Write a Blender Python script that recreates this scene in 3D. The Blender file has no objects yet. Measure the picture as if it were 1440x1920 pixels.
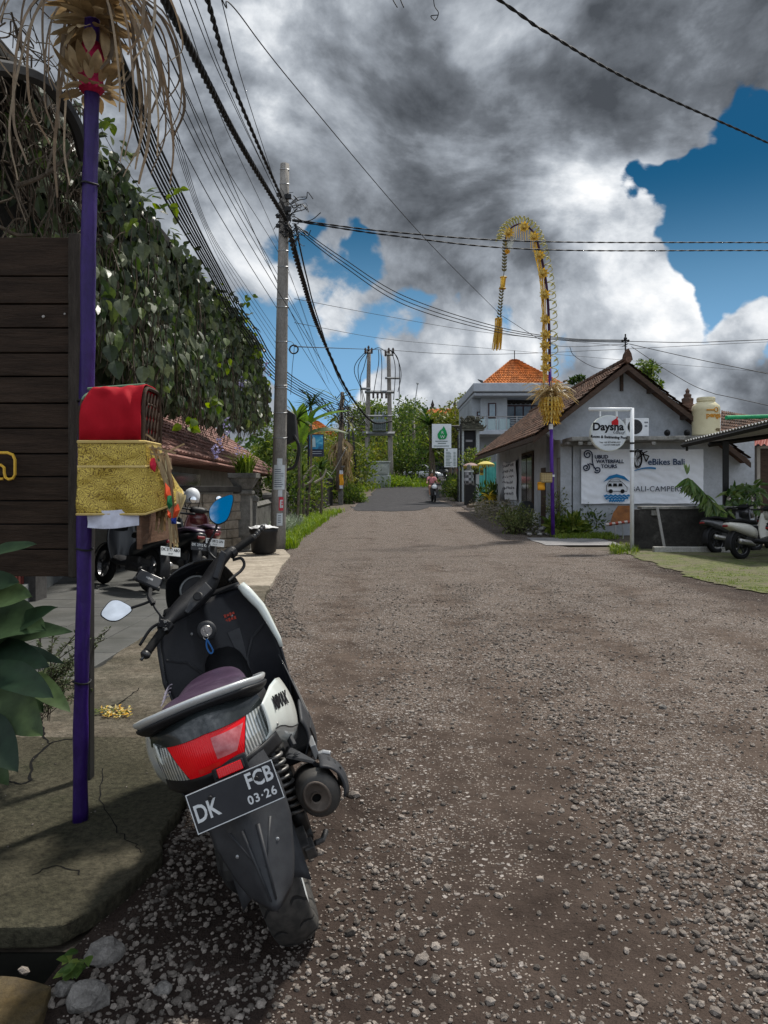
import bpy, bmesh, math, random
from mathutils import Vector, Matrix, Euler, noise
from math import sin, cos, pi, radians as R, sqrt, atan2
random.seed(7)
sc = bpy.context.scene
COL = sc.collection
F = 1442.0; CX = 720.0; HY = 920.0; EYE = 1.35   # focal length in photo pixels, horizon row, eye height

def zt(y):                       # ground height: flat, then a gentle hill
    if y < 10: return 0.0
    if y < 60: return 0.0007*(y-10)**2
    return 1.75+0.036*(y-60)
def P(px, py, d): return Vector(((px-CX)/F*d, d, EYE+(HY-py)/F*d))
def XX(px, d): return (px-CX)/F*d
def ZZ(py, d): return EYE+(HY-py)/F*d
def G(px, py, lift=0.0):
    lo, hi = 1.0, 400.0
    for _ in range(50):
        m = (lo+hi)/2
        if EYE-(py-HY)/F*m > zt(m)+lift: lo = m
        else: hi = m
    return Vector((XX(px, lo), lo, zt(lo)+lift))
def V(*a): return Vector(a)
def rr(a, b): return random.uniform(a, b)

# ------------------------------------------------------------------ materials
def _nt(name):
    m = bpy.data.materials.new(name); m.use_nodes = True
    nt = m.node_tree; b = nt.nodes['Principled BSDF']
    return m, nt, b
def N(nt, t, **k):
    n = nt.nodes.new(t)
    for a, v in k.items():
        if a.startswith('i_'):
            key = a[2:]
            n.inputs[int(key) if key.isdigit() else key.replace('_', ' ')].default_value = v
        else: setattr(n, a, v)
    return n
def c4(c): return (c[0], c[1], c[2], 1.0)
def ramp(nt, fac, stops):
    r = N(nt, 'ShaderNodeValToRGB'); e = r.color_ramp.elements
    while len(e) < len(stops): e.new(0.5)
    for el, (p, c) in zip(e, stops): el.position = p; el.color = c4(c)
    nt.links.new(fac, r.inputs[0]); return r.outputs[0]
MATS = {}
def M(name, c1, c2=None, scale=6.0, rough=.6, metal=0.0, bump=.0, bscale=None, lo=.35, hi=.65, detail=6.0, spec=None, island=0.0, coat=0.0, dirt=None, dscale=1.5, dlo=.5, dhi=.75, stretch=None, grain=None):
    if name in MATS: return MATS[name]
    m, nt, b = _nt(name); L = nt.links.new
    tc = N(nt, 'ShaderNodeTexCoord'); co = tc.outputs['Object']
    if stretch:
        mp = N(nt, 'ShaderNodeMapping'); mp.inputs['Scale'].default_value = stretch; L(co, mp.inputs[0]); co = mp.outputs[0]
    c2 = c2 or tuple(x*.78 for x in c1)
    n = N(nt, 'ShaderNodeTexNoise', i_Scale=scale, i_Detail=detail, i_Roughness=.62); L(co, n.inputs['Vector'])
    col = ramp(nt, n.outputs[0], [(lo, c1), (hi, c2)])
    if dirt:
        n2 = N(nt, 'ShaderNodeTexNoise', i_Scale=dscale, i_Detail=8.0, i_Roughness=.7); L(co, n2.inputs['Vector'])
        mr = N(nt, 'ShaderNodeMapRange', i_1=dlo, i_2=dhi); L(n2.outputs[0], mr.inputs[0])
        mx = N(nt, 'ShaderNodeMix', data_type='RGBA'); L(mr.outputs[0], mx.inputs[0]); L(col, mx.inputs[6]); mx.inputs[7].default_value = c4(dirt); col = mx.outputs[2]
    if island:
        g = N(nt, 'ShaderNodeNewGeometry'); hs = N(nt, 'ShaderNodeHueSaturation')
        mr = N(nt, 'ShaderNodeMapRange', i_3=1-island, i_4=1+island); L(g.outputs['Random Per Island'], mr.inputs[0]); L(mr.outputs[0], hs.inputs['Value'])
        L(col, hs.inputs['Color']); col = hs.outputs[0]
    if grain is None: grain = .28 if (bump >= .3) else (.10 if rough > .6 else .04)
    if grain:
        gn = N(nt, 'ShaderNodeTexNoise', i_Scale=scale*9, i_Detail=5.0, i_Roughness=.7); L(co, gn.inputs['Vector']); gr = N(nt, 'ShaderNodeMapRange', i_1=.3, i_2=.7, i_3=1-grain, i_4=1+grain); L(gn.outputs[0], gr.inputs[0])
        gh = N(nt, 'ShaderNodeHueSaturation'); L(gr.outputs[0], gh.inputs['Value']); L(col, gh.inputs['Color']); col = gh.outputs[0]
    L(col, b.inputs['Base Color'])
    if spec is None: spec = .5 if rough < .36 else (.32 if rough < .6 else .16)
    b.inputs['Roughness'].default_value = rough; b.inputs['Metallic'].default_value = metal
    b.inputs['Specular IOR Level'].default_value = spec; b.inputs['Coat Weight'].default_value = coat
    b.inputs['Coat Roughness'].default_value = .1
    if bump:
        bn = N(nt, 'ShaderNodeTexNoise', i_Scale=bscale or scale*3, i_Detail=8.0, i_Roughness=.65); L(co, bn.inputs['Vector'])
        bp = N(nt, 'ShaderNodeBump', i_Strength=min(1, bump), i_Distance=.02); L(bn.outputs[0], bp.inputs['Height']); L(bp.outputs[0], b.inputs['Normal'])
    MATS[name] = m; return m
def LEAF(name, c1, c2, c3=None, trans=.35, rough=.5, spec=.22):
    if name in MATS: return MATS[name]
    m, nt, b = _nt(name); L = nt.links.new
    g = N(nt, 'ShaderNodeNewGeometry')
    st = [(0, c1), (.55, c2)] + ([(1.0, c3)] if c3 else [])
    col = ramp(nt, g.outputs['Random Per Island'], st)
    tc = N(nt, 'ShaderNodeTexCoord'); ln = N(nt, 'ShaderNodeTexNoise', i_Scale=22.0, i_Detail=4.0, i_Roughness=.65); L(tc.outputs['Object'], ln.inputs['Vector']); lr = N(nt, 'ShaderNodeMapRange', i_1=.3, i_2=.72, i_3=.72, i_4=1.3); L(ln.outputs[0], lr.inputs[0]); lh = N(nt, 'ShaderNodeHueSaturation'); L(lr.outputs[0], lh.inputs['Value']); L(col, lh.inputs['Color']); col = lh.outputs[0]
    L(col, b.inputs['Base Color']); b.inputs['Roughness'].default_value = rough; b.inputs['Specular IOR Level'].default_value = spec
    t = N(nt, 'ShaderNodeBsdfTranslucent'); hs = N(nt, 'ShaderNodeHueSaturation', i_Value=1.25, i_Saturation=1.15, i_Hue=.49); L(col, hs.inputs['Color']); L(hs.outputs[0], t.inputs[0])
    mx = N(nt, 'ShaderNodeMixShader', i_0=trans); L(b.outputs[0], mx.inputs[1]); L(t.outputs[0], mx.inputs[2])
    L(mx.outputs[0], nt.nodes['Material Output'].inputs[0]); MATS[name] = m; return m

# ------------------------------------------------------------------ mesh builder
class MB:
    def __init__(s): s.v = []; s.f = []; s.mi = []; s.cur = 0; s.T = None
    def add(s, vs, fs):
        o = len(s.v)
        if s.T is not None: vs = [s.T @ Vector(p) for p in vs]
        s.v += [tuple(p) for p in vs]; s.f += [tuple(o+i for i in f) for f in fs]; s.mi += [s.cur]*len(fs)
    def m(s, i): s.cur = i; return s
    def box(s, c, size, rot=None):
        x, y, z = [a/2 for a in size]; q = Euler(rot).to_matrix() if rot else None
        vs = [Vector((a*x, b*y, d*z)) for d in (-1, 1) for b in (-1, 1) for a in (-1, 1)]
        if q: vs = [q @ p for p in vs]
        c = Vector(c)
        s.add([p+c for p in vs], [(0,2,3,1),(4,5,7,6),(0,1,5,4),(2,6,7,3),(0,4,6,2),(1,3,7,5)]); return s
    def bb(s, x0, x1, y0, y1, z0, z1): return s.box(((x0+x1)/2,(y0+y1)/2,(z0+z1)/2), (x1-x0, y1-y0, z1-z0))
    def tube(s, pts, r, n=6, cap=True, flat=1.0, up=None):
        pts = [Vector(p) for p in pts]; k = len(pts)
        rs = r if isinstance(r, (list, tuple)) else [r]*k
        t0 = (pts[1]-pts[0]).normalized()
        u = Vector(up) if up else (Vector((0,0,1)) if abs(t0.z) < .9 else Vector((1,0,0)))
        u = (u-t0*u.dot(t0)).normalized(); vs = []
        for i, p in enumerate(pts):
            t = (pts[min(i+1,k-1)]-pts[max(i-1,0)])
            t = t.normalized() if t.length > 1e-9 else t0
            u = u-t*u.dot(t); u = u.normalized() if u.length > 1e-6 else t.orthogonal().normalized()
            w = t.cross(u)
            for j in range(n):
                a = 2*pi*j/n; vs.append(p+u*(cos(a)*rs[i]*flat)+w*(sin(a)*rs[i]))
        fs = [(i*n+j, i*n+(j+1)%n, (i+1)*n+(j+1)%n, (i+1)*n+j) for i in range(k-1) for j in range(n)]
        if cap: fs += [tuple(reversed(range(n))), tuple(range((k-1)*n, k*n))]
        s.add(vs, fs); return s
    def loft(s, rings, closed=True, cap=True):
        n = len(rings[0]); vs = [p for r_ in rings for p in r_]; k = len(rings); fs = []
        for i in range(k-1):
            for j in range(n if closed else n-1):
                fs.append((i*n+j, i*n+(j+1)%n, (i+1)*n+(j+1)%n, (i+1)*n+j))
        if cap and closed: fs += [tuple(reversed(range(n))), tuple(range((k-1)*n, k*n))]
        s.add(vs, fs); return s
    def lathe(s, prof, c=(0,0,0), axis='Z', n=24, cap=True):
        q = {'Z': Matrix.Identity(3), 'X': Matrix.Rotation(pi/2, 3, 'Y'), 'Y': Matrix.Rotation(-pi/2, 3, 'X')}[axis] if isinstance(axis, str) else axis
        c = Vector(c); rings = [[c+q @ Vector((r*cos(2*pi*j/n), r*sin(2*pi*j/n), z)) for j in range(n)] for r, z in prof]
        return s.loft(rings, True, cap)
    def poly(s, pts): s.add(pts, [tuple(range(len(pts)))]); return s
    def prism(s, pts, d):
        d = Vector(d); pts = [Vector(p) for p in pts]; n = len(pts)
        s.add(pts+[p+d for p in pts], [tuple(reversed(range(n))), tuple(range(n, 2*n))]+[(i,(i+1)%n,n+(i+1)%n,n+i) for i in range(n)]); return s
    def grid(s, fn, nu, nv):
        s.add([fn(i/nu, j/nv) for i in range(nu+1) for j in range(nv+1)],
              [(i*(nv+1)+j, (i+1)*(nv+1)+j, (i+1)*(nv+1)+j+1, i*(nv+1)+j+1) for i in range(nu) for j in range(nv)]); return s
    def sphere(s, c, r, n=12, k=8, sc=(1,1,1)):
        c = Vector(c)
        rings = [[c+Vector((sc[0]*r*sin(pi*i/k)*cos(2*pi*j/n), sc[1]*r*sin(pi*i/k)*sin(2*pi*j/n), -sc[2]*r*cos(pi*i/k))) for j in range(n)] for i in range(k+1)]
        rings[0] = [p+Vector((cos(2*pi*j/n)*1e-4, sin(2*pi*j/n)*1e-4, 0)) for j, p in enumerate(rings[0])]
        rings[-1] = [p+Vector((cos(2*pi*j/n)*1e-4, sin(2*pi*j/n)*1e-4, 0)) for j, p in enumerate(rings[-1])]
        return s.loft(rings)
    def text(s, body, size, mtx, extrude=.001, align='CENTER', offset=0.0, shear=0.0, spacing=1.0):
        cu = bpy.data.curves.new('t', 'FONT'); cu.body = body; cu.size = size; cu.align_x = align; cu.align_y = 'CENTER'
        cu.extrude = extrude; cu.offset = offset; cu.shear = shear; cu.space_character = spacing; cu.resolution_u = 3
        ob = bpy.data.objects.new('t', cu); COL.objects.link(ob); dg = bpy.context.evaluated_depsgraph_get()
        me = bpy.data.meshes.new_from_object(ob.evaluated_get(dg))
        s.add([mtx @ v.co for v in me.vertices], [tuple(p.vertices) for p in me.polygons])
        bpy.data.objects.remove(ob); bpy.data.curves.remove(cu); bpy.data.meshes.remove(me); return s
    def build(s, name, mat, parent=None, smooth=False, bevel=0, sub=0, solid=0, kind=None, label=None, cat=None, group=None, ang=40, weld=False):
        me = bpy.data.meshes.new(name); me.from_pydata(s.v, [], s.f)
        mats = mat if isinstance(mat, (list, tuple)) else [mat]
        for a in mats: me.materials.append(a)
        if len(mats) > 1: me.polygons.foreach_set('material_index', s.mi)
        if weld:
            b = bmesh.new(); b.from_mesh(me); bmesh.ops.remove_doubles(b, verts=b.verts, dist=1e-5); bmesh.ops.recalc_face_normals(b, faces=b.faces); b.to_mesh(me); b.free()
        if smooth: me.polygons.foreach_set('use_smooth', [True]*len(me.polygons))
        me.update()
        o = bpy.data.objects.new(name, me); COL.objects.link(o)
        if parent: o.parent = parent
        if solid: md = o.modifiers.new('solid', 'SOLIDIFY'); md.thickness = solid; md.offset = 0
        if bevel: md = o.modifiers.new('bevel', 'BEVEL'); md.width = bevel; md.segments = 2; md.limit_method = 'ANGLE'; md.angle_limit = R(35)
        if sub: md = o.modifiers.new('sub', 'SUBSURF'); md.levels = sub; md.render_levels = sub
        tag(o, label, cat, group, kind); return o
def tag(o, label=None, cat=None, group=None, kind=None):
    if label: o['label'] = label
    if cat: o['category'] = cat
    if group: o['group'] = group
    if kind: o['kind'] = kind
    return o
def thing(name, label, cat, loc=(0,0,0), rz=0.0, group=None):
    o = bpy.data.objects.new(name, None); COL.objects.link(o); o.location = loc; o.rotation_euler = (0,0,rz); o.empty_display_size = .1
    return tag(o, label, cat, group)
def kids(o): return [c for c in bpy.data.objects if c.parent == o]
def dup(o, loc=None, rot=None, label=None, parent=None, scale=None):
    c = o.copy(); COL.objects.link(c)
    if parent: c.parent = parent
    if loc is not None: c.location = loc
    if rot is not None: c.rotation_euler = rot
    if scale: c.scale = scale
    if label: c['label'] = label
    for k in kids(o): dup(k, parent=c)
    return c
FACE = Matrix.Rotation(pi/2, 4, 'X')                 # text plane -> facing the camera (-Y)
def face_at(x, y, z, yaw=0.0, roll=0.0): return Matrix.Translation((x,y,z)) @ Matrix.Rotation(yaw,4,'Z') @ Matrix.Rotation(-roll,4,'Y') @ FACE
def catmull(pts, n=8):
    pts = [Vector(p) for p in pts]
    if len(pts) == 2: return [pts[0].lerp(pts[1], i/n) for i in range(n+1)]
    q = [2*pts[0]-pts[1]]+pts+[2*pts[-1]-pts[-2]]; out = []
    for i in range(1, len(q)-2):
        a, b, c, d = q[i-1:i+3]
        for k in range(n):
            t = k/n; out.append(.5*((2*b)+(c-a)*t+(2*a-5*b+4*c-d)*t*t+(3*b-a-3*c+d)*t**3))
    return out+[pts[-1]]
def rnd_unit():
    while True:
        v = Vector((rr(-1,1), rr(-1,1), rr(-1,1)))
        if .05 < v.length < 1: return v.normalized()
def leaf(mb, p, d, n, L_, W, droop=.0, k=2):
    """a pointed leaf from p along d, n ~ face normal"""
    p = Vector(p); d = d.normalized(); w = d.cross(n); w = w.normalized() if w.length > 1e-5 else d.orthogonal().normalized(); n = w.cross(d)
    if k == 1:
        mb.add([p, p+d*L_*.45+w*W*.5, p+d*L_-n*droop*L_, p+d*L_*.45-w*W*.5], [(0,1,2,3)]); return
    prof = [(0,.04),(.2,.8),(.45,1),(.75,.6),(1,.03)]; vs = []
    for t, a in prof:
        c = p+d*(L_*t)-n*(droop*L_*t*t)
        vs += [c-w*(W*.5*a)+n*(W*.12*a), c, c+w*(W*.5*a)+n*(W*.12*a)]
    fs = []
    for i in range(4):
        o = i*3; fs += [(o,o+1,o+4,o+3),(o+1,o+2,o+5,o+4)]
    mb.add(vs, fs)
def strip(mb, pts, w, nrm=None):
    """flat ribbon along pts, width w (float or list)"""
    pts = [Vector(p) for p in pts]; k = len(pts); ws = w if isinstance(w, list) else [w]*k; vs = []
    for i, p in enumerate(pts):
        t = (pts[min(i+1,k-1)]-pts[max(i-1,0)]).normalized(); nn = nrm or Vector((0,-1,0)); sd = t.cross(nn)
        sd = sd.normalized() if sd.length > 1e-4 else t.orthogonal().normalized()
        vs += [p-sd*ws[i]/2, p+sd*ws[i]/2]
    mb.add(vs, [(2*i,2*i+1,2*i+3,2*i+2) for i in range(k-1)])
# ------------------------------------------------------------------ world, sun, camera
SUN_EL, SUN_AZ = R(58), R(38)          # azimuth from +Y towards +X
def make_world():
    w = bpy.data.worlds.new('World'); w.cycles.sampling_method = 'MANUAL'; w.cycles.sample_map_resolution = 512; sc.world = w; w.use_nodes = True; nt = w.node_tree; nt.nodes.clear(); L = nt.links.new
    out = N(nt, 'ShaderNodeOutputWorld'); bg = N(nt, 'ShaderNodeBackground', i_Strength=1.0); L(bg.outputs[0], out.inputs[0])
    sky = N(nt, 'ShaderNodeTexSky', sky_type='NISHITA', sun_disc=False); sky.sun_elevation = SUN_EL; sky.sun_rotation = SUN_AZ
    sky.air_density = 1.0; sky.dust_density = .4; sky.ozone_density = 2.0
    tc = N(nt, 'ShaderNodeTexCoord'); D = tc.outputs['Generated']
    def math(op, a, b=None, c=None):
        n = N(nt, 'ShaderNodeMath', operation=op)
        for i, v in enumerate((a, b, c)):
            if v is None: continue
            if isinstance(v, (int, float)): n.inputs[i].default_value = v
            else: L(v, n.inputs[i])
        return n.outputs[0]
    def mrange(v, a, b, c=0.0, d=1.0, smooth=True):
        n = N(nt, 'ShaderNodeMapRange', i_1=a, i_2=b, i_3=c, i_4=d)
        if smooth: n.interpolation_type = 'SMOOTHSTEP'
        L(v, n.inputs[0]); return n.outputs[0]
    mp = N(nt, 'ShaderNodeMapping'); mp.inputs['Scale'].default_value = (1.0, 1.0, 1.35); mp.inputs['Location'].default_value = (3.3, 1.9, .7); L(D, mp.inputs[0])
    def fbm(vec, scale, off, detail=11.0, rough=.56, dist=.25):
        a = N(nt, 'ShaderNodeVectorMath', operation='ADD'); L(vec, a.inputs[0]); a.inputs[1].default_value = off
        n = N(nt, 'ShaderNodeTexNoise', i_Scale=scale, i_Detail=detail, i_Roughness=rough, i_Distortion=dist); L(a.outputs[0], n.inputs['Vector']); return n.outputs[0]
    q = mp.outputs[0]
    big = fbm(q, 3.6, (0,0,0), 9.0, .585); lit = fbm(q, 3.6, (.025,.0,.045), 9.0, .585); low = fbm(q, 3.3, (0,0,0), 3.0); lowlit = fbm(q, 3.3, (.05,.0,.10), 3.0)
    broad = fbm(q, 1.9, (5,2,1), 5.0)
    wisp = fbm(q, 11.0, (1,7,3), 7.0, .62, .6)
    sep = N(nt, 'ShaderNodeSeparateXYZ'); L(D, sep.inputs[0])
    wn = N(nt, 'ShaderNodeTexNoise', i_Scale=5.0, i_Detail=4.0, i_Roughness=.6); L(D, wn.inputs['Vector'])
    w1 = N(nt, 'ShaderNodeVectorMath', operation='SUBTRACT'); L(wn.outputs['Color'], w1.inputs[0]); w1.inputs[1].default_value = (.5,.5,.5)
    w2 = N(nt, 'ShaderNodeVectorMath', operation='SCALE'); w2.inputs[3].default_value = .30; L(w1.outputs[0], w2.inputs[0])
    w3 = N(nt, 'ShaderNodeVectorMath', operation='ADD'); L(D, w3.inputs[0]); L(w2.outputs[0], w3.inputs[1]); w4 = N(nt, 'ShaderNodeVectorMath', operation='NORMALIZE'); L(w3.outputs[0], w4.inputs[0]); DW = w4.outputs[0]
    def blob(px, py, r0, r1, amp):          # soft spot of sky around one direction, radii in degrees
        d = Vector(((px-CX)/F, 1, (HY-py)/F)).normalized()
        n = N(nt, 'ShaderNodeVectorMath', operation='DOT_PRODUCT'); L(DW, n.inputs[0]); n.inputs[1].default_value = d
        return mrange(n.outputs['Value'], cos(R(r1)), cos(R(r0)), 0, amp)
    def vblob(d, r0, r1, amp):
        n = N(nt, 'ShaderNodeVectorMath', operation='DOT_PRODUCT'); L(DW, n.inputs[0]); n.inputs[1].default_value = Vector(d).normalized()
        return mrange(n.outputs['Value'], cos(R(r1)), cos(R(r0)), 0, amp)
    def total(lst):
        t = lst[0]
        for b in lst[1:]: t = math('ADD', t, b)
        return t
    # cloud cover: noise + layout
    holes = total([blob(1400,300,1,6,-.30), blob(1410,430,3,10,-.50), blob(1310,460,1,7,-.36), blob(1220,430,0,4.5,-.24), vblob((.027,-.822,.561),2,9,-.24), blob(570,390,0,4.5,-.30), blob(860,560,0,5.5,-.30),
                   blob(640,600,1,10,-.32), blob(450,560,0,6,-.2), blob(760,640,0,5,-.12), blob(600,700,0,6,-.12), blob(1000,600,0,5,-.14), blob(1050,430,0,2.5,-.18), blob(640,470,0,3,-.14), blob(1180,570,1,6,.25), blob(1400,560,0,3.0,.34), blob(830,690,1,6,.2), blob(1290,600,2,7,.25),
                   blob(900,120,5,30,.22), blob(200,100,4,14,.10), blob(1060,330,4,12,.2)])
    cover = math('ADD', math('ADD', math('MULTIPLY', big, 1.15), math('MULTIPLY', wisp, .34)), math('SUBTRACT', holes, .045))
    alpha = mrange(math('ADD', cover, .10), .54, .655)
    # cloud brightness: relief towards the light, soft body, dark bases overhead
    relief = math('ADD', math('MULTIPLY', math('SUBTRACT', big, lit), 2.3), math('MULTIPLY', math('SUBTRACT', low, lowlit), .75))
    tone = total([blob(840,170,3,20,-.085), blob(1250,150,3,13,-.07), blob(700,250,2,10,-.02), blob(1000,330,3,10,-.03), blob(660,380,1,9,.10), blob(560,70,1,7,.10), blob(1010,40,1,6,.26), blob(1160,520,1,8,.36), blob(1400,550,1,6,.36), blob(1270,560,1,7,.22),
                  blob(820,690,1,8,.24), blob(640,720,1,9,.16), blob(1000,650,1,8,.14), blob(250,60,4,16,.06), blob(480,440,2,9,.14), blob(1330,650,2,8,.06), blob(1000,480,2,9,.12), blob(620,560,3,12,.02), blob(1430,60,3,9,-.10), blob(720,560,4,16,.0)])
    t = math('ADD', math('ADD', math('MULTIPLY', broad, .50), relief), math('ADD', tone, math('MULTIPLY', math('SUBTRACT', wisp, .5), .35)))
    ccol = ramp(nt, math('ADD', t, .14), [(.0, (.062,.070,.082)), (.25, (.135,.15,.172)), (.46, (.26,.287,.325)), (.66, (.43,.465,.51)), (.84, (.68,.71,.745)), (1.0, (.88,.89,.90))])
    hs = N(nt, 'ShaderNodeHueSaturation', i_Saturation=1.6, i_Value=.030, i_Hue=.488); L(sky.outputs[0], hs.inputs['Color'])
    # haze low over the horizon keeps the blue pale there
    hz = N(nt, 'ShaderNodeMix', data_type='RGBA'); L(mrange(sep.outputs[2], .38, .10), hz.inputs[0]); L(hs.outputs[0], hz.inputs[6]); hz.inputs[7].default_value = (.20,.41,.66,1)
    mx = N(nt, 'ShaderNodeMix', data_type='RGBA'); L(alpha, mx.inputs[0]); L(hz.outputs[2], mx.inputs[6]); L(ccol, mx.inputs[7])
    L(mx.outputs[2], bg.inputs[0]); L(math('ADD', mrange(sep.outputs[1], .15, -.45, 1.16, 3.3), mrange(sep.outputs[2], .6, .95, 0, .5)), bg.inputs[1])  # sky brightened behind the camera and overhead as added fill light
make_world()
sl = bpy.data.lights.new('sun', 'SUN'); sl.energy = 4.9; sl.angle = R(5); sl.color = (1, .95, .87)
so = bpy.data.objects.new('sun', sl); COL.objects.link(so); so.location = (10, 10, 30)
sd = Vector((cos(SUN_EL)*sin(SUN_AZ), cos(SUN_EL)*cos(SUN_AZ), sin(SUN_EL)))
so.rotation_euler = sd.to_track_quat('Z', 'Y').to_euler()
cam = bpy.data.cameras.new('camera'); co_ = bpy.data.objects.new('camera', cam); COL.objects.link(co_); sc.camera = co_
co_.location = (0, 0, EYE); co_.rotation_euler = (pi/2, 0, 0); cam.sensor_fit = 'HORIZONTAL'; cam.sensor_width = 36; cam.lens = 36*F/1440
cam.shift_y = -(960-HY)/1440; cam.clip_start = .05; cam.clip_end = 3000
sc.view_settings.view_transform = 'Standard'; sc.view_settings.look = 'None'; sc.view_settings.exposure = 0; sc.view_settings.gamma = 1
sc.render.engine = 'CYCLES'; sc.cycles.max_bounces = 6; sc.cycles.transparent_max_bounces = 12; sc.cycles.use_denoising = True
# ------------------------------------------------------------------ ground, road, pavement
def gravel_mat(name='gravel', lift=1.0):
    m, nt, b = _nt(name); L = nt.links.new
    tc = N(nt, 'ShaderNodeTexCoord'); co = tc.outputs['Object']
    dn = N(nt, 'ShaderNodeTexNoise', i_Scale=30.0, i_Detail=3.0); L(co, dn.inputs['Vector'])
    ad = N(nt, 'ShaderNodeMix', data_type='VECTOR'); ad.inputs[0].default_value = .022; L(co, ad.inputs[4]); L(dn.outputs['Color'], ad.inputs[5])
    patch = N(nt, 'ShaderNodeTexNoise', i_Scale=.95, i_Detail=8.0, i_Roughness=.68, i_Distortion=.7); L(co, patch.inputs['Vector'])
    patch2 = N(nt, 'ShaderNodeTexNoise', i_Scale=2.6, i_Detail=6.0, i_Roughness=.7); L(co, patch2.inputs['Vector'])
    def vor(s):
        v = N(nt, 'ShaderNodeTexVoronoi', i_Scale=s, i_Randomness=1.0); L(ad.outputs[1], v.inputs['Vector']); return v
    v1, v2, v3 = vor(22.0), vor(48.0), vor(110.0)
    def mr(v, a, b_, c=0.0, d=1.0):
        n = N(nt, 'ShaderNodeMapRange', i_1=a, i_2=b_, i_3=c, i_4=d); L(v, n.inputs[0]); return n.outputs[0]
    def mth(op, a, b_):
        n = N(nt, 'ShaderNodeMath', operation=op)
        for i, x in enumerate((a, b_)):
            if isinstance(x, (int, float)): n.inputs[i].default_value = x
            else: L(x, n.inputs[i])
        return n.outputs[0]
    def hsh(v):
        n = N(nt, 'ShaderNodeSeparateColor'); L(v.outputs['Color'], n.inputs[0]); return n.outputs[0]
    # share of stone against dirt, in patches; near-left darkening is painted-in vignette, lawn rim is wet soil
    sx = N(nt, 'ShaderNodeSeparateXYZ'); L(co, sx.inputs[0])
    shade_damp = mth('MULTIPLY', mr(sx.outputs[0], 2.4, -.4), mr(sx.outputs[1], 6.0, 2.0))
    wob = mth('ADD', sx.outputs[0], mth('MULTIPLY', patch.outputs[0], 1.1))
    rim = mth('MULTIPLY', mth('MULTIPLY', mr(wob, 4.35, 5.25), mr(sx.outputs[1], 16.5, 13.5)), mr(sx.outputs[1], 5.5, 8.5)); shade_damp = mth('MAXIMUM', shade_damp, mth('MULTIPLY', rim, .9))
    track = mr(mth('COSINE', mth('ADD', mth('MULTIPLY', sx.outputs[0], 5.2), mth('ADD', mth('MULTIPLY', patch.outputs[0], 3.2), .6)), 0.0), .25, .95)
    edge = mr(sx.outputs[1], 7.0, 16.0)
    stone = mth('ADD', mth('ADD', mth('MULTIPLY', patch.outputs[0], 1.15), mth('MULTIPLY', patch2.outputs[0], .5)), mth('SUBTRACT', mth('MULTIPLY', edge, .16), mth('ADD', mth('MULTIPLY', shade_damp, .30), mth('MULTIPLY', track, .13))))
    stone = mr(stone, .60, .90)
    s1 = mth('MULTIPLY', mth('GREATER_THAN', hsh(v1), mr(stone, 0, 1, 1.0, .93)), mr(v1.outputs[0], .40, .30))
    s2 = mth('MULTIPLY', mth('GREATER_THAN', hsh(v2), mr(stone, 0, 1, 1.0, .55)), mr(v2.outputs[0], .52, .42))
    s3 = mth('MULTIPLY', mth('GREATER_THAN', hsh(v3), mr(stone, 0, 1, .90, .22)), mr(v3.outputs[0], .55, .40))
    def scol(v, lo, hi):
        n = N(nt, 'ShaderNodeSeparateColor'); L(v.outputs['Color'], n.inputs[0])
        return ramp(nt, n.outputs[1], [(0, lo), (.6, tuple((a+b2)/2 for a, b2 in zip(lo, hi))), (1, hi)])
    dirt = ramp(nt, patch2.outputs[0], [(.3, (.046,.033,.026)), (.7, (.125,.094,.075))])
    dk = N(nt, 'ShaderNodeMix', data_type='RGBA', blend_type='MULTIPLY'); L(mth('MULTIPLY', shade_damp, .9), dk.inputs[0]); L(dirt, dk.inputs[6]); dk.inputs[7].default_value = (.30,.28,.30,1)
    fine = N(nt, 'ShaderNodeTexNoise', i_Scale=170.0, i_Detail=4.0, i_Roughness=.75); L(co, fine.inputs['Vector'])
    col = dk.outputs[2]
    for s_, cl in ((s3, scol(v3, (.13,.108,.093), (.38,.33,.29))), (s2, scol(v2, (.15,.13,.117), (.38,.345,.32))), (s1, scol(v1, (.13,.117,.107), (.30,.278,.262)))):
        x = N(nt, 'ShaderNodeMix', data_type='RGBA'); L(s_, x.inputs[0]); L(col, x.inputs[6]); L(cl, x.inputs[7]); col = x.outputs[2]
    x = N(nt, 'ShaderNodeMix', data_type='RGBA', blend_type='OVERLAY'); x.inputs[0].default_value = .85; L(col, x.inputs[6]); L(fine.outputs[0], x.inputs[7]); col = x.outputs[2]
    L(col, b.inputs['Base Color']); b.inputs['Roughness'].default_value = .85; b.inputs['Specular IOR Level'].default_value = .1
    h = mth('ADD', mth('ADD', mth('ADD', mth('MULTIPLY', patch2.outputs[0], 2.2), mth('MULTIPLY', s1, 1.2)), mth('MULTIPLY', s2, .7)), mth('ADD', mth('MULTIPLY', s3, .35), mth('MULTIPLY', fine.outputs[0], .25)))
    bp = N(nt, 'ShaderNodeBump', i_Strength=.9, i_Distance=.012); L(h, bp.inputs['Height']); L(bp.outputs[0], b.inputs['Normal'])
    bp2 = N(nt, 'ShaderNodeBump', i_Strength=.7, i_Distance=.10); L(mth('ADD', patch.outputs[0], mth('MULTIPLY', patch2.outputs[0], .45)), bp2.inputs['Height']); L(bp2.outputs[0], bp.inputs['Normal'])
    return m
GRAVEL = gravel_mat()
DIRT = M('dirt', (.075,.062,.05), (.13,.11,.085), 3, .9, bump=.6, bscale=25)
CONC = M('old_concrete', (.105,.088,.065), (.19,.165,.13), 3.2, .88, bump=.9, bscale=60, grain=.5, dirt=(.04,.042,.028), dscale=1.3, dlo=.42, dhi=.72)
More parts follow.
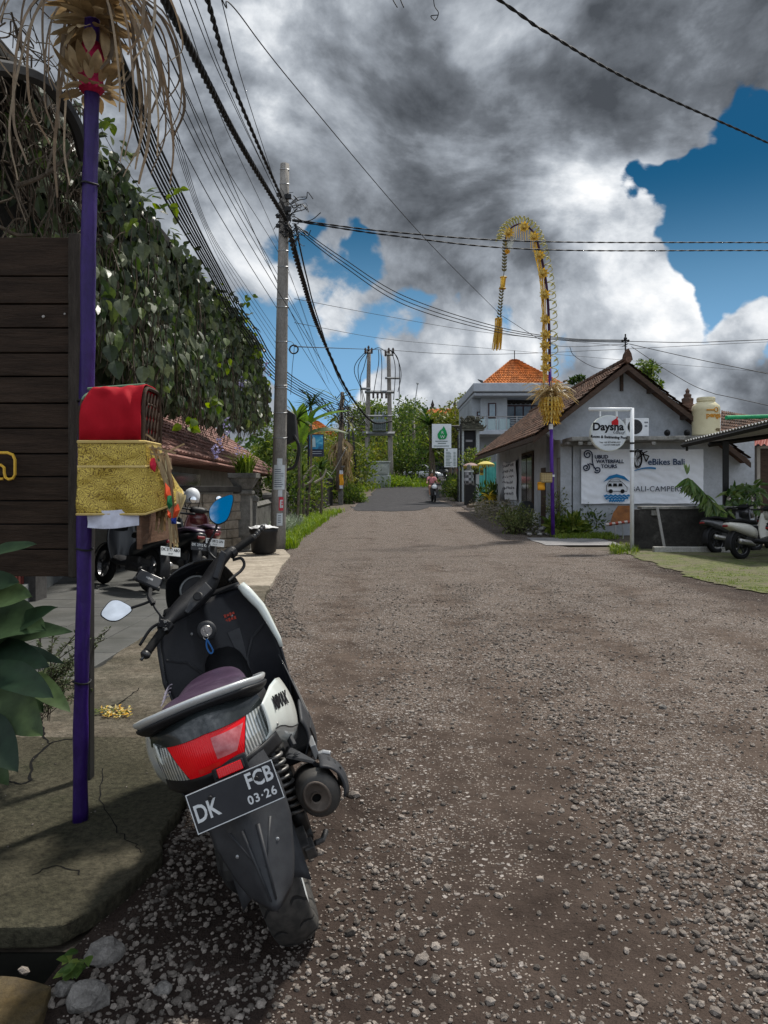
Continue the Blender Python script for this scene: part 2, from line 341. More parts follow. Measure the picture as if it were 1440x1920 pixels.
CONC_SHADE = M('shaded_concrete', (.050,.046,.030), (.115,.10,.072), 4.0, .9, bump=.9, bscale=70, grain=.6, dirt=(.020,.024,.011), dscale=2.0, dlo=.4, dhi=.72)  # olive concrete darkened: vignette and foreground shade painted into its colour
CONC_PALE = M('pale_concrete', (.30,.26,.21), (.42,.37,.30), 2.5, .85, bump=.5, bscale=30, dirt=(.14,.12,.09), dscale=2.2, dlo=.45, dhi=.8)
ASPH = M('asphalt', (.030,.030,.033), (.055,.053,.056), 5, .9, bump=.6, bscale=60, dirt=(.13,.12,.11), dscale=1.2, dlo=.58, dhi=.8)
MOSS = M('moss_paving', (.068,.085,.028), (.155,.165,.072), 9, .95, bump=1, bscale=60, grain=.6, dirt=(.15,.125,.095), dscale=1.6, dlo=.44, dhi=.66)
TILE = M('grey_tile', (.085,.088,.085), (.12,.12,.115), 2.5, .55, bump=.2, bscale=30, dirt=(.05,.052,.045), dscale=.9, dlo=.45, dhi=.75)
BLACK = M('black_void', (.004,.004,.004), None, 3, .9)
def sheet(name, mat, left, right, ys, lift, nx=6, kind='structure', jit=0.0):
    """ground-hugging strip between left(y) and right(y)"""
    mb = MB(); n = len(ys)
    vs = []
    for y in ys:
        l, r_ = left(y), right(y)
        for j in range(nx+1):
            x = l+(r_-l)*j/nx
            if jit and j in (0, nx): x += jit*(noise.noise((y*1.3, j*7.0, 3.1))+.6*noise.noise((y*5.1, j, 9))+.35*noise.noise((y*17, j, 4)))
            vs.append((x, y, zt(y)+lift))
    mb.add(vs, [(i*(nx+1)+j, i*(nx+1)+j+1, (i+1)*(nx+1)+j+1, (i+1)*(nx+1)+j) for i in range(n-1) for j in range(nx)])
    return mb.build(name, mat, kind=kind, smooth=True)
def interp(tbl):
    def f(y):
        if y <= tbl[0][0]: return tbl[0][1]
        for (a, u), (b, v) in zip(tbl, tbl[1:]):
            if y <= b: return u+(v-u)*(y-a)/(b-a)
        return tbl[-1][1]
    return f
def yspan(a, b, n=60, p=1.6): return [a+(b-a)*(i/n)**p for i in range(n+1)]
# ground sheet to the horizon, with the drain channel left open
xs = [-900,-300,-100,-40,-20,-10,-5,-2.6,-.86,0,2,5,10,20,40,100,300,900]
ys = [-60,-10,-2,0,1,2.08,2.3,3,4,6,8,10]+[10+2*i for i in range(1,26)]+[65,75,90,110,140,200,300,500,900,1500]
mb = MB()
mb.v = [(x, y, (zt(y) if y < 200 else zt(200))-.03) for y in ys for x in xs]; nx = len(xs)
for i in range(len(ys)-1):
    for j in range(nx-1):
        if -2.7 < xs[j] < -.9 and 2.0 < ys[i] < 2.2: continue
        mb.f.append((i*nx+j, i*nx+j+1, (i+1)*nx+j+1, (i+1)*nx+j)); mb.mi.append(0)
mb.build('ground', DIRT, kind='structure', smooth=True)
mb = MB()                                   # drain channel: walls and floor, coloured near black
for x0, x1, y0, y1 in ((-2.6,-.86,2.04,2.08),(-2.6,-.86,2.3,2.34),(-.86,-.80,2.04,2.34),(-2.66,-2.6,2.04,2.34)): mb.bb(x0,x1,y0,y1,-.7,-.035)
mb.bb(-2.6,-.86,2.08,2.3,-.74,-.7)
mb.build('drain_channel', M('dark_drain', (.012,.012,.01), (.02,.02,.016), 6, .8), kind='structure')
road_l = interp([(1.0,-.80),(2.6,-.80),(3.3,-.86),(7,-.95),(9,-1.37),(15,-1.9),(20,-2.2),(30,-2.15),(37,-1.6),(45,-1.3),(55,-.6),(62,.2),(75,2.2),(90,4.2),(110,8)])
road_r = interp([(1.0,4.2),(8,5.6),(10.5,5.4),(12,5.0),(14,5.0),(16,5.0),(17,4.7),(18,4.0),(22,3.85),(26,3.95),(32,4.2),(38,3.7),(44,3.6),(50,3.9),(60,5.0),(75,7.5),(90,10),(110,14)])
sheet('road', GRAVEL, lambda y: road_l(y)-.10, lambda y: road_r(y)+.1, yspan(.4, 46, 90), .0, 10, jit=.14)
sheet('asphalt_road', ASPH, lambda y: road_l(y)+.05, lambda y: road_r(y)-.3, yspan(38, 110, 40, 1.0), .006, 8, jit=.5)
mb = MB()                                   # broken tongue of asphalt reaching into the gravel
pts = []
for k in range(40):
    a = 2*pi*k/40; r_ = 1+.3*noise.noise((cos(a)*2, sin(a)*2, 5)); pts.append((.3+1.9*cos(a)*r_, 37.5+3.2*sin(a)*r_))
mb.poly([(x, y, zt(y)+.012) for x, y in pts]).build('asphalt_patch', ASPH, kind='structure')
# left: concrete verge with broken edge, dark tiles further in
def pave(name, mat, pts, top, thick, lab=None, bevel=.007, sub=True):
    mb = MB(); q = []
    for (a, b) in zip(pts, pts[1:]+pts[:1]):
        a, b = Vector(a), Vector(b); n = max(1, int((b-a).length/.045)) if sub else 1
        for k in range(n):
            p = a.lerp(b, k/n); j = .016*noise.noise((p.x*9, p.y*9, 1.7))+.02*noise.noise((p.x*3, p.y*3, 4))+.022*noise.noise((p.x*31, p.y*31, 7)) if sub else 0
            q.append((p.x+j, p.y+j*.8))
    mb.prism([(x, y, top-thick) for x, y in q], (0,0,thick))
    return mb.build(name, mat, kind='structure', bevel=bevel, weld=True)
pave('concrete_verge', CONC_SHADE, [(-2.9,2.26),(-1.2,2.27),(-.97,2.29),(-.88,2.42),(-.82,2.75),(-.85,3.3),(-.88,4.05),(-2.9,4.05)], .055, .065)
pave('concrete_verge_far', CONC, [(-3.0,4.05),(-.89,4.05),(-.93,5.6),(-.98,7.0),(-1.2,8.2),(-1.42,9.0),(-1.6,11),(-2.1,11),(-2.15,7),(-2.1,5.3),(-3.0,5.0)], .052, .12)
pave('concrete_apron', CONC_PALE, [(-2.12,10.5),(-1.55,10.5),(-1.75,13),(-1.85,15.2),(-2.2,17),(-3.1,16.6),(-3.0,12),(-2.6,10.5)], .056, .10)
pave('concrete_verge_near', M('ochre_concrete', (.075,.052,.022), (.12,.092,.052), 5, .9, bump=.7, bscale=50, dirt=(.05,.045,.04), dscale=3), [(-2.9,.9),(-.86,.9),(-.85,1.8),(-.89,2.04),(-1.0,2.08),(-2.9,2.085)], .035, .06)
mb = MB()
ny = 0
y = 5.0
while y < 13.5:
    x = -2.14
    mb.bb(x-.30, x-.008, y, y+.592, .0, .048)
    for k in range(6): mb.bb(x-.31-.6*(k+1)+.008, x-.31-.6*k, y, y+.592, .0, .046+.002*((k+ny) % 2))
    y += .6; ny += 1
mb.build('tiled_path', TILE, kind='structure', bevel=.004)
mb = MB()                                   # cracks and a darker set-in stone in the verge
def crack(pts, w=.012):
    q = catmull([(a, b, 0) for a, b in pts], 7); q = [Vector((p.x+.018*noise.noise((p.x*30,p.y*30,2)), p.y+.018*noise.noise((p.x*30,p.y*30,8)), .0565)) for p in q]
    strip(mb, q, [w*(.5+abs(noise.noise((i*.7,3,1)))) for i in range(len(q))], Vector((0,0,1)))
g = lambda px, py: tuple(G(px, py, .055)[:2])
crack([g(0,1462),g(50,1468),g(62,1425),g(100,1392),g(140,1386)], .02); crack([g(80,1345),g(82,1380),g(95,1395)], .014)
crack([g(60,1640),g(95,1625),g(128,1628),g(150,1640)], .007); crack([g(270,1600),g(225,1560),g(190,1500),g(195,1440)], .006); crack([g(170,1335),g(220,1320),g(262,1290)], .01)
mb.build('verge_crack', BLACK, kind='structure')
# right: moss paving of the parking place, grey path, grass strip, kerb, brick pavers
lawn_l = interp([(9.2,5.35),(10,5.0),(10.6,4.87),(11.8,4.74),(13.9,4.9),(16.6,5.07),(18.3,5.3)])
sheet('parking_lawn', MOSS, lambda y: lawn_l(y), lambda y: 16, yspan(9.2, 18.2, 220, 1), .014, 14, jit=.16)
sheet('side_path', M('grey_path', (.20,.195,.20), (.27,.26,.255), 3, .85, bump=.3, bscale=40), lambda y: 3.8+.05*y*0, lambda y: 5.7, yspan(18.2, 20.6, 8, 1), .014, 4, jit=.1)
PAVER = M('brick_paver', (.20,.17,.155), (.27,.235,.215), 4, .85, bump=.4, bscale=30, dirt=(.12,.10,.09))
mb = MB()
for i in range(60):
    y = 30+i*.2
    for j in range(14): mb.box((3.9+j*.21+(.1 if i % 2 else 0), y, zt(y)+.012), (.2,.19,.03))
mb.build('paver_strip', PAVER, kind='structure')
# loose stones on the road: nobody could count them
ICO = None
def ico():
    global ICO
    if ICO is None:
        b = bmesh.new(); bmesh.ops.create_icosphere(b, subdivisions=1, radius=1); b.verts.index_update()
        ICO = ([v.co.copy() for v in b.verts], [tuple(v.index for v in f.verts) for f in b.faces]); b.free()
    return ICO
def stone(mb, p, r, sq=.7):
    vs, fs = ico(); e = Euler((rr(0,6), rr(0,6), rr(0,6))).to_matrix(); sc_ = Vector((rr(.7,1.25), rr(.7,1.25), rr(.55,1)))
    out = []
    for v in vs:
        w = e @ Vector((v.x*sc_.x, v.y*sc_.y, v.z*sc_.z))*(r*rr(.78,1.15)); out.append((p[0]+w.x, p[1]+w.y, p[2]+w.z*sq))
    mb.add(out, fs)
STONE = M('stone', (.125,.107,.093), (.25,.218,.19), 20, .9, bump=.5, bscale=150, island=.55)
random.seed(11); mb = MB(); cnt = 0
while cnt < 16000:
    y = 1.75+13.0*(random.random()**1.9); x = rr(-.95, min(5.2, .62*y+.4))
    if x < road_l(y)-.02 or x > road_r(y): continue
    d = noise.noise((x*.55+3, y*.4, 2))*.9+noise.noise((x*1.9, y*1.3, 7))*.45
    if random.random() > .42+d: continue
    edge = max(0, 1-(x-road_l(y))/.22)
    r_ = .003+.0085*random.random()**2.0+(.006*random.random()**6)
    if random.random() < .012: r_ *= 2.0
    stone(mb, (x, y, zt(y)+r_*.25), r_); cnt += 1
cnt = 0
while cnt < 7500:                           # coarser windrows of stone between the wheel tracks
    y = 1.75+9.5*(random.random()**1.5); u = random.random()
    c_, sd_ = ((1.05,.24),(.12,.15),(2.15,.30))[0 if u < .62 else (1 if u < .78 else 2)]
    x = random.gauss(c_+.16*noise.noise((y*.6,c_,3)), sd_)
    if x < road_l(y) or abs(x) > .62*y+.3: continue
    if random.random() > .55+.8*noise.noise((x*1.3, y*.9, 11)): continue
    r_ = .0045+.0125*random.random()**2.2; stone(mb, (x, y, r_*.3), r_); cnt += 1
for k in range(560):                        # gravel bank against the broken verge
    y = 2.35+1.9*random.random(); x = road_l(y)+.03+.30*random.random()**1.7
    r_ = rr(.005,.010)+.009*random.random()**4; stone(mb, (x, y, .02*max(0,1-(x+.82)/.3)+r_*.3), r_)
for k in range(1500):
    y = 7+8*random.random(); x = road_l(y)-.05+.35*random.random(); r_ = rr(.006,.018); stone(mb, (x, y, r_*.3), r_)
for k in range(110):
    y = rr(1.75,2.2); x = rr(-1.02,-.5); r_ = rr(.006,.02); stone(mb, (x, y, r_*.3), r_)
for k in range(90): y = rr(2.3,6.5); x = rr(-2.0,road_l(y)-.03); r_ = rr(.002,.006); stone(mb, (x, y, .056+r_*.3), r_)
mb.build('gravel_stones', STONE, kind='stuff', label='loose grey gravel stones scattered over the road', cat='gravel')
def rock(px, py, r_, lab, seed, grp=None, sq=.75):
    random.seed(seed); b = bmesh.new(); bmesh.ops.create_icosphere(b, subdivisions=3, radius=1); p = G(px, py)
    s3 = Vector((rr(.9,1.3), rr(.8,1.1), sq))
    for v in b.verts:
        c = v.co; k = 1+.30*noise.noise(c*1.3+Vector((seed,0,0)))+.12*noise.noise(c*3.5+Vector((seed,4,0))); q = c*k; q = Vector((q.x*s3.x, q.y*s3.y, q.z*s3.z)); q.z = max(q.z, -.35); v.co = q*r_
    me = bpy.data.meshes.new('rock'); b.to_mesh(me); b.free(); me.materials.append(M('rock', (.14,.13,.12), (.27,.252,.232), 18, .85, bump=.7, bscale=90))
    o = bpy.data.objects.new('rock', me); COL.objects.link(o); o.location = p+Vector((0,0,r_*.25)); o.rotation_euler.z = rr(0,6); tag(o, lab, 'rock', grp)
rock(165,1880,.055,'large rough grey rock beside the near end of the drain',3)
rock(225,1650,.019,'pale lone stone on dark dirt right of the verge corner',5)
rock(305,1858,.022,'pale pointed stone on the dirt right of the large rough rock',8)
rock(120,1858,.026,'dark brownish stone left of the large rough rock',9)
rock(195,1795,.05,'dark mossy stone at the end of the drain opening',12)
rock(1243,1328,.024,'pale stone on the gravel at the right, straight below the black low wall',14)
rock(655,1408,.016,'small pale stone on the road right of the exhaust muffler',15)
# ------------------------------------------------------------------ right side: grey house, banner, sign, parking place
WALL = M('grey_wall', (.40,.425,.46), (.46,.485,.52), 1.5, .85, bump=.12, bscale=40, dirt=(.22,.23,.235), dscale=.9, dlo=.5, dhi=.78)
WALL_D = M('dark_grey_wall', (.13,.135,.145), (.17,.175,.185), 1.5, .85, bump=.15, bscale=40)
ROOFT = M('old_roof_tile', (.085,.05,.036), (.17,.095,.065), 3.5, .85, bump=.5, bscale=20, dirt=(.045,.04,.034), dscale=1.5, dlo=.42, dhi=.75, island=.35)
ROOFO = M('orange_roof_tile', (.36,.115,.03), (.50,.17,.045), 4, .85, island=.35, dirt=(.20,.08,.035), dscale=.8, dlo=.5, dhi=.8)
WOOD_D = M('dark_wood', (.045,.028,.02), (.08,.052,.038), 5, .6, bump=.3, stretch=(1,1,6))
WHITE = M('white_paint', (.74,.76,.78), (.66,.68,.70), 6, .45, dirt=(.48,.46,.42), dscale=3, dlo=.55, dhi=.85)
CREAM = M('cream_plastic', (.66,.60,.40), (.58,.52,.33), 3, .45)
LEDGE = M('weathered_ledge', (.22,.215,.20), (.32,.31,.29), 3, .9, bump=.5, dirt=(.07,.07,.06), dscale=2.5, dlo=.45, dhi=.7)
DARKW = M('black_stained_wall', (.022,.021,.02), (.05,.047,.043), 2.2, .85, bump=.4, bscale=25, dirt=(.12,.115,.105), dscale=2.2, dlo=.6, dhi=.8)
GLASS_D = M('dark_glass', (.015,.017,.02), None, 3, .08, spec=.8)
TEAL = M('teal_ink', (.012,.055,.15), None, 5, .6); NAVY = M('navy_ink', (.012,.025,.075), None, 5, .6); BLUE = M('blue_ink', (.02,.22,.50), None, 5, .6)
INK = M('black_ink', (.012,.012,.014), None, 5, .6); RED = M('red_ink', (.55,.02,.025), None, 5, .6)
METAL_G = M('grey_metal', (.30,.31,.32), (.40,.41,.42), 8, .45, .6)
BLKM = M('black_metal', (.012,.012,.013), (.02,.02,.021), 8, .55)
def tiled_roof(mb, a, b, c, d, nu, nv, th=.035, curl=.03):
    """tiles on quad a-b (eave) / d-c (ridge): rows of separate overlapping tiles"""
    a, b, c, d = map(Vector, (a, b, c, d)); n = (b-a).cross(d-a).normalized()
    if n.z < 0: n = -n
    for i in range(nv):
        for j in range(nu):
            u0, u1 = j/nu, (j+.97)/nu; v0, v1 = i/nv, min(1, (i+1.12)/nv)
            q = lambda u, v: a.lerp(b, u).lerp(d.lerp(c, u), v)
            o = rr(-.006,.006)
            p = [q(u0,v0)+n*(th+o), q((u0+u1)/2,v0)+n*(th+curl+o), q(u1,v0)+n*(th+o), q(u1,v1)+n*o, q((u0+u1)/2,v1)+n*(curl+o), q(u0,v1)+n*o]
            e = [q(u0,v0)+n*o, q(u1,v0)+n*o]
            mb.add(p+e, [(0,1,4,5),(1,2,3,4),(0,6,7,2,1)])
house = thing('gray_house', 'grey single storey house with brown tiled gable roof beside the road', 'house', (7.2,28,zt(28)))
def at0(o, par): o.parent = par; o.matrix_parent_inverse = Matrix.Translation(par.location).inverted(); return o
def ch(mb, name, mat, par, **k): return at0(mb.build(name, mat, **k), par)
# walls: front with gable, stepped side wall along the road
mb = MB(); Y0 = 22.0
mb.prism([(5.37,Y0,-.2),(10.6,Y0,-.2),(10.6,Y0,2.8),(5.37,Y0,2.8)], (0,10,0))
mb.prism([(4.9,Y0,2.8),(10.6,Y0,2.8),(9.35,Y0,3.05),(6.78,Y0,4.86),(4.5,Y0,3.1)], (0,.2,0))
mb.bb(5.25,5.42,24.9,36,0,3.2); mb.bb(5.05,5.40,22.0,22.3,-.2,2.8)
mb.bb(5.40,9,22.1,34,2.7,3.2)
ch(mb, 'wall', WALL, house)
mb = MB(); mb.bb(5.18,5.25,26,36,.1,.62); ch(mb, 'skirting', WHITE, house)
mb = MB()                                   # roof: left slope over the road, right slope
random.seed(3)
tiled_roof(mb, (4.2,21.4,2.92),(4.2,35.5,2.92),(6.78,35.5,4.95),(6.78,21.4,4.95), 62, 15)
tiled_roof(mb, (10.2,21.4,2.25),(10.2,35.5,2.25),(6.78,35.5,4.95),(6.78,21.4,4.95), 62, 18)
mb.prism([(4.2,21.45,2.86),(6.78,21.45,4.89),(10.2,21.45,2.19),(10.2,21.45,2.13),(6.78,21.45,4.80),(4.2,21.45,2.78)], (0,14,0))
ch(mb, 'roof', ROOFT, house)
mb = MB(); mb.tube([(6.78,21.3,4.99),(6.78,35.6,4.99)], .09, 8)
for k in range(40): mb.tube([(6.78,21.35+k*.36,4.99),(6.78,21.47+k*.36,4.99)], .105, 8)
mb.prism([(6.66,21.32,4.98),(6.9,21.32,4.98),(6.86,21.32,5.16),(6.78,21.32,5.3),(6.70,21.32,5.16)], (0,.25,0))
ch(mb, 'ridge', ROOFT, house)
mb = MB()                                   # barge boards
for x0, z0, x1, z1 in ((4.15,2.80,6.78,4.87),(10.2,2.13,6.78,4.87)):
    mb.prism([(x0,21.42,z0),(x1,21.42,z1),(x1,21.42,z1-.16),(x0,21.42,z0-.14)], (0,-.05,0))
for x, z in ((7.55,4.2),(8.5,3.45)): mb.box((x,21.7,z-.03), (.10,.55,.10))
mb.bb(6.74,6.82,21.9,21.98,4.2,4.75)
ch(mb, 'barge_board', WOOD_D, house)
mb = MB(); mb.bb(4.18,4.24,21.4,35.5,2.74,2.88); ch(mb, 'fascia', WOOD_D, house)
mb = MB(); mb.prism([(5.1,20.9,2.70),(9.55,20.9,2.74),(9.55,20.9,2.85),(5.1,20.9,2.82)], (0,1.1,0)); mb.bb(5.05,6.1,21.2,22,2.62,2.7)
for x in (5.35,5.6,7.35,8.5): mb.box((x,20.98,2.64),(.12,.1,.10))
ch(mb, 'ledge', LEDGE, house, bevel=.02)
mb = MB(); mb.bb(5.2,5.28,26.9,29.1,.55,2.75); f = ch(mb, 'window', WOOD_D, house)
mb = MB(); mb.bb(5.18,5.2,27.0,27.9,.65,2.65).bb(5.18,5.2,28.05,29.0,.65,2.65); ch(mb, 'pane', GLASS_D, f)
mb = MB(); mb.bb(5.22,5.26,24.95,25.6,0,.0+2.1); ch(mb, 'door', WOOD_D, house)
mb = MB(); mb.bb(5.0,5.05,22.05,22.28,.25,2.3); ch(mb, 'corner_panel', M('weathered_door', (.16,.14,.12),(.22,.2,.18),4,.7), house)
mb = MB(); mb.tube([(6.78,21.6,5.1),(6.78,21.6,5.75)], .022, 6); mb.tube([(6.68,21.6,5.55),(6.88,21.6,5.55)], .016, 5); mb.tube([(6.70,21.6,5.40),(6.86,21.6,5.48)], .014, 5); mb.sphere((6.78,21.6,5.62),.05); mb.sphere((6.70,21.6,5.56),.04); mb.sphere((6.86,21.6,5.56),.04)
ch(mb, 'cable_mast', BLKM, house)
for i, (px, py, d) in enumerate(((982,828,28),(948,842,33))):
    mb = MB(); mb.sphere(P(px,py,d), .085, 10, 8); e = M('lamp_glass', (.9,.9,.88), None, 3, .3)
    o = mb.build('eave_lamp', e, smooth=True, label=('white globe lamp under the eave above the white cloth','white globe lamp under the eave nearest the planters')[i], cat='lamp')
# cloth on the side wall: hand-lettered sheet
t = thing('hanging_cloth', 'white cloth sheet with grey hand lettering hung on the side wall', 'cloth', (5.15,31.5,.9))
mb = MB()
def cl(u, v):
    y = 29.9+3.4*u; z = .98+zt(y)*0+1.62*v-.12*sin(pi*u)*v; return (5.17-.04*sin(u*17+2*v)-.02*sin(v*9), y, z)
ch(mb.grid(cl, 24, 14), 'sheet', M('white_cloth', (.62,.63,.65), (.74,.75,.77), 3, .9), t, smooth=True)
mb = MB(); random.seed(5)
for r_ in range(6):
    y = 33.0
    while y > 30.3:
        w = rr(.18,.42); pts = [(5.085, y-w*k/6, 2.38-r_*.23+rr(-.06,.06)) for k in range(7)]
        mb.tube(catmull(pts,3), .010, 4); y -= w+rr(.08,.2)
ch(mb, 'lettering', M('grey_ink', (.16,.16,.17), None, 3, .8), t)
# banner on the front wall
t = thing('banner', 'wide white vinyl banner on the grey wall advertising waterfall tours, bikes and campers', 'banner', (7.35,21.9,1.7))
BX0, BX1, BZ0, BZ1 = 5.62, 9.10, .98, 2.53
def bw(u, v):
    x = BX0+(BX1-BX0)*u; z = BZ0+(BZ1-BZ0)*v+.012*sin(u*20)*(v-.5)
    wv = .035*noise.noise((u*5+v*3.5, v*4-u*2.2, 2))+.020*noise.noise((u*13+v*9, v*7-u*4, 5))+.012*sin((u*1.3+v)*26)*(.4+noise.noise((u*3,v*3,1)))
    return (x, 21.93-abs(wv)-.012, z)
ch(MB().grid(bw, 90, 44), 'sheet', M('vinyl', (.86,.89,.95), (.88,.91,.96), 1.2, .5, grain=.04), t, smooth=True)
def bx(px): return BX0+(px-1088)/(1316-1088)*(BX1-BX0)
def bz(py): return BZ1-(py-843)/(944-843)*(BZ1-BZ0)
YB = 21.855
mb = MB()
for s, px, py, sz in (('UBUD',1112,857.5,.135),('WATERFALL',1115,866,.135),('TOURS',1124,875,.135)):
    mb.text(s, sz*1.05, face_at(bx(px), YB, bz(py)), .003, 'LEFT', .004)
ch(mb, 'tour_lettering', NAVY, t)
mb = MB()
def spiral(px, py, r0, turns, s=1, ph=0.0):
    pts = []
    for k in range(int(16*turns)+1):
        a = ph+s*2*pi*k/16; r_ = r0*(1-.8*k/(16*turns)); pts.append((bx(px)+r_*cos(a), YB, bz(py)+r_*sin(a)))
    mb.tube(pts, .017, 5)
spiral(1099,853,.13,1.6,1,0); spiral(1096,877,.11,1.5,-1,1.2); spiral(1117,881,.10,1.4,1,-2.5)
mb.tube(catmull([(bx(1107.5),YB,bz(852)),(bx(1108),YB,bz(866)),(bx(1111),YB,bz(878))],6), .017, 5); mb.tube(catmull([(bx(1102),YB,bz(870)),(bx(1108),YB,bz(872)),(bx(1113),YB,bz(879))],6), .017, 5)
ch(mb, 'swirl_emblem', NAVY, t)
mb = MB().text('eBikes Bali', .245, face_at(bx(1211), YB, bz(867)), .003, 'LEFT', .003); ch(mb, 'bike_lettering', TEAL, t)
mb = MB()                                   # bicycle emblem: big wheel, frame, swoosh
for r_ in (.20,.17): mb.tube([(bx(1192)+.62*r_*cos(2*pi*k/20), YB, bz(861)+r_*1.3*sin(2*pi*k/20)) for k in range(21)], .013, 4)
for k in range(8): mb.tube([(bx(1192),YB,bz(861)),(bx(1192)+.11*cos(k*pi/4),YB,bz(861)+.22*sin(k*pi/4))], .006, 3)
for a, b in (((1192,861),(1202,852)),((1202,852),(1213,856)),((1202,852),(1208,866)),((1208,866),(1213,856)),((1198,846),(1204,853)),((1196,846),(1201,845)),((1203,850),(1210,847))):
    mb.tube([(bx(a[0]),YB,bz(a[1])),(bx(b[0]),YB,bz(b[1]))], .016, 5)
ch(mb, 'bike_emblem', INK, t)
mb = MB(); top = [(bx(1186+40*k/10), YB, bz(882-6*sin(k/10*2.2))) for k in range(11)]; bot = [(bx(1186+40*k/10), YB, bz(883.5-4.4*sin(k/10*2.4))) for k in range(11)]
mb.add(top+bot, [(k,k+1,12+k,11+k) for k in range(10)]); ch(mb, 'swoosh', BLUE, t)
mb = MB().text('BALI-CAMPERS', .215, face_at(bx(1276), YB, bz(917)), .003, 'RIGHT', .0, 0, 1.06); ch(mb, 'camper_lettering', M('slate_ink', (.045,.06,.085), None, 4, .6), t)
mb = MB()                                   # roof arc over the van, water under it
def arc(px, py, rx, ry, a0, a1, rx2, ry2, dy2, n=18):
    a = [(bx(px+rx*cos(t_)), YB, bz(py-ry*sin(t_))) for t_ in [a0+(a1-a0)*k/n for k in range(n+1)]]
    b = [(bx(px+rx2*cos(t_)), YB, bz(py+dy2-ry2*sin(t_))) for t_ in [a0+(a1-a0)*k/n for k in range(n+1)]]
    mb.add(a+b, [(k,k+1,n+2+k,n+1+k) for k in range(n)])
mb.add([(bx(1128),YB,bz(904)),(bx(1139),YB,bz(893)),(bx(1153),YB,bz(889)),(bx(1167),YB,bz(893)),(bx(1178.5),YB,bz(904)),(bx(1166),YB,bz(898.5)),(bx(1153),YB,bz(895)),(bx(1140),YB,bz(898.5))], [(0,1,6+1,),(1,2,6,7),(2,3,5,6),(3,4,5)])
for k in range(3):
    w = (25,22,15)[k]; n = 24
    a = [(bx(1153-w+2*w*i/n), YB, bz(927.5+k*4.6+1.1*sin(i*1.6))) for i in range(n+1)]; b = [(bx(1153-w*.93+1.86*w*i/n), YB, bz(931+k*4.6+1.1*sin(i*1.6))) for i in range(n+1)]
    mb.add(a+b, [(i,i+1,n+2+i,n+1+i) for i in range(n)])
ch(mb, 'water_emblem', BLUE, t)
mb = MB()                                   # van emblem: body outline, windows, wheels
o = [(1134,921),(1134,911),(1138,903.5),(1162,903.5),(1169,910),(1172.5,914),(1172.5,921),(1134,921)]
mb.tube([(bx(a),YB,bz(b)) for a, b in o], .009, 4); mb.tube([(bx(1139),YB,bz(903.5)),(bx(1142),YB,bz(900)),(bx(1158),YB,bz(900)),(bx(1161),YB,bz(903.5))], .008, 4)
for x0, x1 in ((1137,1144),(1146,1154),(1156,1164)): mb.poly([(bx(x0),YB-.004,bz(912)),(bx(x1),YB-.004,bz(912)),(bx(x1-1),YB-.004,bz(906.5)),(bx(x0+.8),YB-.004,bz(906.5))])
for x in (1142,1164): mb.lathe([(.045,-.01),(.06,0),(.045,.01)], (bx(x),YB,bz(921)), 'Y', 16); 
ch(mb, 'van_emblem', INK, t)
# white signpost with round sign
t = thing('sign_post', 'white steel signpost with a horizontal arm in front of the banner', 'signpost', (5.5,17,0))
X1 = XX(1185,17); ZT = ZZ(765,17); XL = XX(1104,17)
mb = MB().tube([(X1,17,0),(X1,17,ZT)], .047, 10); ch(mb, 'post', WHITE, t, smooth=True)
mb = MB().tube([(X1,17,ZT-.03),(XL,17,ZT-.03)], .042, 10); ch(mb, 'arm', WHITE, t, smooth=True)
mb = MB()
for z in (ZZ(831,17), ZZ(846,17)): ch(MB().tube([(X1,17,z-.02),(X1,17,z+.02)], .053, 10), 'black_tie', BLKM, t)
t = thing('round_sign', 'round white hanging sign with red mark and black lettering below the arm', 'sign', (XX(1142,17),17,ZZ(812,17)))
c = Vector((XX(1140,16.98),16.98,ZZ(813,17))); RS = .40
mb = MB().lathe([(RS*.9,-.07),(RS,-.065),(RS,.065),(RS*.9,.07)], c, 'Y', 48); ch(mb, 'disc', M('sign_rim', (.62,.66,.60),(.70,.73,.68),5,.4), t, bevel=.01)
mb = MB().lathe([(RS*.955,-.004),(RS*.955,0)], c+Vector((0,-.072,0)), 'Y', 48); ch(mb, 'face', M('sign_face', (.62,.66,.70), None, 3, .35), t)
mb = MB()
for dx in (-.17,.20): ch(MB().tube([(c.x+dx,17,c.z+RS-.02),(c.x+dx,17,ZT-.06)], .022, 8), 'hanger', WHITE, t)
yf = c.y-.080
mb = MB().text('Daysha', .235, face_at(c.x-.02,yf,c.z+.14), .002, 'CENTER', .008); ch(mb, 'name_lettering', INK, t); mb = MB(); mb.text('Room & Swimming Pool', .082, face_at(c.x,yf,c.z-.085,roll=-.04), .002, 'CENTER', .003); ch(mb, 'room_lettering', INK, t); mb = MB(); mb.text('Telp. +62 877-8788-3537', .045, face_at(c.x+.02,yf,c.z-.20), .002); mb.text('+62 877-3688-0680', .045, face_at(c.x+.06,yf,c.z-.255), .002)
ch(mb, 'phone_lettering', INK, t); mb = MB(); mb.text('Ubud', .11, face_at(c.x+.2,yf,c.z+.02,roll=-.12), .002, 'CENTER', 0, .45)
ch(mb, 'town_lettering', INK, t)
mb = MB(); rx, rz = c.x+.135, c.z+.235
mb.prism([(rx-.075,yf,rz-.05),(rx+.07,yf,rz-.05),(rx+.07,yf,rz+.045),(rx+.03,yf,rz+.10),(rx-.085,yf,rz+.02)], (0,-.003,0)); mb.prism([(rx+.03,yf,rz+.09),(rx+.055,yf,rz+.09),(rx+.055,yf,rz+.13),(rx+.03,yf,rz+.13)],(0,-.003,0)); ch(mb, 'red_mark', RED, t)
